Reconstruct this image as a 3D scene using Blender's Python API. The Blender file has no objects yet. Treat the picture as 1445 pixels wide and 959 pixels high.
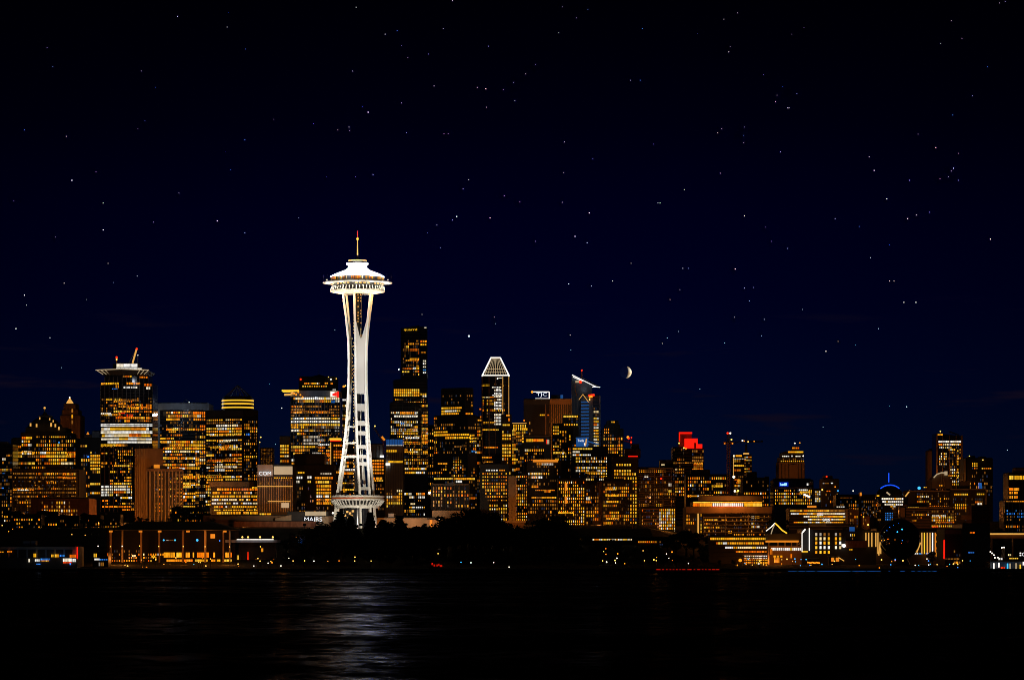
import bpy, bmesh, math, random
from mathutils import Vector, Matrix

rnd = random.Random(11)
K, CX, HY, CH = 4566.0, 722.5, 774.0, 12.0     # focal length, axis and horizon in photo pixels, camera height
S = bpy.context.scene
COL = S.collection

def X(px, Y): return (px - CX) / K * Y
def Z(py, Y): return CH + (HY - py) / K * Y
def M(d, Y): return d / K * Y                   # a size in photo pixels -> metres at distance Y

GP = [(-6000, -6), (1712, -6), (1716, .9), (1790, 3.2), (1900, 14), (2000, 24.5), (2600, 34), (4000, 45), (36000, 45)]      # the park slope
GQ = [(-6000, -6), (1712, -6), (1716, .9), (1790, 3.), (1950, 5), (2050, 9), (2200, 19), (2400, 29), (2600, 34), (4000, 45), (36000, 45)]   # the flat waterfront
def prof1(P, Y):
    for (a, za), (b, zb) in zip(P, P[1:]):
        if a <= Y <= b: return za + (zb - za) * (Y - a) / (b - a)
    return 45.
def ground(Y, x=0.):
    t = min(1, max(0, (x - 85) / 40)); return prof1(GP, Y) * (1 - t) + prof1(GQ, Y) * t

# ------------------------------------------------------------------ materials
MATS = {}
DIMP = .38           # share of the unlit windows that show a faint glimmer
def nodes(name):
    m = bpy.data.materials.new(name); m.use_nodes = True
    n, l = m.node_tree.nodes, m.node_tree.links
    return m, n, l, n['Principled BSDF']

def wall_mat(name, col, rough=.8, spec=.3, metal=0., var=.25, scale=.15):
    m, n, l, b = nodes(name)
    tc = n.new('ShaderNodeTexCoord'); mp = n.new('ShaderNodeMapping'); mp.inputs['Scale'].default_value = (1, 1, .3)
    nz = n.new('ShaderNodeTexNoise'); nz.inputs['Scale'].default_value = scale; nz.inputs['Detail'].default_value = 5
    mr = n.new('ShaderNodeMapRange'); mr.inputs['From Min'].default_value = .3; mr.inputs['From Max'].default_value = .7
    mr.inputs['To Min'].default_value = 1 - var; mr.inputs['To Max'].default_value = 1 + var
    mx = n.new('ShaderNodeVectorMath'); mx.operation = 'SCALE'; mx.inputs[0].default_value = col
    l.new(tc.outputs['Object'], mp.inputs[0]); l.new(mp.outputs[0], nz.inputs['Vector'])
    l.new(nz.outputs['Fac'], mr.inputs['Value']); l.new(mr.outputs[0], mx.inputs['Scale'])
    l.new(mx.outputs[0], b.inputs['Base Color'])
    b.inputs['Roughness'].default_value = rough; b.inputs['Specular IOR Level'].default_value = spec
    b.inputs['Metallic'].default_value = metal
    MATS[name] = m; return m

def emit_mat(name, col, s):
    m, n, l, b = nodes(name)
    b.inputs['Base Color'].default_value = (*(v * (.8 if name.startswith('star') else .25) for v in col), 1)
    b.inputs['Emission Color'].default_value = (*col, 1); b.inputs['Emission Strength'].default_value = s
    m.cycles.emission_sampling = 'NONE'
    MATS[name] = m; return m

wall_mat('dark_glass', (.018, .02, .026), .12, .5)
wall_mat('blue_glass', (.07, .11, .17), .25, .6)
wall_mat('grey_metal', (.22, .23, .25), .5, .4, .3)
wall_mat('concrete', (.36, .35, .33), .85)
wall_mat('pale_concrete', (.5, .48, .44), .85)
wall_mat('blue_concrete', (.3, .33, .38), .8)
wall_mat('brown_stone', (.3, .19, .11), .85)
wall_mat('dark_stone', (.07, .065, .06), .8)
wall_mat('black_steel', (.03, .03, .032), .5)
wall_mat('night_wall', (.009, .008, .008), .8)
wall_mat('brick', (.26, .12, .07), .9, var=.35, scale=.6)
wall_mat('beige', (.5, .38, .24), .85)
wall_mat('dark_roof', (.035, .033, .03), .9)
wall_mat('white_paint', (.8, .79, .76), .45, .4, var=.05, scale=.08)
wall_mat('orange_steel', (.5, .2, .04), .5)
wall_mat('red_steel', (.45, .05, .03), .5)
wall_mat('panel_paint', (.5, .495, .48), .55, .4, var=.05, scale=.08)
wall_mat('bark', (.05, .035, .025), .95)
wall_mat('leaf', (.03, .045, .018), .8, .2, var=.5, scale=.8)
wall_mat('needle_leaf', (.02, .036, .018), .8, .2, var=.5, scale=.8)
wall_mat('soil', (.022, .024, .016), .95, .1, var=.5, scale=.05)
wall_mat('asphalt', (.045, .045, .047), .9, .2)
wall_mat('sand_stone', (.24, .2, .15), .9)
wall_mat('gold', (.7, .4, .08), .35, .5, .6)

emit_mat('lamp_warm', (1, .55, .1), 2)
emit_mat('lamp_orange', (1, .27, .012), 1.6)
emit_mat('lamp_white', (1, .9, .75), 2.2)
emit_mat('lamp_red', (1, .03, .005), 1.4)
emit_mat('lamp_blue', (.03, .22, 1), 1.6)
emit_mat('lamp_cyan', (.05, .45, 1), 1.5)
emit_mat('tube_white', (1, .93, .84), 1.3)
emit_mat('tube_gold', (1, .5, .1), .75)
emit_mat('tube_yellow', (1, .55, .03), 1.1)
emit_mat('tube_red', (1, .012, .004), 1.2)
emit_mat('tube_sky', (.02, .16, .6), .28)
emit_mat('dim_red', (1, .02, .005), .45)
emit_mat('ember', (1, .14, .02), .16)
emit_mat('tube_blue', (.01, .09, 1), 1.1)
emit_mat('panel_cream', (.95, .72, .42), .42)
emit_mat('panel_blue', (.02, .14, .5), .45)
emit_mat('panel_orange', (1, .3, .02), .75)
emit_mat('letter_white', (.92, .96, 1), 1.0)
emit_mat('letter_yellow', (1, .55, .02), 1.1)
emit_mat('letter_blue', (.25, .5, 1), 3)
emit_mat('sign_dark_blue', (.0, .015, .35), .9)
emit_mat('star_white', (.9, .95, 1), 1.3)
emit_mat('star_warm', (1, .95, .82), 2.2)
emit_mat('star_blue', (.12, .4, 1), 1.5)

def window_mat():
    m, n, l, b = nodes('lit_window')
    at = n.new('ShaderNodeAttribute'); at.attribute_name = 'Col'; dim = n.new('ShaderNodeVectorMath'); dim.operation = 'SCALE'; dim.inputs['Scale'].default_value = .3     # blinds and furnishings behind the panes
    tc = n.new('ShaderNodeTexCoord'); mp = n.new('ShaderNodeMapping'); mp.inputs['Scale'].default_value = (.9, .9, .5)
    nz = n.new('ShaderNodeTexNoise'); nz.inputs['Scale'].default_value = .55; nz.inputs['Detail'].default_value = 3
    mr = n.new('ShaderNodeMapRange'); mr.inputs['From Min'].default_value = .33; mr.inputs['From Max'].default_value = .66
    mr.inputs['To Min'].default_value = .6; mr.inputs['To Max'].default_value = 1.2
    l.new(tc.outputs['Object'], mp.inputs[0]); l.new(mp.outputs[0], nz.inputs['Vector']); l.new(nz.outputs['Fac'], mr.inputs['Value'])
    l.new(at.outputs['Color'], b.inputs['Emission Color']); l.new(mr.outputs[0], b.inputs['Emission Strength'])
    l.new(at.outputs['Color'], dim.inputs[0]); l.new(dim.outputs[0], b.inputs['Base Color']); b.inputs['Roughness'].default_value = .15
    m.cycles.emission_sampling = 'NONE'
    MATS['lit_window'] = m
window_mat()

# ------------------------------------------------------------------ mesh builder
class MB:
    def __init__(s, o=(0, 0, 0)): s.v, s.f, s.c, s.o, s.smooth = [], [], [], o, False
    def add(s, vs, fs, col=None):
        k = len(s.v); s.v += [tuple(v) for v in vs]
        s.f += [tuple(i + k for i in f) for f in fs]; s.c += [col] * len(fs)
    def box(s, x0, x1, y0, y1, z0, z1):
        s.add([(x0, y0, z0), (x1, y0, z0), (x1, y1, z0), (x0, y1, z0), (x0, y0, z1), (x1, y0, z1), (x1, y1, z1), (x0, y1, z1)],
              [(0, 3, 2, 1), (4, 5, 6, 7), (0, 1, 5, 4), (1, 2, 6, 5), (2, 3, 7, 6), (3, 0, 4, 7)])
    def prism(s, pts, z0, z1):
        n = len(pts); zt = z1 if isinstance(z1, (list, tuple)) else [z1] * n; zb = z0 if isinstance(z0, (list, tuple)) else [z0] * n
        vs = [(p[0], p[1], zb[i]) for i, p in enumerate(pts)] + [(p[0], p[1], zt[i]) for i, p in enumerate(pts)]
        s.add(vs, [tuple(range(n - 1, -1, -1)), tuple(range(n, 2 * n))] + [(i, (i + 1) % n, n + (i + 1) % n, n + i) for i in range(n)])
    def bar(s, a, b, r, n=6, r2=None):
        a, b = Vector(a), Vector(b); d = (b - a)
        if d.length < 1e-6: return
        d.normalize(); u = d.orthogonal().normalized(); w = d.cross(u); r2 = r if r2 is None else r2
        vs = []
        for q, rr in ((a, r), (b, r2)):
            for i in range(n):
                t = 2 * math.pi * i / n + math.pi / n
                vs.append(q + (u * math.cos(t) + w * math.sin(t)) * rr)
        s.add(vs, [tuple(range(n - 1, -1, -1)), tuple(range(n, 2 * n))] + [(i, (i + 1) % n, n + (i + 1) % n, n + i) for i in range(n)])
    def lathe(s, c, prof, n=48, close=True, a0=0, a1=2 * math.pi):
        full = abs(a1 - a0 - 2 * math.pi) < 1e-6; m = n if full else n + 1; vs = []
        for r, z in prof:
            for i in range(m):
                t = a0 + (a1 - a0) * i / n; vs.append((c[0] + r * math.cos(t), c[1] + r * math.sin(t), c[2] + z))
        fs = []
        for j in range(len(prof) - 1):
            for i in range(n):
                k = (i + 1) % m if full else i + 1
                fs.append((j * m + i, j * m + k, (j + 1) * m + k, (j + 1) * m + i))
        s.add(vs, fs)
    def ball(s, c, r, n=10):
        s.lathe(c, [(max(r * math.sin(math.pi * i / n), 1e-3), -r * math.cos(math.pi * i / n)) for i in range(n + 1)], n * 2)
    def build(s, name, mat, parent=None, stuff=False):
        me = bpy.data.meshes.new(name); ox, oy, oz = s.o
        me.from_pydata([(v[0] - ox, v[1] - oy, v[2] - oz) for v in s.v], [], s.f)
        me.materials.append(MATS[mat] if isinstance(mat, str) else mat)
        if any(c is not None for c in s.c):
            ca = me.color_attributes.new('Col', 'FLOAT_COLOR', 'CORNER'); arr = []
            for p, c in zip(me.polygons, s.c): arr += list((*(c or (0, 0, 0)), 1.0)) * p.loop_total
            ca.data.foreach_set('color', arr)
        if s.smooth:
            me.polygons.foreach_set('use_smooth', [True] * len(me.polygons)); me.update()
        o = bpy.data.objects.new(name, me); COL.objects.link(o)
        if parent is not None: o.parent = parent
        else: o.location = s.o
        if stuff: o['kind'] = 'stuff'
        return o

def empty(name, loc, label, cat, group=None):
    e = bpy.data.objects.new(name, None); COL.objects.link(e); e.location = loc; e.empty_display_size = 1
    e['label'] = label; e['category'] = cat
    if group: e['group'] = group
    return e
def tag(o, label, cat, group=None):
    o['label'] = label; o['category'] = cat
    if group: o['group'] = group
    return o
def struct(name, mb, mat):
    o = mb.build(name, mat); o['kind'] = 'structure'; return o
def copy_tree(o, parent=None):
    c = o.copy(); COL.objects.link(c); c.parent = parent
    for ch in o.children: copy_tree(ch, c)
    return c

# ------------------------------------------------------------------ palettes
P_O = [(1, .30, .008), (1, .22, .004), (.75, .13, .002), (1, .35, .015)]
P_Y = [(1, .47, .012), (1, .38, .01), (1, .58, .05)]
P_W = [(1, .74, .36), (1, .88, .66), (1, .96, .88)]
P_D = [(.22, .08, .01), (.32, .12, .012), (.16, .06, .01)]
P_B = [(.02, .16, .6), (.05, .35, 1)]
P_R = [(1, .03, .004), (.9, .07, .008)]
P_G = [(.30, .26, .22), (.42, .34, .24)]
MIX = {'o': [(P_O, 6), (P_Y, 3), (P_D, 3), (P_W, .3)], 'y': [(P_O, 3.5), (P_Y, 5), (P_W, 1), (P_D, 1)], 'w': [(P_W, 6), (P_Y, 2.2), (P_O, .5)],
       'n': [(P_D, 5), (P_O, .5), ([(.09, .035, .006), (.05, .03, .015), (.02, .025, .04), (.012, .02, .05)], 5)], 'd': [(P_D, 7), (P_O, 2)], 'b': [(P_B, 1)], 'r': [(P_R, 1)], 'm': [(P_O, 5), (P_Y, 4), (P_W, 1), (P_D, 2)],
       'W': [(P_W[1:], 1)], 'Y': [(P_Y, 1)], 'O': [(P_O, 1)], 'g': [(P_G, 4), (P_D, 2), (P_Y, .5)], 'c': [(P_W, 3), (P_Y, 3), (P_O, 1)],
       'x': [(P_O, 3), (P_Y, 3), (P_W, 1.6), (P_D, 3), (P_B, .12)]}
def pick(mix, r):
    e = MIX[mix]; t = r.random() * sum(w for _, w in e)
    for p, w in e:
        t -= w
        if t <= 0: break
    c = r.choice(p); return c

# ------------------------------------------------------------------ footprints
def box(x0, x1, d=30): return dict(front=[(x0, 0), (x1, 0)], d=d)
def rot(x0, xc, x1, k=.7, d=0): return dict(front=[(x0, k * (xc - x0)), (xc, 0), (x1, k * (x1 - xc))], d=d, para=True)   # dY given in px units
def arc(x0, x1, bul=.3, n=12, a=75, d=25):
    m, h = (x0 + x1) / 2, (x1 - x0) / 2; fr = []
    for i in range(n + 1):
        t = math.radians(-a + 2 * a * i / n)
        fr.append((m + h * math.sin(t) / math.sin(math.radians(a)), h * bul * (1 - math.cos(t)) / (1 - math.cos(math.radians(a)))))
    return dict(front=fr, d=d)
def cham(x0, x1, c, d=30): return dict(front=[(x0, c), (x0 + c, 0), (x1 - c, 0), (x1, c)], d=d)   # chamfered corners

class Tier:
    def __init__(t, Y, shape, dy=0):
        t.Y = Y; pu = Y / K
        t.pf = [(p, dy + d * pu) for p, d in shape['front']]
        t.fr = [(X(p, Y + d), Y + d) for p, d in t.pf]
        if shape.get('para'):
            a, b, c = t.fr; t.re = [(a[0] + c[0] - b[0], a[1] + c[1] - b[1])]
        else:
            y = max(q[1] for q in t.fr) + shape['d']; t.re = [(t.fr[-1][0], y), (t.fr[0][0], y)]
        t.poly = t.fr + t.re
    def at(t, px, off=0.):
        p = t.pf; i = 0
        while i < len(p) - 2 and px > p[i + 1][0]: i += 1
        u = (px - p[i][0]) / max(p[i + 1][0] - p[i][0], 1e-6)
        a, b = t.fr[i], t.fr[i + 1]; dx, dy = b[0] - a[0], b[1] - a[1]; L = math.hypot(dx, dy)
        return (a[0] + dx * u + dy / L * off, a[1] + dy * u - dx / L * off)
    def cuts(t, a, b): return [a] + [p for p, _ in t.pf[1:-1] if a + .05 < p < b - .05] + [b]
    def x0(t): return t.pf[0][0]
    def x1(t): return t.pf[-1][0]

def strip(mb, t, a, b, y0, y1, th, col=None):
    """a band along the front outline from pixel a to b, y0 top, y1 bottom, standing th metres proud"""
    z1, z0 = Z(y0, t.Y), Z(y1, t.Y); cs = t.cuts(a, b); vs = []
    for c in cs:
        e = 1e-3 if c == cs[0] else (-1e-3 if c == cs[-1] else 0)
        p, q = t.at(c + e, th), t.at(c + e, 0)
        vs += [(p[0], p[1], z0), (p[0], p[1], z1), (q[0], q[1], z0), (q[0], q[1], z1)]
    fs = []; n = len(cs)
    for i in range(n - 1):
        k, j = i * 4, i * 4 + 4
        fs += [(k, j, j + 1, k + 1), (k + 1, j + 1, j + 3, k + 3), (k, k + 2, j + 2, j)]
    e = (n - 1) * 4
    fs += [(0, 1, 3, 2), (e, e + 2, e + 3, e + 1)]
    mb.add(vs, fs, col)

class Bld:
    def __init__(b, name, label, Y, cx, cat='skyscraper', group=None, base=None):
        b.Y = Y; b.o = (X(cx, Y), Y, (ground(Y, X(cx, Y)) - .5) if base is None else base); b.tiers = []
        b.e = empty(name, b.o, label, cat, group); b.wins = []; b.r = random.Random(sum(ord(c) for c in label) * 7 + int(cx))
    def mb(b): return MB(b.o)
    def tier(b, shape, y0, y1=None, wall='dark_glass', dy=0, top=None, part='wall', roof=True):
        t = Tier(b.Y, shape, dy); zb = b.o[2] if y1 is None else Z(y1, b.Y)
        m = b.mb(); zt = Z(y0, b.Y)
        if top:        # slanted roof: (py at x0, py at x1)
            xs = [p[0] for p in t.poly]; lo, hi = min(xs), max(xs)
            zt = [Z(top[0] + (top[1] - top[0]) * (x - lo) / (hi - lo), b.Y) for x in xs]
        m.prism(t.poly, zb, zt); m.build(part, wall, b.e)
        if roof and not top:
            c = (sum(p[0] for p in t.poly) / len(t.poly), sum(p[1] for p in t.poly) / len(t.poly))
            q = [(c[0] + (p[0] - c[0]) * .96, c[1] + (p[1] - c[1]) * .96) for p in t.poly]
            m = b.mb(); m.prism(q, zt + .02, zt + .5); m.build('roof', 'dark_roof', b.e)
        b.t = t; b.tiers.append((t, min(y0, *(top or (y0,))), 2000 if y1 is None else y1)); return t
    def pick(b, a, z, y):
        best = None; c = (a + z) / 2
        for t, y0, y1 in b.tiers:
            if y0 - .6 <= y <= y1 + .3 and t.x0() - 1 <= c <= t.x1() + 1:
                q = t.at(min(max(c, t.x0()), t.x1()))[1]
                if best is None or q < best[0]: best = (q, t)
        return best[1] if best else b.t
    def fins(b, y0, y1, pitch, w=.8, mat='grey_metal', th=.6, a=None, z=None, t=None, sep=False):
        t = t or b.t; a = t.x0() if a is None else a; z = t.x1() if z is None else z; m = b.mb(); n = max(1, round((z - a) / pitch))
        for i in range(n + 1):
            c = a + (z - a) * i / n
            c0, c1 = max(a, c - w / 2), min(z, c + w / 2)
            strip(m, t, c0, c1, y0, y1, th)
            if sep: m.build('rib', mat, b.e); m = b.mb()
        if not sep: m.build('mullion', mat, b.e)
    def bands(b, y0, y1, pitch, h=1., mat='black_steel', th=.5, a=None, z=None, t=None):
        t = t or b.t; a = t.x0() if a is None else a; z = t.x1() if z is None else z; m = b.mb(); n = max(1, round((y1 - y0) / pitch))
        for i in range(n + 1):
            y = y0 + (y1 - y0) * i / n
            strip(m, t, a, z, y - h / 2, y + h / 2, th)
        m.build('cladding', mat, b.e)
    def band(b, y0, y1, mat, th=.8, a=None, z=None, name='cornice', t=None):
        t = t or b.t; m = b.mb(); strip(m, t, t.x0() if a is None else a, t.x1() if z is None else z, y0, y1, th); return m.build(name, mat, b.e)
    def row(b, a, z, y, h=2.6, pal='y', cw=3.2, gap=.26, k=1., t=None, th=.2):
        """one ribbon of lit panes"""
        t = t or b.pick(a, z, y); r = b.r; b.n = getattr(b, 'n', 0) + 1; th = th + (b.n % 60) * .008; a = max(a, t.x0() + .2); z = min(z, t.x1() - .2)
        if z - a < .6: return
        n = max(1, round((z - a) / cw)); w = (z - a) / n; vs, fs, cs = [], [], []
        z1, z0 = Z(y - h / 2, t.Y), Z(y + h / 2, t.Y); last = pick(pal, r)
        def cut(p): q = t.at(p, th); vs.append((q[0], q[1], z0)); vs.append((q[0], q[1], z1))
        for i in range(n):
            if r.random() < .45: last = pick(pal, r)
            g = r.uniform(.6, 1.7) * k
            cut(a + (i + gap / 2) * w); cut(a + (i + 1 - gap / 2) * w)
            q_ = max(1., max(last) * g / 1.02); cs.append(tuple(v * g / q_ for v in last))
            if i < n - 1: cs.append((.004, .003, .002))
        m = len(vs) // 2
        for i in range(m - 1): fs.append((i * 2, i * 2 + 2, i * 2 + 3, i * 2 + 1))
        b.wins.append(((z - a) * h, vs, fs, cs))
    def lit(b, a, z, y0, y1, fl=4.5, cw=3.2, p=.6, pal='m', mode='r', hf=.62, gap=.27, rowp=.85, stick=.72, k=1., t=None, th=.2):
        """a grid of storeys: lit cells, joined into ribbons (mode r) or single windows (mode c)"""
        t0 = t; t = t or b.pick(a, z, (y0 + y1) / 2); r = b.r; nr = max(1, round((y1 - y0) / fl)); fl = (y1 - y0) / nr
        brk = [q for q, _ in t.pf[1:-1]] if len(t.pf) <= 4 else []
        n = max(1, round((z - a) / cw)); cw = (z - a) / n
        for j in range(nr):
            d = min(1., p * r.choice([.5, .95, 1.3, 1.6])) if r.random() < rowp else .04; y = y0 + (j + .5) * fl; st = r.random() < d; run = []
            for i in range(n + 1):
                on = False
                if i < n:
                    if r.random() > stick: st = r.random() < d
                    on = st
                x = a + i * cw
                hit = any(x < q < x + cw for q in brk)
                if not on and i < n and not hit and r.random() < DIMP:
                    x_ = x + cw * gap; b.row(x_, x + cw - cw * gap, y, fl * hf, 'n', cw, 0, 1., t0, th)
                if on and not hit:
                    run.append(i)
                    if mode == 'r' and len(run) < 14 and not (run and r.random() < .06): continue
                if run:
                    if mode == 'r': b.row(a + run[0] * cw + cw * gap * .5, a + (run[-1] + 1) * cw - cw * gap * .5, y, fl * hf, pal, cw, gap, k, t0, th)
                    else:
                        for q in run: b.row(a + q * cw + cw * gap, a + (q + 1) * cw - cw * gap, y, fl * hf, pal, cw, 0, k, t0, th)
                    run = []
    def box(b, px0, px1, y0, y1, mat, name, dy=0., d=8., parent=None):
        Y = b.Y + dy; m = b.mb(); m.box(X(px0, Y), X(px1, Y), Y, Y + d, Z(y1, Y), Z(y0, Y)); return m.build(name, mat, parent or b.e)
    def plant(b, px0, px1, y0, y1): return b.box(px0, px1, y0, y1 + .5, 'dark_stone', 'plant_room', 6, 14)
    def mast(b, px, y0, y1, r=.35, mat='grey_metal', dy=8, name='antenna'):
        m = b.mb(); Y = b.Y + dy; m.bar((X(px, Y), Y, Z(y1, Y)), (X(px, Y), Y, Z(y0, Y)), r, 6, r * .5); return m.build(name, mat, b.e)
    def lamp(b, px, py, r=.9, mat='lamp_red', dy=-1., name='warning_lamp'):
        m = b.mb(); Y = b.Y + dy; m.ball((X(px, Y), Y, Z(py, Y)), r * .72, 6); m.smooth = True; return m.build(name, mat, b.e)
    def bar(b, pts, r, mat, name, dy=0., n=5):
        m = b.mb()
        for (p, q) in zip(pts, pts[1:]):
            ya, yb = b.Y + dy + (p[2] if len(p) > 2 else 0), b.Y + dy + (q[2] if len(q) > 2 else 0)
            m.bar((X(p[0], ya), ya, Z(p[1], ya)), (X(q[0], yb), yb, Z(q[1], yb)), r, n)
        return m.build(name, mat, b.e)
    def done(b):
        b.wins.sort(key=lambda w: -w[0])
        for _, vs, fs, cs in b.wins[:99]:
            m = b.mb(); m.v, m.f, m.c = vs, fs, cs; m.build('window', 'lit_window', b.e)
        if len(b.wins) > 99:
            m = b.mb()
            for _, vs, fs, cs in b.wins[99:]:
                k = len(m.v); m.v += vs; m.f += [tuple(i + k for i in f) for f in fs]; m.c += cs
            m.build('window', 'lit_window', b.e, stuff=True)
        return b.e

def text_mesh(body, name, mat, parent, loc, w, h, depth=.15, org=(0, 0, 0), top=False):
    cu = bpy.data.curves.new(name, 'FONT'); cu.body = body; cu.extrude = .02
    o = bpy.data.objects.new(name, cu); COL.objects.link(o)
    dg = bpy.context.evaluated_depsgraph_get(); me = bpy.data.meshes.new_from_object(o.evaluated_get(dg))
    bpy.data.objects.remove(o); bpy.data.curves.remove(cu)
    xs = [v.co.x for v in me.vertices]; ys = [v.co.y for v in me.vertices]
    x0, x1, y0, y1 = min(xs), max(xs), min(ys), max(ys)
    for v in me.vertices:
        c = v.co.copy()
        v.co = (loc[0] - org[0] + (c.x - x0) / (x1 - x0) * w, loc[1] - org[1] - c.z / .02 * depth, loc[2] - org[2] + (c.y - y0) / (y1 - y0) * h)
    me.name = name; me.materials.clear(); me.materials.append(MATS[mat])
    o = bpy.data.objects.new(name, me); COL.objects.link(o); o.parent = parent
    return o
def sign_text(b, body, px0, px1, y0, y1, mat, dy=-1., name='sign_lettering', parent=None):
    Y = b.Y + dy
    return text_mesh(body, name, mat, parent or b.e, (X(px0, Y), Y, Z(y1, Y)), M(px1 - px0, Y), M(y1 - y0, Y), .15, b.o)

def glow(px, py, Y, power, col=(1, .42, .1), r=1.2, name='street_glow'):
    l = bpy.data.lights.new(name, 'POINT'); l.energy = power; l.color = col; l.shadow_soft_size = r
    o = bpy.data.objects.new(name, l); COL.objects.link(o); o.location = (X(px, Y), Y, Z(py, Y)); return o
def spot(loc, target, power, angle, col=(1, .9, .75), blend=.5, r=.6, name='floodlight'):
    l = bpy.data.lights.new(name, 'SPOT'); l.energy = power; l.color = col; l.spot_size = math.radians(angle); l.spot_blend = blend; l.shadow_soft_size = r
    o = bpy.data.objects.new(name, l); COL.objects.link(o); o.location = loc
    o.rotation_euler = (Vector(target) - Vector(loc)).to_track_quat('-Z', 'Y').to_euler(); return o
WB1, WB2, WSP, WRO, DUSK, FLOOD, BAY = .28, 1.0, .05, .21, .003, .85, 360e3
# ================================================================== towers of the skyline, from the far end of the waterfront onwards
G_BACK, G_LOW = 'towers of the downtown skyline', 'low buildings on the hill above the water'

# --- edge block with blue dots
b = Bld('office_tower', 'dark edge tower with small blue and white lights, beside the domed tower', 2700, 9, 'office tower', G_BACK)
b.tier(box(-14, 18), 627); b.bands(632, 760, 6); b.plant(-2, 10, 623, 627)
b.lit(0, 17, 640, 700, 5, 3, .22, 'c', 'c'); b.lit(2, 17, 690, 745, 5, 3, .2, 'o', 'c')
b.row(2, 6, 688, 2, 'b'); b.row(3, 7, 668, 2, 'b'); b.done()

# --- domed tower
b = Bld('domed_tower', 'dark stepped tower with a sloping dome roof and a gold ball finial', 2850, 63, 'tower', G_BACK)
b.tier(box(16, 108, 40), 618, wall='dark_stone'); b.fins(620, 700, 5.8, .7, 'dark_stone')
t2 = b.tier(box(29, 100, 36), 610, 619, 'dark_stone', 3); b.tier(box(36, 94, 32), 603, 611, 'dark_stone', 6)
m = b.mb(); Yd = b.Y + 22
m.lathe((X(63.5, Yd), Yd, Z(604, Yd)), [(M(26, Yd), 0), (M(23, Yd), M(5, Yd)), (M(15, Yd), M(12, Yd)), (M(8, Yd), M(15.5, Yd)), (M(8, Yd), M(18, Yd)), (M(3.5, Yd), M(19, Yd)), (M(2.2, Yd), M(22, Yd)), (.2, M(23, Yd))], 8)
dome = m.build('dome', 'dark_stone', b.e)
m = b.mb(); m.bar((X(63, Yd), Yd, Z(584, Yd)), (X(63, Yd), Yd, Z(576, Yd)), .5); m.build('finial', 'gold', b.e)
m = b.mb(); m.ball((X(63, Yd), Yd, Z(575.3, Yd)), 1.05, 6); m.build('finial_lamp', 'tube_gold', b.e)
for px, py, s in ((51.5, 600, 1), (56, 590, .7), (70, 591, .7), (72, 599, 1.2), (78, 600, 1), (83, 604, 1), (43, 599, 1), (75, 594, .7)):
    Yw = b.Y - 1; o = b.box(px - s, px + s, py - 2.2 * s, py + 2.2 * s, 'tube_gold', 'dormer_light', 0, 1)
b.box(54, 73, 586.5, 588, 'grey_metal', 'cornice', 16, 10); b.lit(30, 46, 615, 640, 5, 3, .9, 'w'); b.row(17, 30, 630, 3, 'O')
b.lit(17, 107, 636, 656, 4.9, 3, .75, 'y'); b.lit(48, 107, 614, 636, 5, 3, .3, 'o', 'c'); b.row(94, 107, 640.5, 2.8, 'y'); b.row(82, 85, 624, 2.5, 'b'); b.row(31, 48, 639.5, 3, 'w')
b.lit(17, 107, 657, 720, 5, 3, .3, 'o', 'c'); b.done()
b = Bld('office_block', 'broad dim office block with rows of fine brown windows below the domed tower', 2450, 62, 'office block', G_BACK)
b.tier(box(17, 112, 40), 662, wall='dark_stone'); b.bands(666, 735, 5.7, 1.2, 'dark_stone'); b.fins(664, 735, 6, .7, 'dark_stone'); b.box(64, 92, 656, 663, 'dark_stone', 'plant_room', 6, 14)
b.lit(18, 108, 665, 708, 5.6, 2.6, .55, 'd', 'c', .42, .2); b.row(18, 48, 690.5, 2.6, 'y'); b.row(88, 107, 668.5, 2.6, 'y'); b.row(88, 107, 674, 2.4, 'O')
b.lit(45, 80, 665, 690, 5.6, 2.8, .45, 'o', 'c', .5); b.lit(20, 110, 706, 735, 5, 3.4, .3, 'o', 'c'); b.done()
b = Bld('brick_block', 'low dark brick block with one red cornice line below the dim office block', 2300, 84, 'building', G_LOW)
b.tier(box(44, 126, 40), 703, wall='brick'); b.band(703, 704.2, 'orange_steel', .7, 64, 112); b.lit(58, 110, 706, 740, 5.5, 3.4, .3, 'y', 'c', .6); b.done()
# --- slender tower with gold cap
b = Bld('spire_tower', 'slender brown stone tower stepping up to a glowing gold cap', 3000, 99, 'tower', G_BACK)
b.tier(box(85, 113.5, 30), 586, wall='brown_stone'); b.fins(588, 660, 4.6, 1.2, 'brown_stone', 1)
b.tier(box(87, 110, 26), 578, 587, 'brown_stone', 2); b.tier(box(90, 107, 22), 569.5, 579, 'brown_stone', 4); b.fins(571, 586, 4.2, 1, 'brown_stone', .8)
m = b.mb(); Yd = b.Y + 14
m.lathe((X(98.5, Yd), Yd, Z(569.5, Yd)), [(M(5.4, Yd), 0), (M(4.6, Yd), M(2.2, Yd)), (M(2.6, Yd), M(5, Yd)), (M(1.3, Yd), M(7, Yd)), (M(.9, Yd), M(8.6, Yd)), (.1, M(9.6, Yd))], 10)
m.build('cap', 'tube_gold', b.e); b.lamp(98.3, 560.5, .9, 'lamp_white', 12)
b.lit(100, 104, 575, 640, 8, 3, .6, 'o', 'c'); b.lit(95, 106, 625, 650, 5, 3, .4, 'y', 'c'); b.done()
b = Bld('lantern_block', 'dark block with a small lit lantern roof beside the gold-capped tower', 2750, 128, 'office block', G_BACK)
b.tier(box(113, 142, 30), 618, wall='dark_stone'); b.tier(box(130, 141, 16), 608, 619, 'blue_concrete', 4); b.tier(box(119, 129, 12), 613.5, 619, 'brown_stone', 2)
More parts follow.
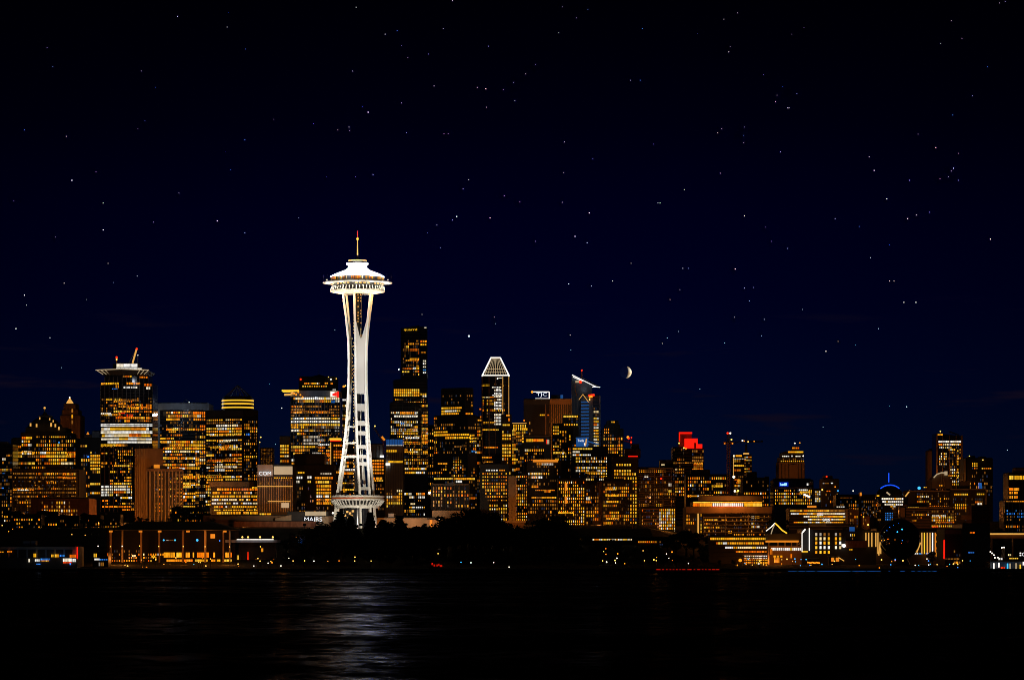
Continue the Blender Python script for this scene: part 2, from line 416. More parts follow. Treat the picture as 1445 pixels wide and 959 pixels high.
m = b.mb(); Yd = b.Y + 8; m.lathe((X(124, Yd), Yd, Z(613.5, Yd)), [(M(3, Yd), 0), (M(1.2, Yd), M(2.5, Yd)), (.1, M(5, Yd))], 8); m.build('lantern', 'panel_orange', b.e)
b.row(110, 123, 629, 2.5, 'y'); b.lit(127, 142, 636, 668, 4.5, 3, .85, 'Y'); b.lit(114, 127, 640, 700, 6, 3, .25, 'o', 'c'); b.row(127, 142, 682.5, 2.6, 'Y')
b.row(127, 142, 695.3, 2.4, 'w'); b.lamp(124.5, 644, 1.1, 'lamp_blue', -2); b.lit(114, 124, 683, 705, 4, 3, .5, 'y', 'c'); b.lamp(118, 672, .7, 'lamp_blue', -2); b.done()

# --- tower with the flared roof
b = Bld('flared_roof_tower', 'tall glass tower with a flared white roof wing, lit crown and three blazing white storeys', 2600, 178, 'skyscraper', G_BACK)
b.tier(arc(142, 215, .32, 10, 68, 40), 540, wall='dark_glass'); b.fins(541, 596, 6.1, .55, 'grey_metal'); b.fins(628, 722, 6.1, .8, 'brown_stone'); b.bands(545, 722, 4.55, .9)
b.lit(143, 171, 561, 596, 4.6, 3, .4, 'x'); b.lit(160, 214, 560, 596, 4.5, 3, .5, 'o'); b.row(167, 196, 564, 3.4, 'o'); b.row(167, 178, 569, 3, 'O'); b.row(185, 214, 574.8, 3, 'O'); b.row(167, 186, 573, 3, 'O')
b.row(142.5, 168, 540.8, 2.8, 'o'); b.row(178, 198, 540.8, 3, 'o'); b.row(203, 214, 542.5, 3.2, 'y'); b.row(174, 194, 546, 3, 'w'); b.row(206, 212, 547, 3.6, 'W'); b.row(163, 168, 545, 4, 'o'); b.row(158, 167, 548.6, 2, 'b')
b.row(167, 177, 581.5, 4, 'r'); b.row(178, 188, 586, 3.6, 'r'); b.row(167, 173.5, 588.5, 3.4, 'r'); b.row(142.5, 157, 582.6, 3, 'w')
for y, a, z, pal in ((599.3, 142.5, 214.8, 'W'), (604.5, 143, 210, 'w'), (609.3, 142.5, 214.8, 'W'), (613.9, 144, 212, 'w'), (618.5, 143, 214, 'w'), (623, 152, 214, 'W'), (627.6, 142.5, 180, 'o')):
    b.row(a, z, y, 3.5, pal, 4.2, .08, 1.15)
b.lit(143, 165, 628, 660, 4.6, 3, .2, 'o'); b.lit(166, 188, 630, 660, 4.5, 2.6, .6, 'o', 'c'); b.lit(155, 186, 655, 684, 4.4, 2.8, .45, 'm'); b.lit(143, 187, 684, 704, 4.4, 3, .95, 'w'); b.lit(144, 190, 704, 720, 4.4, 3, .35, 'o')
b.row(150, 185, 714, 3, 'O', 3.4); b.row(172, 184, 718.5, 2.5, 'O')
b.tier(arc(148, 209, .32, 10, 68, 36), 530, 541, dy=2); b.fins(531, 540, 6, .5, 'grey_metal'); b.row(173, 186, 530.8, 2, 'o'); b.row(196, 208, 531.6, 2.2, 'O')
m = b.mb(); Yd = b.Y + 16; rx = M(1, Yd)
vs = []                                     # flared roof wing: a lofted slab, wider at the top
for hw, dz0, dp in ((30, 530.2, 20), (36, 525.4, 25), (36, 524.7, 25), (12, 522.6, 14)):
    for sx, sy in ((-1, -1), (0, -1.35), (1, -1), (1, 1), (-1, 1)): vs.append((X(178.5 + sx * hw, Yd), Yd + sy * dp, Z(dz0, Yd)))
fs = [(0, 1, 2, 3, 4)[::-1], (15, 16, 17, 18, 19)] + [(j * 5 + i, j * 5 + (i + 1) % 5, j * 5 + 5 + (i + 1) % 5, j * 5 + 5 + i) for j in range(3) for i in range(5)]
m.add(vs, fs); wing = m.build('roof_wing', 'dark_stone', b.e)
m = b.mb()
for i in range(13):
    px = 143 + i * 6; m.bar((X(178.5 + (px - 178.5) * .8, Yd), Yd - 22, Z(530, Yd)), (X(px, Yd), Yd - 29, Z(525, Yd)), .3, 5)
m.bar((X(141.5, Yd), Yd - 30, Z(524.8, Yd)), (X(178, Yd), Yd - 37, Z(524, Yd)), .38, 5); m.bar((X(178, Yd), Yd - 37, Z(524, Yd)), (X(216, Yd), Yd - 30, Z(524.8, Yd)), .38, 5); m.build('rib', 'panel_cream', wing)
b.tier(box(163, 201, 20), 518.4, 524.6, 'grey_metal', 8, roof=False); b.row(164, 200, 519.5, 2.4, 'W', 6, .06, 1.3)
b.tier(box(164, 194.5, 18), 511.5, 518.6, 'grey_metal', 10); b.row(164.5, 194, 514.4, 4.4, 'W', 5, .06, 1.3)
b.box(159, 164, 513, 522, 'black_steel', 'plant_room', 8, 8); b.mast(164.6, 503, 513, .5, 'orange_steel', 9); b.lamp(164.6, 504, 1.3, 'lamp_red', 8); b.lamp(164.6, 507, .9, 'lamp_warm', 8)
b.mast(194.6, 501, 513, .3, 'grey_metal', 11); b.lamp(194.6, 501, .5, 'lamp_white', 10)
cr = b.bar([(187, 512), (192.7, 492)], .75, 'tube_gold', 'crane_jib', 9); b.bar([(181.5, 512), (192.7, 492)], .2, 'grey_metal', 'crane_stay', 10); b.lamp(193, 492, 1.3, 'lamp_red', 8, 'warning_lamp')
b.done()

# --- brown slabs
b = Bld('slab_tower', 'plain brown slab tower with a blank glowing end wall, behind the fluted brown block', 2480, 211, 'tower', G_BACK)
b.tier(rot(190.5, 205, 230, .5), 632.5, wall='brown_stone'); b.fins(633, 742, 3.2, .9, 'beige', .9, 191, 204); b.done()
b = Bld('fluted_block', 'brown concrete block with tall lit vertical ribs and a small rooftop box', 2360, 233, 'building', G_BACK)
b.tier(rot(207, 214, 258, .35), 661, wall='dark_stone'); b.band(661, 664.5, 'brown_stone', 1.4, name='parapet')
b.fins(664, 738, 4.85, 1.7, 'beige', 1.4, 207.2, 258, sep=True); b.lit(217, 230, 667, 728, 5, 3, .5, 'o', 'c', .4); b.lit(239, 257, 667, 722, 5, 3.2, .35, 'o', 'c', .4)
b.box(217, 224, 655, 661.2, 'panel_orange', 'rooftop_box', 4, 6); b.box(213, 234, 657, 661.5, 'dark_stone', 'plant_room', 11, 10); b.done()

# --- blue-grey capped tower
b = Bld('capped_tower', 'office tower with a plain blue-grey concrete cap, beside the ringed drum tower', 2720, 257, 'office tower', G_BACK)
b.tier(box(217, 234, 26), 573, wall='blue_concrete', dy=6); b.fins(588, 700, 3, .9, 'blue_concrete', .8)
b.tier(arc(226, 291, .3, 10, 66, 40), 577, wall='dark_glass'); b.bands(580, 722, 4.6, .9)
b.lit(234, 290, 579.5, 608, 4.7, 3, .8, 'o'); b.lit(227, 290, 621, 648, 4.6, 3, .75, 'y'); b.lit(233, 282, 644, 690, 4.6, 3, .8, 'y'); b.lit(258, 276, 670, 722, 4.6, 3, .75, 'y'); b.lit(226, 258, 597, 690, 4.6, 2.8, .35, 'o'); b.lit(275, 290, 600, 720, 4.6, 2.8, .4, 'x')
b.row(234.5, 268, 581.6, 3.4, 'o'); b.row(272, 290, 582.3, 3.2, 'y'); b.row(253, 261, 661, 3, 'w'); b.row(283, 287, 638, 2.4, 'b')
t = b.tier(arc(221, 295, .3, 10, 66, 40), 568.6, 578, 'blue_concrete', -1.5); b.box(215.5, 222, 579, 585.5, 'panel_cream', 'lit_bay', -3, 5)
b.bar([(258, 568.6), (262.3, 563)], .25, 'grey_metal', 'antenna', 12); b.bar([(262.3, 563), (267.5, 567.5)], .25, 'grey_metal', 'antenna', 12); b.lamp(267, 567.6, .7, 'lamp_white', 10); b.done()

# --- ringed drum tower
b = Bld('drum_top_tower', 'square tower topped by a round drum with three yellow light rings and a ribbed cone', 2600, 327, 'skyscraper', G_BACK)
b.tier(rot(290, 343, 364, .45), 578.5, wall='dark_glass'); b.bands(589, 722, 4.35, 1.); b.fins(589, 700, 9, .7, 'black_steel'); b.band(578.6, 587.5, 'black_steel', .7)
b.lit(291, 342, 590, 614, 4.3, 3, .75, 'y'); b.lit(291, 342, 618, 682, 4.35, 3, .6, 'm'); b.lit(344, 363, 588, 700, 4.4, 2.6, .5, 'm', 'c'); b.lit(290, 342, 670, 722, 4.4, 3, .6, 'y')
for y, a, z, p in ((599.8, 305, 337, 'w'), (604.6, 307, 334, 'w'), (613, 296, 341, 'y'), (630.5, 297, 336, 'w'), (649, 293, 336, 'O'), (658, 303, 335, 'w'), (622, 306, 326, 'w'), (662.5, 303, 318, 'w'), (671, 292, 313, 'Y'), (676, 292, 315, 'Y')): b.row(a, z, y, 2.9, p)
b.row(346.5, 352, 612.5, 2.8, 'b'); b.row(308, 313, 627, 1.8, 'b'); b.row(361, 363, 606, 3, 'W')
Yd = b.Y + 22; c = (X(335.5, Yd), Yd, 0); m = b.mb(); u = M(1, Yd)
m.lathe(c, [(22.2 * u, Z(579, Yd)), (22.2 * u, Z(563, Yd)), (20 * u, Z(559.5, Yd)), (.1, Z(559, Yd))], 40); dr = m.build('drum', 'black_steel', b.e)
for y in (565.3, 570, 575.2):
    m = b.mb(); m.lathe(c, [(22.3 * u, Z(y + 1, Yd)), (22.7 * u, Z(y + 1, Yd)), (22.7 * u, Z(y - .9, Yd)), (22.3 * u, Z(y - .9, Yd))], 40); m.build('light_ring', 'tube_yellow', dr)
m = b.mb()
for i in range(14):
    a = 2 * math.pi * i / 14; m.bar((c[0] + 18.5 * u * math.cos(a), c[1] + 18.5 * u * math.sin(a), Z(559.5, Yd)), (c[0], c[1], Z(543, Yd)), .3, 4, .15)
m.build('cone_rib', 'grey_metal', b.e); b.done()
b = Bld('curved_office', 'rounded office block of seven bright yellow storeys under a plain grey roof band', 2330, 334, 'office block', G_BACK)
b.tier(arc(297, 368, .3, 10, 68, 36), 679, wall='dark_stone'); b.band(679, 686.5, 'sand_stone', 1); b.bands(688, 728, 5, 1.1, 'black_steel')
for y, a, z, p in ((690, 306, 366, 'O'), (694.8, 300, 366, 'm'), (699.7, 299, 366, 'Y'), (704.4, 299, 366, 'w'), (709.2, 299, 366, 'w'), (714, 302, 366, 'y'), (718.6, 302, 366, 'Y'), (723.3, 306, 364, 'Y')):
    x = a
    while x < z - 4:
        e = min(z, x + b.r.uniform(6, 16)); b.row(x, e, y, 3.1, p); x = e + b.r.choice([.8, .8, 3])
b.row(355, 363, 687.5, 3, 'w'); b.done()
b = Bld('small_tower', 'small dark tower with a dotted roof outline, between the drum tower and the yellow-windowed stub', 2560, 376, 'tower', G_BACK)
b.tier(box(367, 385, 18), 632, wall='dark_stone'); b.fins(633, 656, 2.4, .6, 'sand_stone'); b.lit(368, 384, 633, 656, 2.7, 2.2, .5, 'd', 'c'); b.lamp(366.5, 623.5, .7, 'lamp_warm', 0); b.lamp(368, 616.5, .8, 'lamp_warm', 0); b.mast(366, 616, 634, .25); b.done()
b = Bld('beige_hall', 'pale building with a lit cream side panel, white letters and thin vertical columns', 2290, 387, 'building', G_BACK)
b.tier(box(363.5, 413, 40), 655.5, wall='dark_stone'); b.band(655.5, 671.5, 'pale_concrete', 1, 363.5, 385, 'fascia'); b.box(386.5, 412.5, 657.5, 669.2, 'panel_cream', 'lit_panel', -3, 2)
sign_text(b, 'COM', 365.5, 382.5, 665, 670, 'letter_white', -2.4)
b.band(670, 673, 'black_steel', 1.2, 386, 413); b.fins(673, 722, 3.2, .8, 'beige', .7); b.row(386, 412, 673.8, 1.8, 'y'); b.band(685.3, 686.4, 'tube_gold', 1.3, name='light_band'); b.lit(364, 412, 674, 684, 4.5, 2.6, .3, 'd'); b.band(706.5, 707.5, 'tube_gold', 1.3, 378, 410, 'light_band'); b.box(397, 407.6, 709, 716, 'panel_cream', 'lit_bay', -2, 2)
b.row(366, 383, 725, 2.4, 'Y'); b.done()
b = Bld('stub_tower', 'narrow tower stub with a blank dark top and four rows of yellow windows', 2800, 401, 'tower', G_BACK)
b.tier(box(394.5, 408, 18), 615.5, wall='brown_stone'); b.bands(627, 654, 4.3, 1.2, 'black_steel')
for y, p in ((628.8, 'Y'), (633.2, 'Y'), (637.6, 'Y'), (643.5, 'w'), (650, 'y')): b.row(395, 407.6, y, 2.9, p)
b.done()

# --- winged tower
b = Bld('winged_tower', 'wide glass tower with a yellow lit roof wing and white logo panel', 2750, 444, 'skyscraper', G_BACK)
b.tier(arc(410, 480, .22, 10, 60, 40), 559.5, wall='dark_glass'); b.bands(566, 700, 4.45, .9, 'black_steel'); b.fins(566, 660, 4.4, .5, 'grey_metal')
for y, a, z, p in ((561.8, 414, 479, 'w'), (565.8, 420, 470, 'y'), (580.6, 410.5, 466, 'O'), (589.8, 410.5, 479.5, 'w'), (594.4, 410.5, 479.5, 'W'), (598.8, 410.5, 479.5, 'Y')): b.row(a, z, y, 3.1, p, 2.7)
b.row(467, 473, 566.2, 3.4, 'b'); b.row(473, 479, 565.5, 3, 'W')
b.lit(411, 479, 571, 588, 4.4, 2.5, .45, 'd'); b.lit(411, 430, 600, 665, 4.5, 2.8, .6, 'y'); b.lit(448, 468, 612, 655, 4.5, 3, .6, 'y'); b.lit(428, 479, 600, 660, 4.5, 2.4, .55, 'g'); b.lit(430, 479, 640, 700, 4.5, 3, .4, 'm')
b.tier(arc(410, 480, .22, 10, 60, 30), 550.8, 560, 'blue_concrete', 1.5)
b.box(465.5, 477, 551.5, 560, 'panel_cream', 'logo_panel', -2.5, 1.5); b.box(466.5, 472, 552.5, 559.3, 'tube_white', 'logo_panel', -3.2, .5); m = b.mb(); Yl = b.Y - 3.6
m.prism([(X(469, Yl), Yl), (X(475, Yl), Yl), (X(475, Yl), Yl + .4), (X(469, Yl), Yl + .4)], [Z(558.3, Yl)] * 4, [Z(555, Yl), Z(553.2, Yl), Z(553.2, Yl), Z(555, Yl)]); m.build('logo_mark', 'tube_red', b.e)
b.box(475.2, 478.2, 552, 560.5, 'tube_red', 'logo_panel', -3.0, 1)
b.box(397.5, 421.5, 549.6, 551.8, 'tube_yellow', 'roof_wing', 2, 20); b.bar([(401, 556.8), (411, 556.5), (413, 551.5)], .9, 'tube_gold', 'wing_strut', 4)
for i, (px, py) in enumerate(((415, 555), (418, 556.5), (421, 553), (424, 557), (427, 560))): b.lamp(px, py, 1, 'lamp_orange', -1, 'facade_lamp')
b.done()
b = Bld('peaked_tower', 'black tower with a low peaked roof, rising behind the winged tower', 3000, 448, 'skyscraper', G_BACK)
b.tier(box(421.5, 474.5, 34), 531.5, wall='black_steel'); m = b.mb(); t = b.t
Yr = b.Y; m.add([(X(436, Yr), Yr + 3, Z(531.5, Yr)), (X(463, Yr), Yr + 3, Z(531.5, Yr)), (X(463, Yr), Yr + 30, Z(531.5, Yr)), (X(436, Yr), Yr + 30, Z(531.5, Yr)), (X(449, Yr), Yr + 16, Z(527, Yr))], [(3, 2, 1, 0), (0, 1, 4), (1, 2, 4), (2, 3, 4), (3, 0, 4)]); m.build('peaked_roof', 'black_steel', b.e)
b.row(429, 452, 540.8, 1.8, 'o', 2.6); b.row(426, 462, 544.8, 1.8, 'y', 3.2, .45); b.row(458, 463, 540.5, 2, 'y'); b.lamp(424.3, 535, 1.3, 'lamp_red'); b.lamp(463.5, 531.6, .6, 'lamp_warm'); b.lamp(467, 535, .9, 'lamp_white'); b.lamp(474.5, 534, .7, 'lamp_warm'); b.mast(449, 519, 528, .25)
b.row(466, 470, 541, 2, 'y'); b.row(469, 475, 550, 2.4, 'w'); b.done()
b = Bld('stepped_block', 'dark terraced block with white and orange storeys, directly below the winged tower', 2380, 440, 'office block', G_BACK)
b.tier(box(412, 471, 36), 656, wall='dark_stone'); b.tier(box(415, 458, 30), 640.5, 657, 'black_steel', 3); b.fins(656, 725, 6.2, .8, 'black_steel'); b.bands(657, 725, 5, 1, 'black_steel')
b.t = Tier(b.Y, box(412, 471)); b.row(412.5, 427, 673.5, 3.2, 'W', 2.8); b.row(433, 440, 673.2, 3.4, 'W'); b.row(444, 470, 674, 3, 'O'); b.row(412.5, 423, 679.3, 3.2, 'W'); b.row(434, 439, 679.3, 3, 'y'); b.row(445, 468, 679.8, 3, 'y')
b.lit(413, 440, 686, 703, 5, 3, .75, 'O'); b.lit(446, 468, 683, 712, 4.7, 3, .8, 'y'); b.lit(413, 470, 704, 724, 5, 3, .25, 'o', 'c'); b.row(452, 468, 668, 2, 'g'); b.row(420, 430, 666.5, 2, 'Y'); b.done()
b = Bld('dark_office', 'narrow dark office tower with a yellow roof canopy, half hidden by the needle tower legs', 2500, 476, 'office tower', G_BACK)
b.tier(box(466, 508, 26), 623, wall='black_steel'); b.box(465, 481, 617.8, 620.6, 'tube_yellow', 'canopy', -2, 12); b.box(466, 480, 620.6, 622, 'tube_red', 'canopy', -1, 10); b.band(624, 660, 'tube_gold', .5, 466.2, 467.2, 'light_band')
b.lit(470, 483, 626, 668, 4.4, 3, .65, 'O'); b.lit(484, 507, 640, 700, 5, 3, .3, 'o'); b.row(485, 501, 662.6, 2.6, 'W'); b.row(470, 502, 681.3, 1.8, 'y'); b.row(480, 507, 690.5, 2.4, 'Y'); b.fins(626, 700, 7, .7, 'dark_stone', .6, 483, 508); b.done()
b = Bld('needle_thin_tower', 'very thin unfinished tower with a crane lamp on top, beside the winged tower', 2850, 484, 'tower', G_BACK)
b.tier(box(481.5, 489.5, 12), 548, wall='black_steel'); b.fins(549, 640, 2.6, .5, 'sand_stone'); b.row(482, 489, 564, 2.4, 'w'); b.lit(482, 489, 570, 630, 4.5, 2.4, .4, 'c', 'c'); b.lamp(485, 545, 1.4, 'lamp_orange', 2); b.lamp(487.5, 544, .9, 'lamp_warm', 2); b.mast(484, 545, 549); b.done()
# --- behind the needle, on its far flank
b = Bld('orange_office', 'office block of solid orange storeys under a grey plant box, just behind the needle tower', 2500, 533, 'office block', G_BACK)
b.tier(box(520, 543, 26), 646, wall='black_steel'); b.tier(box(522, 540, 20), 626.5, 647, 'blue_concrete', 3); b.fins(628, 645, 4, .7, 'dark_stone'); b.t = Tier(b.Y, box(520, 543)); b.bands(648, 705, 4.2, .9)
for y in (649.5, 654, 658.6, 663, 667.6): b.row(525, 541.8, y, 2.9, 'O', 3.2)
b.row(525, 540, 674.6, 3, 'O', 5); b.row(525, 541, 677.6, 2, 'Y'); b.lit(524, 542, 682, 720, 4.5, 3, .3, 'o', 'c'); b.box(536, 541.5, 642, 645, 'tube_white', 'lit_bay', -2, 3); b.done()
b = Bld('blue_top_tower', 'grey ribbed tower with a glowing blue glass top and a white light strip', 2420, 556, 'office tower', G_BACK)
b.tier(box(544.5, 569, 28), 629.5, wall='concrete'); b.fins(654, 735, 3.5, .9, 'grey_metal'); b.tier(box(545, 568, 22), 619.5, 630, 'panel_blue', 2); b.fins(619.5, 629, 2.4, .5, 'black_steel', .4)
b.t = Tier(b.Y, box(544.5, 569)); b.row(545, 568.6, 628.6, 2.2, 'W', 2.4, .1); b.row(545, 560, 636, 2.8, 'Y'); b.row(548, 568.6, 651.2, 2.6, 'Y', 6, .05); b.box(544.2, 550, 653, 656, 'tube_white', 'lit_bay', -2, 3); b.fins(638, 650, 3, .8, 'dark_stone'); b.lit(545, 568, 690, 716, 4.6, 2.8, .5, 'y'); b.done()

# --- the tallest stepped tower
b = Bld('tallest_tower', 'tallest dark stepped skyscraper with yellow letters high on its top', 3000, 577, 'skyscraper', G_BACK)
b.tier(box(550, 604, 40), 568, wall='dark_glass'); b.bands(570, 735, 4.55, .9); b.fins(568, 735, 9, .6, 'black_steel')
b.lit(551, 590, 580, 606, 4.5, 2.6, .7, 'w', 'c'); b.row(564, 588, 582.5, 3, 'w'); b.row(556, 590, 587, 2.4, 'W'); b.lit(551, 590, 600, 640, 4.6, 2.7, .75, 'c'); b.row(572, 592, 617.2, 2.8, 'W'); b.row(565, 571, 597.5, 2.4, 'b')
b.lit(560, 604, 604, 660, 4.6, 2.6, .45, 'x', 'c'); b.row(556, 602, 661, 2.8, 'c', 2.6); b.row(558, 600, 666.5, 2.8, 'c', 2.6); b.lit(552, 600, 694, 728, 4.6, 2.6, .55, 'c'); b.lit(594, 604, 570, 640, 4.6, 2.6, .7, 'o')
b.tier(box(555, 602.5, 36), 533, 569, dy=2, top=(536, 528)); b.bands(540, 566, 4.5, .8)
for y in (550, 553.8, 557.2): b.row(555.5, 592, y, 2.7, 'Y', 2.8)
b.row(593, 602, 556, 2.6, 'Y'); b.row(596, 602, 558.6, 2.2, 'W'); b.lit(557, 602, 562, 568, 4, 3, .2, 'o', 'c')
b.tier(box(565.5, 592, 30), 462, 537, dy=4, top=(463, 458.5)); b.bands(470, 530, 4.6, .7); b.lit(568, 592, 478, 530, 4.5, 2.5, .3, 'y'); b.row(572, 591, 507.7, 2, 'O'); b.row(568, 586, 519.8, 2, 'O'); b.row(587, 592, 516, 2, 'Y'); b.row(567, 578, 524, 2, 'Y')
b.tier(box(592.5, 602.6, 28), 461, 535, dy=5); b.bands(470, 534, 4.6, .7); b.row(598, 602.4, 461.6, 1.4, 'W'); b.row(593, 602.4, 481, 2.6, 'O'); b.row(593, 602, 485.6, 2.4, 'Y'); b.row(593.5, 601, 497, 2, 'O')
for y, p in ((508.7, 'W'), (512.6, 'W'), (517, 'W'), (521, 'b'), (525, 'W')): b.row(596.5, 601.5, y, 2.2, p)
sign_text(b, 'quarrd', 570, 588.5, 463.3, 467.2, 'letter_yellow', 2); b.lamp(562.8, 521, .9, 'lamp_white', -1); b.mast(563, 521, 531, .2); b.done()
# --- dark twin-height block
b = Bld('black_block_tower', 'broad black flat-topped skyscraper with two bands of yellow windows, beside the tallest tower', 2850, 642, 'skyscraper', G_BACK)
b.tier(rot(612, 660, 673, .5), 586, wall='black_steel', dy=-3); b.bands(588, 735, 4.4, .9); b.lit(613, 672, 596, 606, 4.4, 3, .25, 'd', 'c'); b.row(612.3, 632, 609, 2.5, 'Y', 2.6); b.row(612.3, 662, 613, 2.6, 'Y', 3); b.row(628, 664, 617.3, 2.8, 'Y', 3.4)
b.lit(662, 672.5, 612, 625, 4.3, 2.8, .9, 'Y'); b.lit(613, 672, 622, 640, 4.4, 2.6, .25, 'o', 'c'); b.row(641, 652, 629.6, 2.6, 'x'); b.row(665, 670, 636.5, 2.4, 'b'); b.row(670, 672.8, 637.5, 2.2, 'W'); b.lit(639, 652, 644, 666, 4.4, 3, .95, 'y', 'c'); b.lit(613, 673, 655, 732, 4.6, 3, .22, 'o', 'c'); b.row(612.5, 640, 674.8, 2.4, 'Y', 3); b.row(641, 670, 675.3, 2.6, 'Y', 3); b.row(618, 632, 653.5, 2, 'O')
b.lit(612.3, 617, 587, 640, 5, 2.8, .7, 'o', 'c')
b.tier(rot(622.5, 656, 668, .5), 547.5, 588, 'black_steel', 1); b.bands(551, 585, 4.4, .7); b.row(622.8, 652, 575, 2.4, 'Y', 2.6); b.row(622.8, 650, 579.2, 2.2, 'y', 2.6); b.row(622.8, 648, 583, 2.4, 'Y', 2.6); b.row(656.5, 667.6, 583.3, 2.2, 'y'); b.row(664, 667.5, 572, 2, 'O'); b.lit(624, 667, 556, 570, 5, 3, .14, 'd', 'c'); b.done()
b = Bld('ribbed_block', 'low dark block with orange vertical ribs and a slanted grey roof panel', 2350, 630, 'office block', G_BACK)
b.tier(box(608, 662, 30), 683, wall='black_steel'); b.band(682.4, 684, 'beige', .8, 610, 662); b.lit(610, 625, 686, 715, 5, 4, .8, 'o', 'c', .7); b.fins(684, 718, 6.5, .8, 'brown_stone', .7); b.lit(626, 662, 686, 716, 5, 4, .45, 'm', 'c', .6); b.row(643, 652, 679, 3, 'W'); b.tier(box(641, 653, 14), 677, 684, 'black_steel', 2)
m = b.mb(); Yq = b.Y - 1; m.prism([(X(625, Yq), Yq), (X(640, Yq), Yq), (X(640, Yq), Yq + 8), (X(625, Yq), Yq + 8)], Z(685, Yq), [Z(683, Yq), Z(679.5, Yq), Z(679.5, Yq), Z(683, Yq)]); m.build('roof_panel', 'blue_concrete', b.e); b.row(603.5, 609.5, 695, 2.2, 'W'); b.lamp(606, 695, 1.4, 'lamp_white', -2); b.done()

# --- pyramid-topped tower
b = Bld('pyramid_tower', 'slim tower crowned by a glowing white ribbed pyramid with a flat tip', 2900, 699, 'skyscraper', G_BACK)
b.tier(cham(680, 718.5, 5, 30), 531, wall='dark_glass'); b.bands(534, 735, 4.5, .8); b.fins(531, 640, 9.4, .6, 'brown_stone')
b.row(679.8, 691, 543.2, 2.2, 'Y', 6, .03); b.row(710, 719, 543.6, 2.2, 'Y', 6, .03); b.row(680.5, 697, 560.5, 1.6, 'w', 3, .05); b.row(694, 709, 557.4, 1.6, 'w', 4); b.lit(697, 708, 540, 600, 4.2, 2.4, .75, 'W'); b.row(694, 707, 546.4, 1.8, 'W'); b.row(700, 706, 550, 3, 'W'); b.lit(681, 718, 563, 594, 4.6, 2.6, .25, 'y', 'c')
b.row(682, 700, 596.2, 2.4, 'Y', 2.8); b.row(681, 704, 605.8, 2.4, 'Y', 2.4); b.row(683, 703, 631.2, 2.6, 'O', 2.4); b.row(678.5, 694, 645.3, 2.6, 'O', 2.4); b.row(683, 696, 651, 2, 'o'); b.row(701, 710, 533.5, 1.6, 'W'); b.lamp(702, 534, .8, 'lamp_white')
for px in (680.6, 690.4, 709.6, 718): b.box(px - .35, px + .35, 531, 643 if px < 700 else 600, 'tube_gold' if px > 705 else 'brown_stone', 'light_strip', -1.6, .6)
b.tier(box(707, 722, 16), 585, wall='black_steel', dy=-3); b.row(714, 719.5, 586, 2.2, 'O'); b.row(709, 719.5, 599.5, 2.2, 'Y', 3); b.row(717, 719.5, 592, 4, 'O'); b.lit(708, 721.5, 607, 645, 4.6, 3, .65, 'Y'); b.lit(708, 721, 645, 700, 4.8, 3, .35, 'o', 'c')
Yp = b.Y + 12; m = b.mb(); u = M(1, Yp); cx = X(699.4, Yp); zb_, zt_ = Z(530, Yp), Z(504.6, Yp); hb, ht = 19 * u, 6.7 * u
q = lambda h, z: [(cx - h, Yp - h * .62, z), (cx + h, Yp - h * .62, z), (cx + h, Yp + h * .62, z), (cx - h, Yp + h * .62, z)]
m.add(q(hb * .93, zb_) + q(ht * .8, zt_ - .5), [(0, 1, 5, 4), (1, 2, 6, 5), (2, 3, 7, 6), (3, 0, 4, 7), (4, 5, 6, 7)]); py = m.build('pyramid_core', 'dark_glass', b.e)
m = b.mb(); B_, T_ = q(hb, zb_), q(ht, zt_)
for i in range(4): m.bar(B_[i], T_[i], .5, 5); m.bar(B_[i], B_[(i + 1) % 4], .5, 5); m.bar(T_[i], T_[(i + 1) % 4], .5, 5)
m.build('crown_edge', 'tube_white', b.e); m = b.mb()
for f in (.1, .2, .3, .4, .5, .6, .7, .8, .9):
    L = lambda P: tuple(P[0][k] + (P[1][k] - P[0][k]) * f for k in range(3)); m.bar(L(B_), L(T_), .24, 4)
for g, rr in ((.18, .22), (.36, .3)):
    mid = [tuple(B_[i][k] + (T_[i][k] - B_[i][k]) * g for k in range(3)) for i in range(2)]; m.bar(mid[0], mid[1], rr, 4)
m.build('crown_rib', 'panel_cream', b.e); b.done()
b = Bld('grid_office', 'office block with a tight grid of orange windows, below the pyramid tower', 2350, 698, 'office block', G_BACK)
b.tier(box(677, 718, 30), 655, wall='black_steel'); b.bands(660, 735, 4.75, 1.1); b.row(685, 703, 663.3, 2.2, 'W', 3.6, .4); b.row(704, 713, 663.3, 2.2, 'y', 3.4, .4)
for y in (668.5, 673, 677.5, 682.3, 686.7, 691.3, 696, 700.6, 706): b.lit(680 if y < 690 else 684, 716, y - 2.2, y + 2.2, 4.4, 3.3, .97, 'o', 'c', .62, .25, 1, .1)
b.lit(690, 716, 710, 735, 5, 3.4, .5, 'y', 'c'); b.done()
b = Bld('lit_edge_tower', 'small dark tower with a lit roof edge and yellow window column, beside the pyramid tower', 2700, 733, 'tower', G_BACK)
b.tier(box(722, 745.5, 20), 597, wall='black_steel'); b.band(596.4, 597.4, 'tube_gold', .8, 723, 743, 'light_band'); b.lit(723.5, 743, 598.5, 607, 4.5, 3, .8, 'Y', 'c', .8); b.lit(722.5, 728, 605, 680, 5, 2.6, .7, 'y', 'c', .7); b.lit(728, 745, 608, 720, 5, 3, .3, 'o', 'c'); b.lit(736, 745, 603, 625, 4.6, 3, .6, 'Y'); b.row(722.5, 731, 633.6, 2.2, 'Y'); b.row(719, 731, 648, 2.2, 'Y'); b.row(738, 741, 593, 2, 'O'); b.done()
b = Bld('concrete_shaft', 'narrow pale concrete shaft with two dark grooves, below the lit-edge tower', 2300, 723, 'building', G_LOW)
b.tier(box(717.5, 729, 12), 672, wall='beige'); b.band(671.4, 674, 'beige', 1); b.fins(674, 735, 3.4, 1, 'beige', 1); b.done()
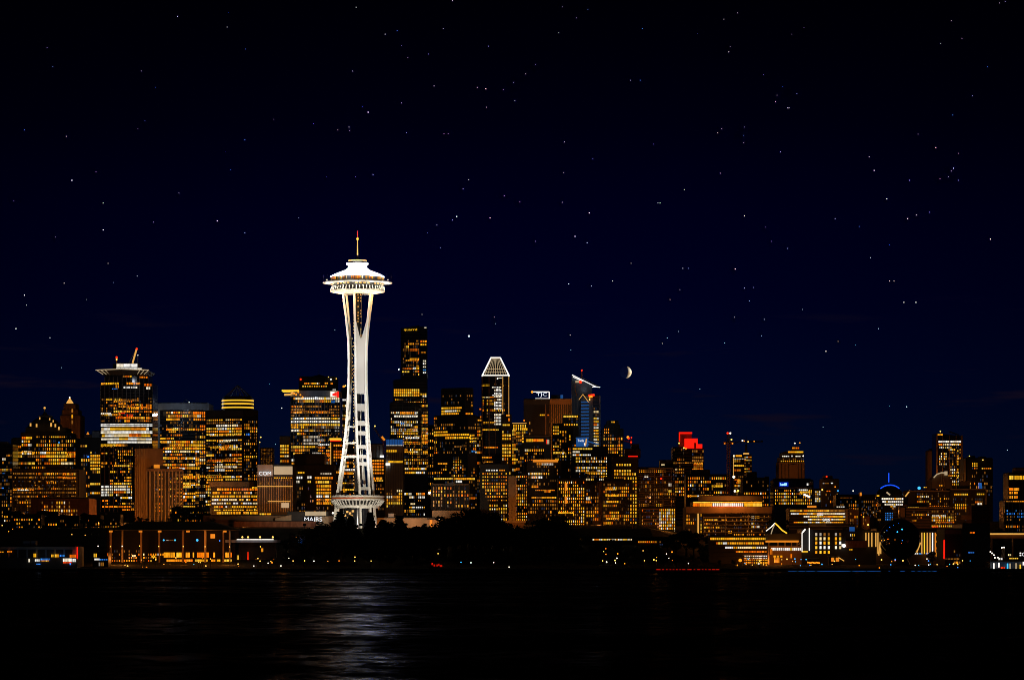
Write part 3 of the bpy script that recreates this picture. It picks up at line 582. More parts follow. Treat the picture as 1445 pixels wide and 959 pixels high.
b = Bld('dotted_block', 'narrow dark residential block speckled with orange windows, beside the concrete shaft', 2400, 737, 'apartment block', G_LOW)
b.tier(box(727, 748, 20), 668, wall='black_steel'); b.lit(728, 747, 670, 735, 4.4, 2.6, .6, 'm', 'c', .6); b.band(668, 735, 'brick', .6, 744, 746.5, 'pilaster'); b.done()
# --- sign tower, ribbed tower
b = Bld('sign_top_tower', 'plain black tower with white framed letters standing on its roof', 2900, 757, 'skyscraper', G_BACK)
b.tier(box(739, 775.5, 34), 563, wall='black_steel'); b.band(563, 570, 'dark_stone', .7); b.band(570, 640, 'brown_stone', .5, 769.3, 770.6, 'pilaster'); b.row(761.5, 769, 585.3, 2, 'Y', 2.6); b.row(772, 775.3, 585.3, 2, 'O'); b.lit(740, 752, 594, 620, 5, 3, .3, 'o', 'c'); b.row(735.7, 739.4, 585.2, 2, 'Y')
fr = b.bar([(752, 552.6), (775, 552.6), (775, 562.2), (755, 562.2)], .4, 'tube_white', 'sign_frame', 6, 4); b.bar([(757.5, 563), (757.5, 565)], .3, 'black_steel', 'sign_post', 7); b.bar([(771.5, 562), (771.5, 565)], .3, 'black_steel', 'sign_post', 7)
sign_text(b, 'TJC', 757, 772, 554, 559.8, 'letter_white', 6.4); b.lamp(750.8, 552.8, 1.5, 'lamp_orange', 5); b.done()
b = Bld('ribbed_tower', 'brown tower with tall thin vertical ribs, beside the sign-topped tower', 2950, 797, 'skyscraper', G_BACK)
b.tier(box(775.6, 820, 36), 562.5, wall='black_steel'); b.band(562.5, 570, 'brown_stone', 1, name='parapet'); b.fins(569.5, 690, 2.75, .9, 'brown_stone', .9); b.band(562.5, 690, 'brown_stone', 1.2, 817.8, 819.8, 'pilaster'); b.box(778, 790, 557, 563, 'black_steel', 'plant_room', 8, 12); b.box(791, 794.6, 557, 561.6, 'panel_blue', 'rooftop_lamp', 4, 4); b.lit(778, 818, 640, 690, 5, 3, .3, 'o', 'c'); b.done()
b = Bld('crowned_condo', 'dark condominium tower topped by yellow windows, before the brown ribbed tower', 2600, 798, 'condominium tower', G_BACK)
b.tier(box(779.5, 816.5, 24), 598, wall='black_steel', dy=1); b.tier(box(794.5, 816.3, 22), 585.5, 599, 'black_steel', -1); b.row(795, 815.8, 587.3, 2.5, 'Y', 2.2); b.lit(795, 815.8, 589, 601, 4.2, 3.4, .7, 'Y', 'c', .6); b.lit(802, 806, 600, 626, 4, 3, .9, 'Y', 'c', .7); b.lit(780, 789, 600, 650, 4.4, 3, .75, 'Y', 'c', .6); b.lit(789, 800, 607, 650, 4.4, 3.4, .5, 'y', 'c', .6); b.lit(801, 816, 626, 690, 5, 3, .25, 'y', 'c'); b.row(781, 797, 638.4, 2.2, 'Y'); b.row(789.5, 793, 592, 2, 'O'); b.done()
b = Bld('red_strip_tower', 'dark block with a glowing orange-red sign strip near its roof, below the sign-topped tower', 2500, 756, 'office block', G_BACK)
b.tier(box(739, 777, 28), 614, wall='black_steel'); b.band(614, 616, 'brown_stone', .8); b.row(742, 752, 621, 4, 'Y', 2); b.row(752.5, 767, 621, 3.6, 'O', 2.4, .1, 1.3); b.box(771.5, 775, 619.8, 626, 'panel_cream', 'sign_panel', -1.5, 1); b.box(771, 772, 619.8, 626, 'tube_red', 'sign_panel', -1.8, 1); b.lit(740, 768, 628, 642, 4.6, 2.6, .75, 'y', 'c'); b.lit(740, 776, 642, 735, 5, 3, .25, 'o', 'c'); b.done()
b = Bld('canopy_block', 'round-fronted block with an orange lit canopy and a bright white storey under it', 2330, 770, 'office block', G_BACK)
b.tier(arc(744, 792, .2, 8, 55, 24), 650, wall='black_steel'); b.bands(655, 735, 5, 1); b.box(752, 787.5, 648, 651.4, 'panel_orange', 'canopy', -2.5, 16); b.row(757, 781, 654.4, 2.6, 'w', 2.6); b.row(764, 781, 654.6, 2.4, 'W'); b.row(750, 765.5, 668, 3, 'w', 2.6); b.row(750, 765.5, 673.3, 3.2, 'W', 2.6); b.row(750, 760, 686, 3.4, 'O', 3); b.row(755, 783, 691, 2, 'y', 2.6); b.row(768, 777, 693, 4, 'O', 2.2); b.row(750, 785, 701.5, 2.2, 'o', 2.4); b.lit(745, 791, 656, 685, 5, 3, .3, 'm', 'c'); b.lit(745, 791, 704, 735, 5, 3, .25, 'd', 'c'); b.done()

# --- sloped tower
b = Bld('sloped_tower', 'glass tower with a steep slanted roof outlined in white and a red round light', 2850, 827, 'skyscraper', G_BACK)
b.tier(box(807, 835.5, 30), 530, wall='blue_glass', dy=8, top=(528, 543.5)); b.fins(562, 640, 4, .5, 'grey_metal')
b.tier(rot(819.5, 831.5, 847, .5), 557.5, wall='blue_glass')
m = b.mb()
for i in range(14): strip(m, b.t, 820, 831.2, 566 + i * 4.6, 567.6 + i * 4.6, .3)
m.build('cladding', 'panel_blue', b.e); b.bands(560, 640, 4.6, .8, 'grey_metal', .4, 831.8, 846.8); b.lit(837, 845, 574, 640, 4.5, 2.4, .75, 'c'); b.band(557.5, 645, 'blue_concrete', .7, 845.6, 847, 'pilaster'); b.band(557.5, 645, 'blue_concrete', .5, 831.5, 836, 'pilaster')
b.bar([(807.3, 528.7), (841.5, 545.8)], .38, 'tube_white', 'roof_edge', 5); b.bar([(808.5, 531.5), (822, 537.5)], .35, 'tube_white', 'roof_edge', 5); b.bar([(819.5, 531.8), (846.3, 545.6)], .4, 'blue_concrete', 'roof_edge', 16); b.bar([(835, 545.5), (847, 546)], .38, 'tube_white', 'roof_edge', 10)
m = b.mb(); Yt = b.Y + 10; m.prism([(X(807, Yt), Yt), (X(846.5, Yt), Yt + 2), (X(846.5, Yt), Yt + 14), (X(807, Yt), Yt + 14)], [Z(530.6, Yt), Z(547, Yt), Z(547, Yt), Z(530.6, Yt)], [Z(529.4, Yt), Z(545.8, Yt), Z(545.8, Yt), Z(529.4, Yt)]); m.build('roof_plane', 'blue_concrete', b.e)
b.lamp(819.2, 538.6, 1.9, 'lamp_red', 3); b.box(812, 817.5, 537, 539.5, 'panel_cream', 'lit_bay', 5, 3); b.mast(821, 521.5, 536, .7, 'orange_steel', 20); b.lamp(821, 522.3, 1.1, 'lamp_red', 18)
b.bar([(816.8, 563.8), (822.5, 556), (830.5, 567)], .3, 'tube_gold', 'light_tube', -1); b.bar([(841.5, 557.5), (835.8, 572)], .3, 'tube_gold', 'light_tube', 4); b.bar([(830.5, 558), (839, 557)], 1, 'lamp_red', 'crane_cab', -2); b.bar([(831, 560), (836, 559)], .9, 'lamp_orange', 'crane_cab', -2.5); b.lamp(832, 563.5, .9, 'lamp_warm', -3); b.lamp(835.8, 572, .9, 'lamp_white', 2); b.bar([(811.5, 540), (811.5, 548), (814, 559)], .3, 'orange_steel', 'cable', 3); b.done()
b = Bld('blue_sign_office', 'office block with a glowing blue rooftop sign and dense white-yellow windows', 2430, 833, 'office block', G_BACK)
b.tier(box(806, 858, 30), 630, wall='dark_glass'); b.bands(631, 735, 4.4, .9); b.box(813, 830, 616.8, 630, 'panel_blue', 'sign_board', 0, 3); sign_text(b, 'Twila', 815, 824, 619.5, 623, 'letter_white', -.6); b.bar([(827.5, 618.5), (826.5, 627), (825, 629)], .45, 'tube_gold', 'sign_mark', -.8); b.bar([(824.5, 625), (826, 628.8)], .4, 'tube_white', 'sign_mark', -.8); b.bar([(830, 622.5), (845, 626.8)], .5, 'panel_blue', 'sign_edge', 0)
b.row(808, 836, 633, 2.2, 'Y', 2.4); b.row(808, 818, 637.3, 2.4, 'W', 2.2); b.row(808, 834, 641.6, 2, 'w', 2.4); b.lit(812, 857, 644, 662, 4.3, 2.4, .8, 'c', 'c'); b.lit(812, 857, 662, 690, 4.3, 2.4, .5, 'c', 'c'); b.row(826, 850, 666, 2.2, 'c', 2.4); b.lit(806, 857, 690, 735, 4.8, 3, .3, 'm', 'c'); b.done()
b = Bld('bright_base_block', 'dark residential block with two tall orange stairwell windows, below the blue-signed office', 2280, 805, 'apartment block', G_LOW)
b.tier(box(787, 826, 24), 675, wall='black_steel'); b.box(797, 800.6, 680.5, 691.5, 'panel_orange', 'stairwell_window', -1.2, 1); b.box(797, 800.6, 700, 710, 'panel_orange', 'stairwell_window', -1.2, 1); b.lit(788, 825, 678, 742, 4.6, 2.8, .5, 'y', 'c'); b.row(787.5, 810, 723, 2.2, 'Y', 3); b.done()
b = Bld('pinnacle_block', 'black stepped tower with a pair of yellow windows at the top, beside the sloped tower', 2850, 866, 'office tower', G_BACK)
b.tier(box(849.5, 880, 28), 605, wall='black_steel'); b.tier(box(853.5, 875, 24), 599, 606, 'black_steel', 2); b.tier(box(856.5, 873, 20), 593.5, 600, 'black_steel', 3); b.row(862, 868, 595, 2, 'Y', 3); b.t = Tier(b.Y, box(849.5, 880)); b.lit(852, 860, 603.5, 612, 4.4, 3, .8, 'O', 'c'); b.lit(851, 879, 612, 645, 5, 3, .4, 'o', 'c'); b.lit(872, 879, 616, 640, 4.4, 3, .7, 'y', 'c'); b.done()
b = Bld('tan_gable_block', 'plain dark tan block between the blue-signed office and the yellow-grid office', 2480, 863, 'building', G_LOW)
b.tier(box(857, 874, 20), 641, wall='sand_stone'); b.done()
b = Bld('yellow_grid_office', 'black office block with a clear grid of pale yellow windows under its roof', 2430, 889, 'office block', G_BACK)
b.tier(box(864, 901, 26), 644, wall='black_steel'); b.tier(box(882, 904, 20), 633, 645, 'black_steel', 5); b.tier(box(891, 902, 14), 626.5, 634, 'black_steel', 8); b.t = Tier(b.Y, box(864, 901)); b.band(642.6, 644.2, 'tube_red', .8, 886.5, 900, 'light_band')
for y, a, z in ((655.5, 869, 891), (664, 866, 891), (668.6, 866, 898)): b.lit(a, z, y - 2.2, y + 2.2, 4.4, 3.7, .97, 'Y', 'c', .65, .22, 1, .1)
b.lit(885, 899, 672, 740, 4.8, 3.6, .55, 'Y', 'c', .6); b.lit(866, 886, 672, 735, 5, 3, .3, 'o', 'c'); b.done()
b = Bld('cross_braced_block', 'dark brown block with tall shafts and white-lit rooms, below the tan block', 2320, 838, 'apartment block', G_LOW)
b.tier(box(826, 846, 24), 680, wall='dark_stone'); b.tier(box(843, 852, 12), 679, wall='brown_stone', dy=-4); b.tier(box(836, 846, 12), 711, wall='sand_stone', dy=-6); b.t = Tier(b.Y, box(826, 846)); b.row(827, 833, 703, 4, 'W', 2); b.row(821.5, 835, 708, 2.4, 'y'); b.lit(827, 845, 684, 745, 5, 2.8, .35, 'o', 'c'); b.done()
b = Bld('mixed_windows_block', 'stepped brown-topped apartment block with scattered yellow rows, left of the tall light pole', 2300, 870, 'apartment block', G_LOW)
b.tier(box(850, 889, 24), 678, wall='dark_stone'); b.tier(box(853, 861, 12), 673, 679, 'sand_stone', 3); b.tier(box(863, 880, 14), 675, 679, 'brown_stone', 5); b.t = Tier(b.Y, box(850, 889)); b.row(854, 870, 690, 2.2, 'y', 2.8); b.row(858, 872, 699, 2.4, 'Y', 3); b.row(855, 873, 707.5, 2.6, 'Y', 3); b.row(855, 874, 731.5, 2.4, 'y', 3); b.lit(851, 888, 681, 745, 4.8, 2.8, .35, 'o', 'c'); b.done()
b = Bld('balcony_tower', 'wide apartment tower of dim brown balcony slabs crossed by two pale vertical frames', 2430, 927, 'apartment tower', G_BACK)
b.tier(box(900, 953, 26), 659.5, wall='black_steel'); b.bands(661, 740, 3.4, .7, 'brown_stone', 1.4); b.fins(661, 720, 11, 1, 'beige', 1.8, 923, 948); b.band(660, 661.4, 'beige', 1.8, 915, 949); b.lit(901, 952, 662, 720, 5.4, 3, .16, 'o', 'c'); b.row(909, 915, 672, 2.6, 'W'); b.lamp(933, 674.8, 1, 'lamp_red', -3); b.row(943, 948, 683.5, 5, 'g', 2); b.row(943, 948, 692.5, 3, 'y'); b.box(931, 950, 648.5, 660, 'black_steel', 'plant_room', 6, 14); b.row(933, 938, 655.5, 2, 'w'); b.done()
b = Bld('orange_apartment', 'low apartment building with stacked orange balconies beside a bright yellow glazed wing', 2260, 929, 'apartment block', G_LOW)
b.tier(box(904, 954, 24), 715.5, wall='black_steel'); b.bands(718, 755, 4.6, 1, 'orange_steel', 1, 906, 929); b.lit(905, 930, 717, 755, 4.6, 3, .45, 'O', 'c'); b.lit(930, 953, 717, 756, 4.2, 2.6, .85, 'c', 'c', .65); b.done()
# --- red crowned tower
b = Bld('red_crown_tower', 'dark apartment tower with two blazing red rooftop screens', 2700, 971, 'apartment tower', G_BACK)
b.tier(arc(949, 993, .2, 8, 60, 26), 631, wall='black_steel'); b.bands(634, 735, 4.4, .8, 'brown_stone', 1); b.lit(950, 966, 632, 700, 4.5, 2.6, .6, 'o', 'c'); b.lit(976, 993, 634, 665, 4.4, 3, .5, 'd'); b.lit(978, 992, 648, 663, 4.4, 3, .8, 'O')
b.row(950, 992, 652.5, 1.6, 'd'); b.tier(box(958, 976, 18), 609.5, 632, 'brick', 4); b.band(609.2, 611.6, 'tube_red', 1, 958, 976.6, 'light_band'); b.band(611.6, 622, 'tube_red', 1, 958, 959.4, 'light_band'); m = b.mb(); Ys = b.Y - 1.5
m.prism([(X(a, Ys), Ys + d) for a, d in ((966, 0), (984.5, 0), (984.5, 2), (966, 2))], Z(632, Ys), Z(618.3, Ys)); m.prism([(X(a, Ys), Ys + d) for a, d in ((984.7, 0), (991, 0), (991, 2), (984.7, 2))], Z(632, Ys), Z(626.3, Ys)); m.build('red_screen', 'tube_red', b.e)
b.box(979.7, 982, 624.5, 632, 'black_steel', 'screen_gap', -2.4, .8); b.lamp(958.3, 625, .9, 'lamp_warm', -1); b.lamp(965, 631.7, .9, 'lamp_warm', -2); b.lamp(968, 632.5, .9, 'lamp_orange', -2); b.done()
b = Bld('dark_terrace_block', 'low black block with rows of small yellow windows, before the red-crowned tower', 2350, 1000, 'office block', G_BACK)
b.tier(box(968, 1031, 26), 669.5, wall='black_steel'); b.tier(box(975, 1002, 18), 663, 670, 'black_steel', 3); b.t = Tier(b.Y, box(968, 1031)); b.lit(970, 1028, 672, 702, 4.8, 3, .4, 'y', 'c'); b.row(1004, 1020, 685.5, 2.8, 'Y', 2.8); b.row(1010, 1020, 682, 2, 'y'); b.row(969, 1028, 699.5, 2, 'o', 3); b.done()
b = Bld('striped_office', 'office tower of yellow storeys with a black roof spire, beside the tower crane', 2700, 1047, 'office tower', G_BACK)
b.tier(box(1034, 1061, 24), 642, wall='black_steel'); b.bands(646, 700, 4.3, .8); b.row(1034.2, 1037, 643, 2.8, 'W'); b.row(1038, 1047, 642.8, 2.4, 'Y', 4, .04); b.row(1036, 1053, 647.2, 1.6, 'g'); b.row(1036, 1045, 650.2, 2.2, 'y'); b.row(1036, 1050, 656.6, 2.2, 'Y', 2.6); b.row(1036, 1046, 663, 2.2, 'O'); b.lit(1050, 1061, 643, 672, 4.2, 2.6, .85, 'y', 'c'); b.row(1040, 1049, 678, 2, 'o'); b.lit(1036, 1060, 670, 700, 4.5, 2.8, .4, 'm', 'c'); b.band(646, 672, 'tube_gold', .8, 1034.5, 1035.3, 'light_band')
m = b.mb(); Yh = b.Y + 8; m.lathe((X(1053, Yh), Yh, Z(642, Yh)), [(M(4, Yh), 0), (M(3, Yh), M(4, Yh)), (M(1.8, Yh), M(5, Yh)), (M(1.4, Yh), M(14, Yh)), (M(.5, Yh), M(16, Yh)), (.15, M(27, Yh))], 10); m.build('spire', 'black_steel', b.e); b.box(1049.5, 1057, 638.5, 640.5, 'tube_gold', 'spire_base', 4, 6); b.done()
b = Bld('dark_condo', 'black condominium block with a few scattered orange windows, beside the striped spire office', 2500, 1067, 'condominium tower', G_BACK)
b.tier(box(1048, 1085.5, 24), 674, wall='black_steel'); b.tier(box(1054, 1068, 16), 666, 675, 'black_steel', 4); b.tier(box(1080, 1085, 10), 672.5, 676, 'black_steel', 4); b.t = Tier(b.Y, box(1048, 1085.5)); b.lit(1049, 1085, 677, 720, 5.2, 3.2, .24, 'o', 'c', .5); b.done()
# --- stadium-like hall
b = Bld('round_roof_hall', 'long civic hall with a curved roof rim and a blazing yellow upper gallery', 2080, 1031, 'hall', G_BACK)
b.tier(box(968, 1089, 40), 715, wall='dark_stone', dy=2); b.tier(box(978, 1075.5, 34), 707.3, 716, 'black_steel', 4, roof=False)
b.row(978.3, 1075.3, 708.2, 1.8, 'Y', 12, .02, 1.2); b.row(978.3, 1005, 711.6, 4.4, 'O', 3, .06, 1.3); b.row(1005.5, 1049, 711.6, 4.4, 'W', 2.8, .25, 1.2); b.row(1050, 1075.3, 711.6, 4.4, 'Y', 4, .05, 1.1); b.row(1003, 1048, 714.6, 1.6, 'r', 6, .02); b.row(996, 1048, 716.2, 1.8, 'Y', 8, .02, 1.3)
m = b.mb(); Yo = b.Y + 24; u = M(1, Yo); vs = []; n = 40
for (ra, zz) in ((46, 706.6), (46, 700.4), (44, 699.2), (.1, 697.5)):
    for i in range(n):
        t = 2 * math.pi * i / n; vs.append((X(1031, Yo) + ra * u * math.cos(t) * 1.0, Yo + ra * u * .42 * math.sin(t), Z(zz, Yo)))
m.add(vs, [(j * n + i, j * n + (i + 1) % n, j * n + n + (i + 1) % n, j * n + n + i) for j in range(3) for i in range(n)]); m.build('curved_roof', 'beige', b.e)
b.t = Tier(b.Y, box(968, 1089), 2); b.band(714.8, 723.5, 'brown_stone', 2.5, name='fascia'); b.row(1005, 1048, 719.3, 1.6, 'y', 3, .4); b.row(1056, 1082, 719.6, 2, 'w', 2.8, .4)
b.band(724, 752, 'tube_gold', .9, 984.2, 986, 'light_strip'); b.lit(988, 990.5, 724, 752, 4.4, 2.4, .9, 'Y', 'c', .7); b.bands(724, 756, 5.5, 1.2, 'sand_stone', 1.2, 992, 1088); b.row(994, 1012, 733.4, 2.6, 'Y', 3); b.row(1018, 1026, 733.5, 2.4, 'y'); b.row(993, 1000, 744, 2.6, 'Y'); b.row(1010, 1016, 744, 3, 'Y'); b.lit(1060, 1072, 727, 745, 4, 2.6, .6, 'c', 'c'); b.row(1027, 1033, 750, 3.4, 'Y'); b.lit(993, 1086, 726, 757, 5.4, 3, .2, 'o', 'c'); b.lit(968, 983, 725, 755, 5, 3, .25, 'o', 'c'); b.fins(724, 757, 30, 1, 'sand_stone', 1.4, 992, 1088); b.done()
# --- right-hand hill
b = Bld('crown_lit_condo', 'stepped brown condominium tower with rings of yellow and white lights at its crown', 2600, 1117, 'condominium tower', G_BACK)
b.tier(box(1098.5, 1135.5, 26), 652, wall='brown_stone'); b.fins(654, 700, 4.6, 1.1, 'dark_stone', .8); b.band(655, 676, 'brown_stone', 1.2, 1114, 1124, 'bay'); b.tier(box(1100, 1135, 24), 645, 653, 'black_steel', 1); b.lit(1101, 1135, 646, 652, 3.4, 2.8, .75, 'Y', 'c', .75); b.tier(box(1103, 1135, 22), 638.5, 646, 'black_steel', 3); b.row(1103, 1114, 643.4, 2, 'W', 3); b.row(1116, 1119, 643, 2, 'W'); b.row(1122, 1130, 643.4, 1.8, 'W'); b.lamp(1133.5, 643, .8, 'lamp_white', -1)
b.row(1112, 1133.6, 637.3, 2.2, 'Y', 3, .05); b.tier(box(1108, 1134, 18), 636, 639, 'black_steel', 4, roof=False); b.tier(box(1117.5, 1128, 10), 630.5, 637, 'brown_stone', 7); b.row(1117.6, 1127.8, 631.4, 2.2, 'O', 2.6); b.lamp(1121.6, 625, .8, 'lamp_white', 9); b.lamp(1128.6, 624.6, .8, 'lamp_orange', 9); b.mast(1121.6, 625, 631, .2); b.mast(1128.6, 624.6, 631, .2); b.done()
b = Bld('blue_sign_block', 'broad office block with a small glowing blue and white roof sign', 2350, 1120, 'office block', G_BACK)
b.tier(box(1091.5, 1148, 30), 677, wall='dark_glass'); b.band(687, 689, 'brown_stone', 1); b.box(1099.5, 1112.5, 679.8, 686, 'sign_dark_blue', 'sign_board', -2, 1.5); sign_text(b, '1ad0', 1100.8, 1110.4, 681, 684.8, 'letter_blue', -2.6); b.lit(1093, 1146, 689.5, 712, 4.4, 2.6, .75, 'y', 'c', .55); b.row(1127, 1140, 691, 2.2, 'W', 2.6); b.lit(1128, 1146, 692, 704, 4, 2.4, .85, 'c'); b.bar([(1134, 697), (1143, 701)], .7, 'tube_white', 'light_tube', -2); b.box(1142, 1147, 679, 684, 'beige', 'plant_room', -1.5, 3); b.row(1138, 1141, 683, 3, 'W'); b.box(1093, 1144, 674.5, 677.2, 'dark_stone', 'plant_room', 8, 14); b.done()
b = Bld('white_lit_annex', 'narrow annex with two bright columns of cream windows beside the blue-signed block', 2400, 1153, 'building', G_LOW)
b.tier(box(1148.5, 1159, 14), 690, wall='blue_concrete'); b.lit(1150, 1158, 692, 708, 3.4, 2.6, .9, 'w', 'c', .7); b.done()
b = Bld('lone_dark_tower', 'single black tower with one red lamp on its roof, standing apart', 2550, 1172, 'tower', G_BACK)
b.tier(box(1159.5, 1184, 20), 676, wall='black_steel'); b.tier(box(1163, 1175, 14), 671.5, 677, 'black_steel', 3); b.lamp(1166.5, 672, 1, 'lamp_red', 1); b.t = Tier(b.Y, box(1159.5, 1184)); b.row(1160.5, 1170, 681.5, 1.6, 'g'); b.row(1172, 1176, 681.3, 1.6, 'W'); b.row(1166, 1172, 692.5, 1.6, 'o'); b.lamp(1182.5, 692, .8, 'lamp_cyan'); b.lamp(1160.3, 690.5, .9, 'lamp_warm'); b.lit(1161, 1183, 690, 715, 5, 3, .25, 'o', 'c'); b.lamp(1178.5, 686.5, .7, 'lamp_orange'); b.done()
b = Bld('long_flat_block', 'long flat black block with dim orange strips behind the striped office', 2400, 1207, 'building', G_LOW)
b.tier(box(1180, 1237, 24), 698, wall='black_steel'); b.band(702, 703.4, 'orange_steel', .8, 1182, 1203); b.row(1185, 1203, 702.5, 1.5, 'O', 4); b.box(1212, 1215.6, 694.5, 724, 'brown_stone', 'pilaster', -1, 3); b.box(1213.5, 1216, 694.4, 699, 'panel_orange', 'lit_bay', -1.6, 1); b.lit(1182, 1236, 705, 730, 5, 3, .2, 'd', 'c'); b.lit(1214, 1234, 713, 728, 3.8, 2.4, .6, 'g', 'c', .5); b.lamp(1203.8, 692, .6, 'lamp_white', 5); b.mast(1203.8, 692, 699, .15); b.done()
b = Bld('striped_low_office', 'low office with three long yellow storeys and two white signs', 2000, 1160, 'office block', G_LOW)
b.tier(arc(1114, 1198, .12, 10, 60, 26), 717, wall='dark_stone'); b.bands(718, 746, 4.3, 1.2, 'sand_stone', 1.2)
for y, a, z in ((720.2, 1115, 1192), (724.4, 1116, 1192), (728.4, 1134, 1195), (732.5, 1140, 1195), (736.8, 1120, 1190)): b.row(a, z, y, 2, 'c' if y > 722 else 'y', 2.8, .12, .9)
b.band(717.4, 738, 'beige', 1.5, 1192.5, 1195, 'pilaster'); sign_text(b, 'LEBE', 1153, 1161.5, 723, 726.6, 'letter_white', -3); sign_text(b, 'SALS', 1161, 1171, 731, 734.8, 'letter_white', -3); b.box(1142, 1166, 739, 742.5, 'blue_concrete', 'canopy', -6, 8); b.box(1140, 1152, 713, 717.2, 'panel_orange', 'lit_bay', 6, 4); b.row(1180, 1192, 714.6, 1.2, 'w'); b.box(1178, 1196, 713.4, 717.2, 'dark_stone', 'plant_room', 8, 8); b.done()
b = Bld('brown_box_block', 'low brown block with a tilted orange parapet between the striped office and the domed office', 2010, 1213, 'building', G_LOW)
b.tier(box(1198, 1212, 20), 716, wall='brown_stone', top=(716, 720)); b.tier(box(1216, 1227, 16), 728, wall='brick', dy=-6); b.lit(1199, 1226, 722, 745, 4.6, 3, .2, 'o', 'c'); b.lamp(1225, 740, .8, 'lamp_warm', -8); b.row(1234, 1242, 738, 1.6, 'b'); b.done()
# --- domed glass office with blue arc
b = Bld('globe_roof_office', 'rounded glass office with a blue light arc and blue mast on its dome', 2300, 1255, 'office block', G_BACK)
Yo = b.Y + 14; u = M(1, Yo); m = b.mb(); prof = [(20.3 * u, b.o[2] - Z(704, Yo))] + [(20.3 * u * math.cos(math.radians(a)), 20.3 * u * math.sin(math.radians(a))) for a in (0, 15, 30, 45, 60, 75, 89)]
m.lathe((X(1255.3, Yo), Yo, Z(704, Yo)), prof, 40); m.smooth = True; m.build('dome', 'dark_glass', b.e)
m = b.mb()
for i in range(16):
    a0, a1 = math.radians(48 + i * 5.2), math.radians(48 + (i + 1) * 5.2); m.bar((X(1255.3, Yo) - 19.9 * u * math.cos(a0), Yo - 4.6 * u, Z(704, Yo) + 19.9 * u * math.sin(a0)), (X(1255.3, Yo) - 19.9 * u * math.cos(a1), Yo - 4.6 * u, Z(704, Yo) + 19.9 * u * math.sin(a1)), .5, 5)
m.build('light_arc', 'tube_blue', b.e); b.bar([(1254.2, 667), (1254.2, 680)], .38, 'tube_blue', 'mast', 14)
b.t = Tier(b.Y, arc(1235.5, 1275, .45, 12, 70, 10), 2); m = b.mb(); m.prism(b.t.poly, b.o[2], Z(704, b.Y)); m.build('wall', 'dark_glass', b.e); b.bands(706, 735, 4.2, .8)
b.row(1244, 1274.5, 703.3, 2.6, 'w', 2.6); b.row(1245, 1274.5, 707, 2.6, 'w', 2.6); b.row(1248, 1274, 711, 2.6, 'w', 2.6); b.row(1256, 1264, 714, 2, 'w'); b.row(1237, 1241.5, 699, 2, 'Y'); b.row(1258, 1262, 717, 1.8, 'g'); b.bar([(1251, 694), (1256, 698)], .6, 'panel_cream', 'light_tube', -4); b.lit(1249, 1260, 722, 734, 3.4, 2.4, .7, 'b', 'c'); b.lit(1236, 1246, 710, 735, 4, 2.6, .2, 'd', 'c'); b.done()
# --- hill towers at the far right
b = Bld('notched_tower', 'tall lit tower on the hill with a slanting roof edge and bright top storeys', 2650, 1341, 'skyscraper', G_BACK)
b.tier(box(1321, 1358.5, 26), 613.5, wall='dark_glass', top=(611, 615)); b.fins(614, 700, 8.6, .8, 'brown_stone', .8); b.band(612, 700, 'brown_stone', .9, 1321, 1323, 'pilaster'); b.band(614, 700, 'brown_stone', .9, 1356, 1358.4, 'pilaster'); b.row(1322, 1331, 612.9, 2, 'Y', 5); b.row(1324, 1357, 622.6, 2.2, 'W', 2.6, .1); b.row(1324, 1356, 626.5, 1.8, 'y', 3); b.lit(1325, 1356, 625, 633, 3.7, 2.6, .8, 'w', 'c', .6); b.lit(1325, 1336, 638, 660, 3.8, 2.4, .7, 'c', 'c'); b.lit(1338, 1356, 632, 685, 4, 2.6, .4, 'c', 'c'); b.lit(1350, 1353, 634, 675, 3.8, 2.6, .8, 'Y', 'c'); b.lamp(1327, 608.2, .8, 'lamp_warm', 4); b.mast(1327, 608, 613, .3, 'grey_metal', 5); b.bar([(1338.5, 608.4), (1353.5, 613.6)], .5, 'brown_stone', 'roof_edge', 4); b.done()
b = Bld('thin_brown_shaft', 'thin brown shaft tower with pale corner lines, beside the notched hill tower', 2700, 1313, 'tower', G_BACK)
b.tier(box(1309, 1318.5, 14), 636, wall='brown_stone'); b.fins(637, 690, 4, .9, 'beige', .8); b.tier(box(1312, 1317, 8), 633.5, 637, 'brown_stone', 3); b.done()
b = Bld('black_hill_tower', 'plain black tower on the hill with a small cluster of lit windows near the top', 2600, 1380, 'tower', G_BACK)
b.tier(box(1360.5, 1401, 26), 646.5, wall='black_steel'); b.band(646.5, 700, 'sand_stone', .7, 1360.5, 1362.8, 'pilaster'); b.tier(box(1367, 1376, 12), 643.5, 647, 'black_steel', 3); b.tier(box(1383, 1391, 12), 644.5, 647, 'black_steel', 3); b.t = Tier(b.Y, box(1360.5, 1401)); b.lit(1371, 1380, 652, 662, 3.6, 2.6, .8, 'Y', 'c'); b.row(1385, 1399, 660.6, 1.5, 'o', 2.6); b.lamp(1387, 648.6, .7, 'lamp_warm'); b.lit(1362, 1400, 664, 700, 5, 3, .1, 'd', 'c'); b.row(1380.5, 1385, 686, 10, 'b', 1.6, .3); b.lamp(1368, 643, .6, 'lamp_warm', 2); b.done()
b = Bld('gabled_block', 'grey gabled block with a white-lit arched roof edge, in front of the notched hill tower', 2480, 1330, 'building', G_LOW)
m = b.mb(); Yg = b.Y; pts = [(1315, 689), (1315, 676), (1322, 670), (1331, 665.5), (1344, 676), (1344, 689)]
m.add([(X(p, Yg), Yg, Z(q, Yg)) for p, q in pts] + [(X(p, Yg), Yg + 24, Z(q, Yg)) for p, q in pts], [tuple(range(6)), tuple(range(11, 5, -1))] + [(i, 6 + i, 6 + (i + 1) % 6, (i + 1) % 6) for i in range(6)]); m.build('wall', 'sand_stone', b.e)
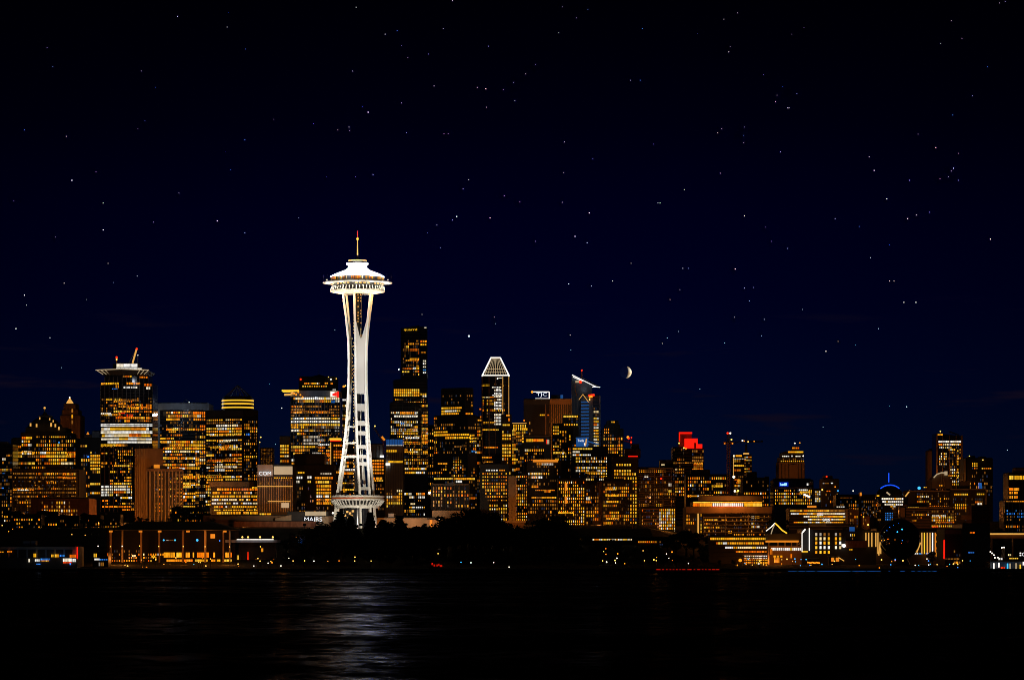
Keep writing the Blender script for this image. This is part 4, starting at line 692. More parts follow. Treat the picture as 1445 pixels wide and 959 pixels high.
b.bar([(1317.5, 673.5), (1322, 668.8), (1328.5, 666.6), (1336.5, 666.8)], .5, 'panel_cream', 'roof_edge', -1); b.box(1333, 1337, 664.6, 670, 'panel_cream', 'lit_bay', -1.4, 1); b.t = Tier(b.Y, box(1315, 1344)); b.row(1325, 1330, 684.5, 2, 'o'); b.bar([(1329.6, 668), (1327, 690)], .4, 'beige', 'rib', -.6); b.bar([(1330.4, 668), (1334, 690)], .4, 'beige', 'rib', -.6); b.done()
b = Bld('terraced_hotel', 'wide brown terraced building with dim orange floors at the foot of the hill towers', 2330, 1336, 'building', G_LOW)
b.tier(box(1281, 1342, 30), 692, wall='dark_stone'); b.fins(693, 712, 12, 1.2, 'dark_stone', 1); b.band(691.5, 693.4, 'beige', 1.5); b.lit(1293, 1311, 695, 709, 4, 2.6, .7, 'y', 'c'); b.lit(1311, 1340, 694, 716, 4, 2.8, .4, 'o', 'c'); b.bar([(1277.5, 700), (1284, 691.5)], .5, 'tube_gold', 'light_tube', -1); b.lamp(1297, 688.2, 1.6, 'lamp_cyan', 2); b.row(1303, 1308, 687.2, 1.4, 'o')
b.tier(box(1341, 1392, 28), 690, wall='dark_stone', dy=-4); b.row(1346, 1366, 697.3, 2.2, 'Y', 2.6); b.row(1378, 1389, 697, 2, 'Y', 2.6); b.band(689.5, 691, 'beige', 1); b.band(692, 716, 'dark_stone', .8, 1367.5, 1371, 'pilaster'); b.band(690, 718, 'beige', 1.2, 1390.5, 1392, 'pilaster'); b.lit(1344, 1390, 702, 735, 4.3, 2.8, .3, 'y', 'c'); b.box(1355, 1368, 678.4, 690.4, 'sand_stone', 'plant_room', 2, 10); b.row(1379, 1386, 710.6, 2.6, 'W'); b.done()
b = Bld('lower_terrace_block', 'orange-lit low terrace building with four window rows just above the dark globe', 2000, 1312, 'building', G_LOW)
b.tier(box(1278, 1347, 30), 715.5, wall='dark_stone'); b.bands(719, 744, 4.1, 1, 'brown_stone', .8); b.band(715.2, 717, 'beige', 1.4, 1279, 1347); b.tier(box(1279, 1308, 16), 711.5, 716.2, 'brown_stone', 4); b.row(1281, 1297, 715.8, 1.8, 'Y', 2.4); b.t = Tier(b.Y, box(1278, 1347)); b.lit(1286, 1311, 720, 736, 4, 2.6, .85, 'o', 'c', .5); b.lit(1314, 1346, 719, 744, 4.1, 2.6, .85, 'y', 'c', .6); b.row(1315, 1335, 727.5, 2.4, 'w', 2.4); b.box(1271, 1277, 716, 729, 'brown_stone', 'pilaster', -1, 8); b.box(1358, 1371, 726.5, 733, 'brown_stone', 'plant_room', -6, 8); b.row(1315, 1324, 743, 2, 'r', 3); b.row(1320, 1358, 736.4, 1.8, 'O', 3); b.lit(1347, 1347.5, 740, 744, 4, 2); b.done()
b = Bld('bare_frame_block', 'dim brown block with a faint balcony grid behind the black box building', 2200, 1382, 'building', G_LOW)
b.tier(box(1371, 1397, 24), 713, wall='brick'); b.bands(715, 738, 4.4, .8, 'dark_stone', 1); b.fins(714, 738, 4.4, .6, 'dark_stone', 1); b.done()
b = Bld('orange_storey_tower', 'orange-lit office tower cut by the picture edge, with two solid glowing floors', 2350, 1436, 'office tower', G_BACK)
b.tier(box(1423, 1470, 26), 667, wall='black_steel'); b.fins(669, 706, 7, .8, 'dark_stone', .9); b.row(1424, 1446, 673.5, 5.6, 'Y', 4, .12, .9); b.row(1424, 1438, 690, 4, 'O', 3, .06); b.row(1424, 1437, 695, 3, 'O', 3); b.row(1424, 1437, 701, 3.6, 'O', 3); b.tier(box(1433, 1470, 16), 660, 668, 'sand_stone', 4); b.band(679, 680.2, 'beige', 1); b.done()
b = Bld('blue_glass_block', 'dim blue glass block with a few cyan windows at the picture edge', 2200, 1433, 'building', G_LOW)
b.tier(box(1418, 1470, 26), 706, wall='black_steel'); b.fins(708, 752, 5, .7, 'blue_concrete', .8); b.lit(1420, 1445, 718, 735, 4.2, 2.4, .35, 'b', 'c', .6); b.lit(1419, 1445, 740, 750, 4, 2.6, .3, 'o', 'c'); b.row(1419, 1445, 707, 1.5, 'd'); b.done()
# --- in front of the skyline, on the hillside
b = Bld('long_brown_hall', 'long low brown hall with an angled roof below the pale lit panel building', 2120, 400, 'hall', G_LOW)
b.tier(box(287, 412, 40), 727, wall='brown_stone', dy=4); b.band(728, 733, 'sand_stone', 1.5, 295, 340); b.tier(box(405, 480, 40), 722, wall='black_steel', dy=0); m = b.mb(); Yb = b.Y - 2
m.prism([(X(388, Yb), Yb), (X(411, Yb), Yb), (X(411, Yb), Yb + 20), (X(388, Yb), Yb + 20)], Z(734, Yb), [Z(731, Yb), Z(726, Yb), Z(726, Yb), Z(731, Yb)]); m.build('sloped_roof', 'beige', b.e)
b.box(430.5, 460, 721.2, 727, 'panel_cream', 'lit_panel', -2, 2); b.tier(box(444, 475, 20), 728, wall='beige', dy=-5); sign_text(b, 'MAIRS', 429.6, 454.6, 729.2, 735.2, 'letter_white', -7); b.lamp(469.8, 723.4, .9, 'lamp_white', -7)
b.tier(box(330, 445, 20), 735.5, wall='brick', dy=-12); b.row(327, 345, 746.4, 2.6, 'Y', 2.6); b.row(355, 370, 746, 2.2, 'O'); b.row(390, 445, 745.8, 3, 'O', 3.2, .3); b.row(412, 442, 750.3, 2.6, 'y', 4.4, .5); b.lit(328, 345, 752, 760, 4, 3, .6, 'y', 'c'); b.done()
b = Bld('tower_base_pavilion', 'plain warm tan pavilion wall at the foot of the needle tower', 2080, 560, 'pavilion', G_LOW)
b.tier(box(532, 615, 30), 730.5, wall='beige'); b.tier(box(548, 556, 6), 724, 731, 'pale_concrete', 4); b.done()
b = Bld('tan_theatre', 'plain tan theatre block with a black roof slab and a lit doorway behind the trees', 2070, 631, 'theatre', G_LOW)
b.tier(box(610, 659, 34), 719.5, wall='beige', dy=14); b.tier(box(606, 634, 20), 733, wall='beige', dy=0); b.box(602, 622, 730.4, 732.2, 'black_steel', 'roof_slab', -6, 24); b.box(606.5, 610, 733, 743, 'panel_orange', 'doorway', -1, 1); b.lamp(619.5, 731.6, .7, 'lamp_white', -6); b.done()
b = Bld('eave_pavilion', 'small pavilion with a broad flat tan eave and arched walls among the trees', 2060, 726, 'pavilion', G_LOW)
b.tier(box(712, 738, 20), 741, wall='brown_stone'); b.box(709, 742, 734, 737, 'beige', 'eave', -6, 30); b.box(711, 740, 737, 741.5, 'brown_stone', 'eave', -2, 26); b.row(714, 716, 748, 4, 'o'); b.row(728, 730, 748, 3, 'o'); b.done()
b = Bld('canopy_walk', 'long low canopy with a string of white lights under its edge', 1905, 850, 'canopy', G_LOW)
b.tier(box(801, 945, 14), 757, 763, 'dark_stone', roof=False); b.tier(box(812, 940, 10), 763, wall='brick', dy=6, roof=False); b.row(801, 822, 761, 1.8, 'w', 2.2, .3); b.row(836, 892, 760.8, 1.8, 'w', 2.2, .3); b.box(813, 832, 753.6, 757.2, 'sand_stone', 'roof', 2, 8); b.lit(900, 945, 762, 782, 4.4, 3, .3, 'o', 'c'); b.done()
b = Bld('terraced_restaurant', 'terraced waterfront building with three long yellow window rows and a fiery ground floor', 1830, 1040, 'restaurant', G_LOW)
b.tier(box(1000, 1086, 30), 756, wall='dark_stone', dy=0); b.bands(757, 797, 6.1, 1.5, 'dark_stone', 1.4)
b.row(1002, 1082, 759.6, 3.2, 'Y', 3, .2); b.row(1010, 1078, 766, 2.8, 'y', 3.2, .25); b.row(1023, 1082, 772.4, 3.2, 'c', 3, .25); b.row(1038, 1082, 778.6, 3.4, 'O', 3.6, .2); b.row(1050, 1088, 785.4, 4, 'w', 3, .3, 1.3); b.row(1050, 1062, 791.5, 5, 'O', 2.6, .25, 1.4); b.row(1064, 1086, 792, 6, 'Y', 2.4, .35, 1.5); b.fins(784, 798, 5, .8, 'orange_steel', 1.2, 1050, 1086); b.band(782, 798, 'beige', .12, 1048, 1086, 'ground_floor'); b.lamp(1044.5, 790, 1.3, 'lamp_orange', -4); b.lamp(1071, 796, 1, 'lamp_white', -4); b.done()
b = Bld('pagoda_house', 'pavilion with a swooping pagoda roof edged in yellow light', 1800, 1094, 'pavilion', G_LOW)
m = b.mb(); Yq = b.Y + 8; u = M(1, Yq); c = (X(1094, Yq), Yq)
ring = lambda r, z, k=1: [(c[0] + r * u * sx, c[1] + r * u * .8 * sy, Z(z, Yq)) for sx, sy in ((-1, -1), (1, -1), (1, 1), (-1, 1))]
vs = ring(17, 752.4) + ring(11, 748.4) + ring(5.5, 742.6) + ring(.4, 737)
m.add(vs, [(j * 4 + i, j * 4 + (i + 1) % 4, j * 4 + 4 + (i + 1) % 4, j * 4 + 4 + i) for j in range(3) for i in range(4)] + [(3, 2, 1, 0)]); m.build('pagoda_roof', 'dark_stone', b.e)
b.bar([(1093.6, 737.6), (1099, 742.6), (1104.5, 748.2), (1110.5, 752)], .42, 'tube_yellow', 'roof_edge', -5); b.bar([(1093.6, 737.6), (1089, 742.4), (1081, 748.6)], .3, 'tube_white', 'roof_edge', -5); b.bar([(1093.6, 738.5), (1090.2, 746), (1088, 753)], .3, 'panel_cream', 'roof_edge', -6)
b.tier(box(1084, 1131, 20), 752.6, 762, 'dark_stone', 4, roof=False); b.box(1083, 1127, 762, 764.6, 'panel_orange', 'eave', -4, 14); b.tier(box(1086, 1131, 14), 770, wall='brown_stone', dy=4)
for px in (1085, 1098, 1108, 1117, 1125): b.box(px - .6, px + .6, 764.6, 772, 'beige', 'column', -3, 1)
b.row(1088, 1131, 774.2, 3.6, 'w', 2.6, .25); b.row(1087, 1090, 778, 8, 'O', 1.4); b.row(1091, 1104.5, 784.6, 2.6, 'Y', 4); b.row(1092, 1100, 790, 7, 'O', 2.2, .4); b.row(1115, 1118, 784, 6, 'O'); b.done()
b = Bld('aquarium_shed', 'dark shed with bright columns of yellow windows and two white light posts', 1815, 1168, 'building', G_LOW)
b.tier(box(1131, 1236, 30), 745, wall='black_steel', top=(746, 748)); b.box(1131.4, 1132.4, 751, 778, 'tube_white', 'light_post', -2, 1); b.box(1141.6, 1142.6, 744.5, 776.5, 'tube_white', 'light_post', -2, 1); b.bar([(1132, 751), (1136.5, 746)], .45, 'tube_white', 'light_post', -2); b.box(1131.5, 1140, 777, 778.6, 'tube_yellow', 'light_sill', -2, 1)
for px in (1151.8, 1157.8, 1163.5, 1169.5, 1179.5, 1185.5):
    for y in (753.5, 759.5, 765.5, 772, 778.6):
        if px < 1175 or y < 776: b.row(px - 1.4, px + 1.4, y, 4, 'c' if y > 755 else 'g', 3, 0, 1)
b.row(1187, 1196, 769, 4, 'W', 2.6); b.lamp(1191, 769.5, 1.4, 'lamp_white', -3); b.box(1194, 1224, 762.6, 772, 'brick', 'side_wall', -3, 6); b.row(1198, 1203, 775, 1.6, 'Y'); b.box(1199, 1206, 743, 749, 'panel_blue', 'sign_panel', -2, 1); b.lit(1199, 1207, 752, 762, 4, 2.6, .8, 'c', 'c')
for px in (1222, 1226, 1230.4, 1236): b.box(px - .7, px + .7, 751, 762 if px == 1222 else 771, 'tube_gold', 'light_column', -2.6, 1)
b.done()
b = Bld('column_gallery', 'low hall behind the globe with a row of tall warm light columns', 1840, 1300, 'hall', G_LOW)
b.tier(box(1236, 1334, 26), 746, wall='black_steel'); b.band(746, 750, 'black_steel', 2)
for px, mt in ((1239, 'tube_gold'), (1243, 'tube_gold'), (1301, 'tube_gold'), (1304.6, 'tube_yellow'), (1308.6, 'tube_gold'), (1312.6, 'tube_gold'), (1316.2, 'tube_white'), (1320, 'panel_orange')): b.box(px - .6, px + .6, 751, 781, mt, 'light_column', -1.6, 1)
b.lit(1320, 1332, 752, 780, 4.6, 3, .5, 'O', 'c'); b.row(1320, 1327, 782, 5, 'O', 2); b.row(1325, 1333, 784.6, 3, 'r'); b.row(1290, 1296, 780.6, 1.6, 'W'); b.row(1297, 1302, 780.6, 1.6, 'b'); b.row(1306, 1311, 780.4, 2, 'b'); b.done()
b = Bld('black_box_building', 'big plain black box building at the water with very few lights', 1770, 1366, 'building', G_LOW)
b.tier(box(1358, 1397, 40), 739, wall='black_steel'); b.tier(box(1333, 1360, 34), 746, wall='black_steel', dy=4); b.band(746.4, 753, 'brown_stone', .6, 1334, 1357); b.row(1368, 1376, 751, 2, 'o'); b.row(1366, 1375, 779, 2, 'b'); b.lit(1345, 1356, 775, 796, 6, 4, .3, 'd'); b.box(1331.6, 1333.4, 761, 788, 'tube_red', 'light_strip', -1, 1); b.row(1333, 1354, 788, 1.2, 'd', 4); b.lit(1350, 1376, 798, 803, 4, 2.6, .5, 'b', 'c'); b.done()
b = Bld('elevated_deck', 'long elevated roadway deck with a glowing orange edge at the picture border', 1850, 1425, 'bridge', G_LOW)
b.tier(box(1397, 1500, 12), 752, 759, 'brown_stone', roof=False); b.band(751.8, 753.8, 'tube_gold', .6, name='light_band')
for px in (1400, 1430, 1460): b.box(px - 1, px + 1, 759, 790, 'black_steel', 'pier', 3, 3)
b.done()
b = Bld('pier_arcade', 'small lit pier arcade with bright white, blue and yellow posts at the water', 1730, 1422, 'pier building', G_LOW)
b.tier(box(1397, 1480, 20), 792, wall='blue_glass', dy=8); 
for px, a, z, mt in ((1402.6, 794, 804, 'tube_white'), (1409.8, 793.4, 800, 'tube_white'), (1422, 794.4, 803, 'lamp_cyan'), (1425.6, 794.4, 803, 'panel_cream'), (1434, 794, 803, 'panel_cream'), (1440, 796, 803, 'tube_yellow'), (1444.4, 792, 797, 'tube_white')): b.box(px - .8, px + .8, a, z, mt, 'lit_post', 3, 1)
b.row(1410, 1416, 801, 3.6, 'r', 2, .3, 1, None, 5); b.row(1424, 1437, 787.4, 1.8, 'Y', 2.6); b.row(1408, 1415, 788, 3, 'w'); b.row(1422, 1427, 782.5, 2.6, 'w'); b.bar([(1414.3, 772.6), (1414.3, 787)], .4, 'brown_stone', 'post', 6); b.bar([(1416.8, 772.6), (1416.8, 787)], .4, 'brown_stone', 'post', 6); b.lamp(1414, 772.4, .6, 'lamp_white', 6); b.lamp(1416.9, 772, .6, 'lamp_white', 6)
for px, py in ((1397.6, 778), (1400, 780), (1402.6, 782.6), (1404, 786.4), (1408, 786)): b.lamp(px, py, .55, 'lamp_white', -1, 'lamp')
sign_text(b, 'CO', 1442.4, 1452, 779, 784.2, 'letter_white', -1); b.bar([(1439, 780), (1441, 780)], .4, 'tube_white', 'sign_mark', -1); b.bar([(1439, 783), (1441, 783)], .4, 'tube_white', 'sign_mark', -1); b.done()
# --- stadium hall at the water, left
b = Bld('column_hall', 'long dark-roofed hall on tall orange-lit columns at the waterfront', 1800, 250, 'hall', G_LOW)
m = b.mb(); Yh = b.Y; r0 = [(X(158, Yh), Yh - 14, Z(747, Yh)), (X(337, Yh), Yh - 14, Z(747, Yh)), (X(337, Yh), Yh + 40, Z(747, Yh)), (X(158, Yh), Yh + 40, Z(747, Yh))]
r1 = [(X(188, Yh), Yh + 6, Z(735.5, Yh)), (X(296, Yh), Yh + 6, Z(735.5, Yh)), (X(296, Yh), Yh + 26, Z(735.5, Yh)), (X(188, Yh), Yh + 26, Z(735.5, Yh))]; e0 = [(p[0], p[1], p[2] - M(.9, Yh)) for p in r0]
m.add(e0 + r0 + r1, [(3, 2, 1, 0), (8, 9, 10, 11)] + [(j * 4 + i, j * 4 + (i + 1) % 4, j * 4 + 4 + (i + 1) % 4, j * 4 + 4 + i) for j in range(2) for i in range(4)]); m.build('roof', 'dark_roof', b.e)
b.bar([(158, 747.6, -14), (337, 747.6, -14)], .22, 'beige', 'eave_edge', -.3)
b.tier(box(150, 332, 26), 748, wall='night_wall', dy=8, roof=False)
for px, w in ((156, 2.6), (172.5, 1.8), (199, 2.2), (224.5, 2), (258, 2.6), (289.5, 2.6), (315, 1.8), (324, 2.)): b.box(px - w / 2, px + w / 2, 748, 793, 'beige' if px in (172.5, 289.5, 324.) else 'brown_stone', 'column', 0, 2)
for px in (156, 198, 225, 265, 317): b.box(px - 2.2, px + 2.2, 748, 750.4, 'panel_orange', 'soffit_light', -2, 2)
b.box(297, 303, 753, 759, 'panel_orange', 'lit_bay', 6, 2)
for a, z, p in ((231, 247, 'Y'), (249, 259, 'Y'), (262, 268, 'O'), (272, 274, 'O'), (278, 289, 'O'), (291, 295, 'O'), (301, 303.6, 'O'), (318, 327, 'O')): b.row(a, z, 782.5, 7, p, 3, .1, 1.3)
for a, z, p in ((235, 272, 'O'), (275, 293, 'Y'), (298, 304, 'O'), (306, 311, 'Y'), (316, 327, 'Y')): b.row(a, z, 791, 4.4, p, 3.2, .12, 1.3)
for px in (231, 247): b.lamp(px, 761.6, .7, 'lamp_cyan', 4, 'blue_lamp')
b.row(234, 246, 761.6, 1, 'g', 2); b.lamp(278.3, 761.6, .95, 'lamp_cyan', 4, 'blue_lamp'); b.lamp(310, 762.4, .5, 'lamp_blue', 4, 'blue_lamp'); b.lamp(273.5, 796.5, .7, 'lamp_cyan', -8, 'blue_lamp')
b.lit(150, 232, 775, 798, 5, 3.4, .22, 'o', 'c'); b.row(213.5, 219.5, 784.6, 2.6, 'Y', 3); b.row(186, 192, 783.8, 2.6, 'w'); b.row(177, 183, 797, 3, 'W', 2.6, .1, 1, None, 9); b.row(183, 188, 796.6, 3, 'O', 3, .1, 1, None, 9); b.done()
b = Bld('awning_terminal', 'low terminal with a long pale blue-white awning and red glow beneath it', 1810, 356, 'terminal', G_LOW)
b.box(318, 391.5, 761, 765, 'blue_concrete', 'awning', -4, 24); b.tier(box(322, 388, 16), 765, wall='black_steel', dy=8); b.box(334, 386, 760.2, 761.2, 'tube_white', 'light_strip', -4.6, 1)
for px in (342, 350, 367, 385): b.lamp(px, 757.4, .75, 'lamp_warm', -2, 'lamp'); b.bar([(px, 757.6), (px, 761)], .12, 'grey_metal', 'lamp_stem', -2)
b.row(322, 326, 761.5, 5, 'W', 2, .1, 1, None, 9); b.row(323, 327, 779, 10, 'O', 2.4); b.row(349, 351, 786, 16, 'r', 1.4); b.lit(340, 352, 788, 798, 3.4, 2.6, .8, 'r', 'c'); b.row(344, 350, 797, 3, 'W', 3); b.row(368, 372, 775.6, 5, 'O'); b.lit(360, 390, 788, 800, 4, 2.6, .5, 'O', 'c'); b.row(382, 387, 797, 5, 'Y', 2); b.row(335, 337, 786, 6, 'Y'); b.row(329, 331, 794, 3.6, 'w'); b.done()
b = Bld('blue_tent', 'small blue awning tent with a grey wall and white lamps among the trees', 1830, 420, 'tent', G_LOW)
m = b.mb(); Yb = b.Y; m.prism([(X(414.6, Yb), Yb), (X(428, Yb), Yb), (X(428, Yb), Yb + 6), (X(414.6, Yb), Yb + 6)], Z(765.4, Yb), [Z(763.4, Yb), Z(762, Yb), Z(762, Yb), Z(763.4, Yb)]); m.build('awning', 'panel_blue', b.e); b.tier(box(423, 430, 6), 753.5, wall='blue_concrete', dy=3); b.lamp(418, 757.8, .6, 'lamp_warm', 0, 'lamp'); b.lamp(412.4, 757, 1.1, 'lamp_red', 0, 'lamp'); b.box(417, 421, 760.4, 762, 'tube_white', 'lit_sign', -1, .6); b.done()
b = Bld('pier_shed', 'long grey pier shed with dark bays and bright shop fronts at the waterline', 1740, 55, 'pier building', G_LOW)
b.tier(box(-20, 109, 26), 771, wall='blue_concrete', dy=2); b.band(771, 774, 'concrete', 1)
for px in range(-12, 104, 13): b.box(px, px + 10, 775, 786, 'black_steel', 'bay', 1.2, 1.4)
b.band(786, 804, 'dark_stone', 1.4); b.box(108.2, 109.6, 771, 788, 'tube_red', 'light_strip', .5, 1); b.box(32, 42, 763, 769, 'blue_concrete', 'roof_box', 10, 8); b.box(44, 50, 762.5, 769.6, 'blue_concrete', 'roof_box', 10, 8)
for a, z, y, h, p in ((73, 76.6, 783.6, 3.6, 'Y'), (78, 84, 783.6, 4, 'Y'), (85, 92, 783.4, 2.6, 'b'), (99, 108, 784, 4, 'x'), (41, 43, 790.2, 4.6, 'W'), (48, 52, 783, 5, 'w'), (50, 57, 790, 3, 'W'), (58, 71.5, 788.6, 2.4, 'b'), (58, 70, 790.8, 2, 'o'), (89.5, 102, 789.6, 4.4, 'W'), (103, 108, 790, 4.6, 'W'), (90, 102, 793.2, 1.8, 'r'), (0, 3, 778.4, 1.6, 'Y'), (4, 6, 778.4, 1.6, 'w'), (11, 18, 777.8, 1.8, 'o'), (52, 58, 795.4, 1.6, 'b'), (99, 101, 795, 3, 'b')): b.row(a, z, y, h, p, 2.2, .15, 1.1, None, 2.2)
b.row(111.5, 113, 773, 2, 'Y'); b.done()
b = Bld('shore_kiosk', 'small kiosk with yellow and white shop windows beside the column hall', 1760, 141, 'kiosk', G_LOW)
b.tier(box(131, 153, 10), 780, wall='black_steel'); b.row(132, 137, 783, 5, 'Y', 2.4); b.row(133, 141, 788.6, 2.4, 'W', 2.4); b.row(140, 152, 789, 1.6, 'b', 3); b.row(151, 154, 782, 4, 'O'); b.row(139, 147, 795.5, 5, 'g', 2.4, .3); b.done()
# --- dark hillside housing, a few windows each
for i, (a, z, y0, Y, lab) in enumerate(((4, 30, 722, 2100, 'dark hillside house block with a ladder of orange windows near the picture edge'), (18, 58, 726, 2060, 'dark hillside block with two short rows of orange windows above the pier shed'),
        (52, 82, 722, 2090, 'dark hillside block with stacked yellow windows, above the middle of the pier shed'), (80, 112, 728, 2050, 'dark hillside block with a single column of orange windows'), (112, 142, 727, 2070, 'dark hillside block with a pair of white windows, above the shore kiosk'),
        (136, 170, 726, 2110, 'dark hillside block just above the column hall roof end'), (242, 296, 716, 2200, 'dark hillside block behind the column hall, below the capped tower'))):
    b = Bld('hillside_block', lab, Y, (a + z) / 2, 'apartment block', 'dark blocks on the hillside'); b.tier(box(a, z, 16), y0, wall='black_steel'); b.plant(a + 4, a + 12, y0 - 2.4, y0)
    b.lit(a + 1, z - 1, y0 + 4, y0 + 42, 5.2, 3.4, .36, 'y', 'c', .5); b.done()
b = Bld('dim_infill_tower', 'dim grey tower filling the gap beside the tallest tower', 3100, 608, 'tower', G_BACK)
b.tier(box(602, 624, 20), 600, wall='black_steel'); b.lit(603, 612, 604, 700, 5, 2.8, .5, 'o', 'c'); b.done()
b = Bld('dim_gap_tower', 'dark tower with a red-orange top row, between the black flat-topped and pyramid towers', 3050, 676, 'tower', G_BACK)
b.tier(box(667, 682, 20), 588, wall='black_steel'); b.row(668, 680, 592.6, 2, 'O', 3); b.row(676, 679.5, 577, 2, 'O'); b.lit(668, 681, 596, 700, 5, 2.8, .3, 'o', 'c'); b.mast(676, 566, 589, .5, 'black_steel'); b.lit(676.5, 680, 574, 590, 4, 2.8, .8, 'O', 'c'); b.done()
# ================================================================== the needle tower
NY = 2000.0; NX = X(504.5, NY); NG = ground(NY); U = NY / K
nt = empty('observation_tower', (NX, NY, NG), 'tall white floodlit needle tower on three curved legs with a saucer-shaped top', 'observation tower')
NO = (NX, NY, NG)
def nmb(): return MB(NO)
PR = [(745, 32.5, 7.4), (715, 29.2, 7.4), (690, 26.5, 7.4), (650, 20.2, 7.4), (600, 14.2, 7.4), (555, 11.6, 7.4), (525, 11, 7.4), (500, 11, 7.45), (477, 11.7, 8), (440, 15.4, 10.5), (410, 19, 12.6)]
def prof(y):
    for (a, r0, w0), (c, r1, w1) in zip(PR, PR[1:]):
        if c <= y <= a:
            u = (a - y) / (a - c); return r0 + (r1 - r0) * u, w0 + (w1 - w0) * u
    return PR[-1][1:]
from bisect import bisect
def smooth(y):                       # average a few samples so that the curve has no corners
    s = [prof(min(745, max(410, y + d))) for d in (-12, -6, 0, 6, 12)]
    return sum(q[0] for q in s) / 5, sum(q[1] for q in s) / 5
YS = [745 - 335 * i / 60 for i in range(61)]
def beam_pt(az, y, side, dr=0., dw=0.):
    r, w = smooth(y); r = (r + dr) * U; w = (w + dw) * U * side
    return Vector((NX + r * math.sin(az) + w * math.cos(az), NY - r * math.cos(az) + w * math.sin(az), Z(y, NY)))
HW, HD = 1.15, 1.5                   # half width and half depth of a beam in photo pixels
for az in (24, 145, 261):
    az = math.radians(az); leg = bpy.data.objects.new('leg', None); COL.objects.link(leg); leg.parent = nt
    for side in (-1, 1):
        m = nmb(); vs = []
        for y in YS:
            k = 1.15 if y > 560 else .95
            for a_, c_ in ((HD, -HW), (HD, HW), (-HD, HW), (-HD, -HW)): vs.append(beam_pt(az, y, side, a_ * k, c_ * k))
        n = len(YS); m.add(vs, [(j * 4 + i, j * 4 + (i + 1) % 4, j * 4 + 4 + (i + 1) % 4, j * 4 + 4 + i) for j in range(n - 1) for i in range(4)] + [(3, 2, 1, 0), (n * 4 - 4, n * 4 - 3, n * 4 - 2, n * 4 - 1)])
        m.build('beam', 'white_paint', leg)
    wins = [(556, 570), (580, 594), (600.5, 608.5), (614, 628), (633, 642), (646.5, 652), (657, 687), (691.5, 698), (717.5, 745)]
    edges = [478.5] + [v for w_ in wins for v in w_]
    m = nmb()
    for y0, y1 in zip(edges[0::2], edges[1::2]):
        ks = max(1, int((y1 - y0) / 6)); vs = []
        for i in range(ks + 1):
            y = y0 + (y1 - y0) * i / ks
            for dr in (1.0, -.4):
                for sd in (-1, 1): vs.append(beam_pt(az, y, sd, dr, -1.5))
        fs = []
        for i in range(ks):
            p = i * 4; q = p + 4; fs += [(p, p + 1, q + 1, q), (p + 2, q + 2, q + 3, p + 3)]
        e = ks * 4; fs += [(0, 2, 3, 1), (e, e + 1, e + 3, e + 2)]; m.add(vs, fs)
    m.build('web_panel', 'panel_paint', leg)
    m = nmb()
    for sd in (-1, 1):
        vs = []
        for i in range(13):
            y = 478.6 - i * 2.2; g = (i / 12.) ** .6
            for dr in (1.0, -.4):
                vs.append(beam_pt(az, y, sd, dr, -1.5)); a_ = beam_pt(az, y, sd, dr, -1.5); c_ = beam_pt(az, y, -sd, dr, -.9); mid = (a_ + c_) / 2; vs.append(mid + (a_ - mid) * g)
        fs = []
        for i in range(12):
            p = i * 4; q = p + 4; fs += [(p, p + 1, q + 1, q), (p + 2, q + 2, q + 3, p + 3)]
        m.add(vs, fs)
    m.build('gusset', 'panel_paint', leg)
# elevator core with guide lights
wall_mat('shaft_black', (.008, .008, .009), .6, .2); core = nmb(); cr = 3.6 * U
core.lathe((NX, NY, 0), [(cr, NG), (cr, Z(409, NY))], 6); core.build('elevator_shaft', 'shaft_black', nt)
m = nmb()
for k in range(3):
    a = math.radians(25 + 60 + 120 * k); m.bar((NX + cr * 1.5 * math.sin(a), NY - cr * 1.5 * math.cos(a), NG), (NX + cr * 1.5 * math.sin(a), NY - cr * 1.5 * math.cos(a), Z(409, NY)), .35, 5)
m.build('guide_rail', 'black_steel', nt)
rl = random.Random(5)
for px, a, z, st in ((499.0, 424, 700, 4.6), (505.2, 412, 470, 4.2), (509.2, 412, 476, 4.4), (497.2, 478, 560, 5.5)):
    y = a
    while y < z:
        if rl.random() < .75:
            m = nmb(); q = (X(px + rl.uniform(-.3, .3), NY - 3.2), NY - 3.2, Z(y, NY)); m.box(q[0] - .25, q[0] + .25, q[1], q[1] + .3, q[2] - .35, q[2] + .35); m.build('shaft_light', 'tube_gold', nt)
        y += st
# struts between the legs
m = nmb()
def strut(y, h, sa=(261, 1), sb=(24, -1)):
    a, c = beam_pt(math.radians(sa[0]), y, sa[1]), beam_pt(math.radians(sb[0]), y, sb[1]); r = M(h, NY) * .5
    d = (c - a).normalized(); w = d.cross(Vector((0, 0, 1))) * r * 1.2; z = Vector((0, 0, r)); m.add([a - w - z, a + w - z, a + w + z, a - w + z, c - w - z, c + w - z, c + w + z, c - w + z], [(0, 1, 2, 3), (7, 6, 5, 4), (0, 4, 5, 1), (1, 5, 6, 2), (2, 6, 7, 3), (3, 7, 4, 0)])
for y, h in ((625, 2), (644, 3.2), (602, 1.4)):
    for sa, sb in (((261, 1), (24, -1)), ((24, 1), (145, -1)), ((145, 1), (261, -1))): strut(y, h, sa, sb)
m.build('strut', 'white_paint', nt)
def ring(name, pr, mat, n=72, parent=None, smoothed=True):
    m = nmb(); m.lathe((NX, NY, 0), [(max(r, .01) * U, Z(y, NY)) for r, y in pr], n); m.smooth = False; o = m.build(name, mat, parent or nt)
    if smoothed: o.data.polygons.foreach_set('use_smooth', [True] * len(o.data.polygons)); o.data.set_sharp_from_angle(angle=math.radians(28))
    return o
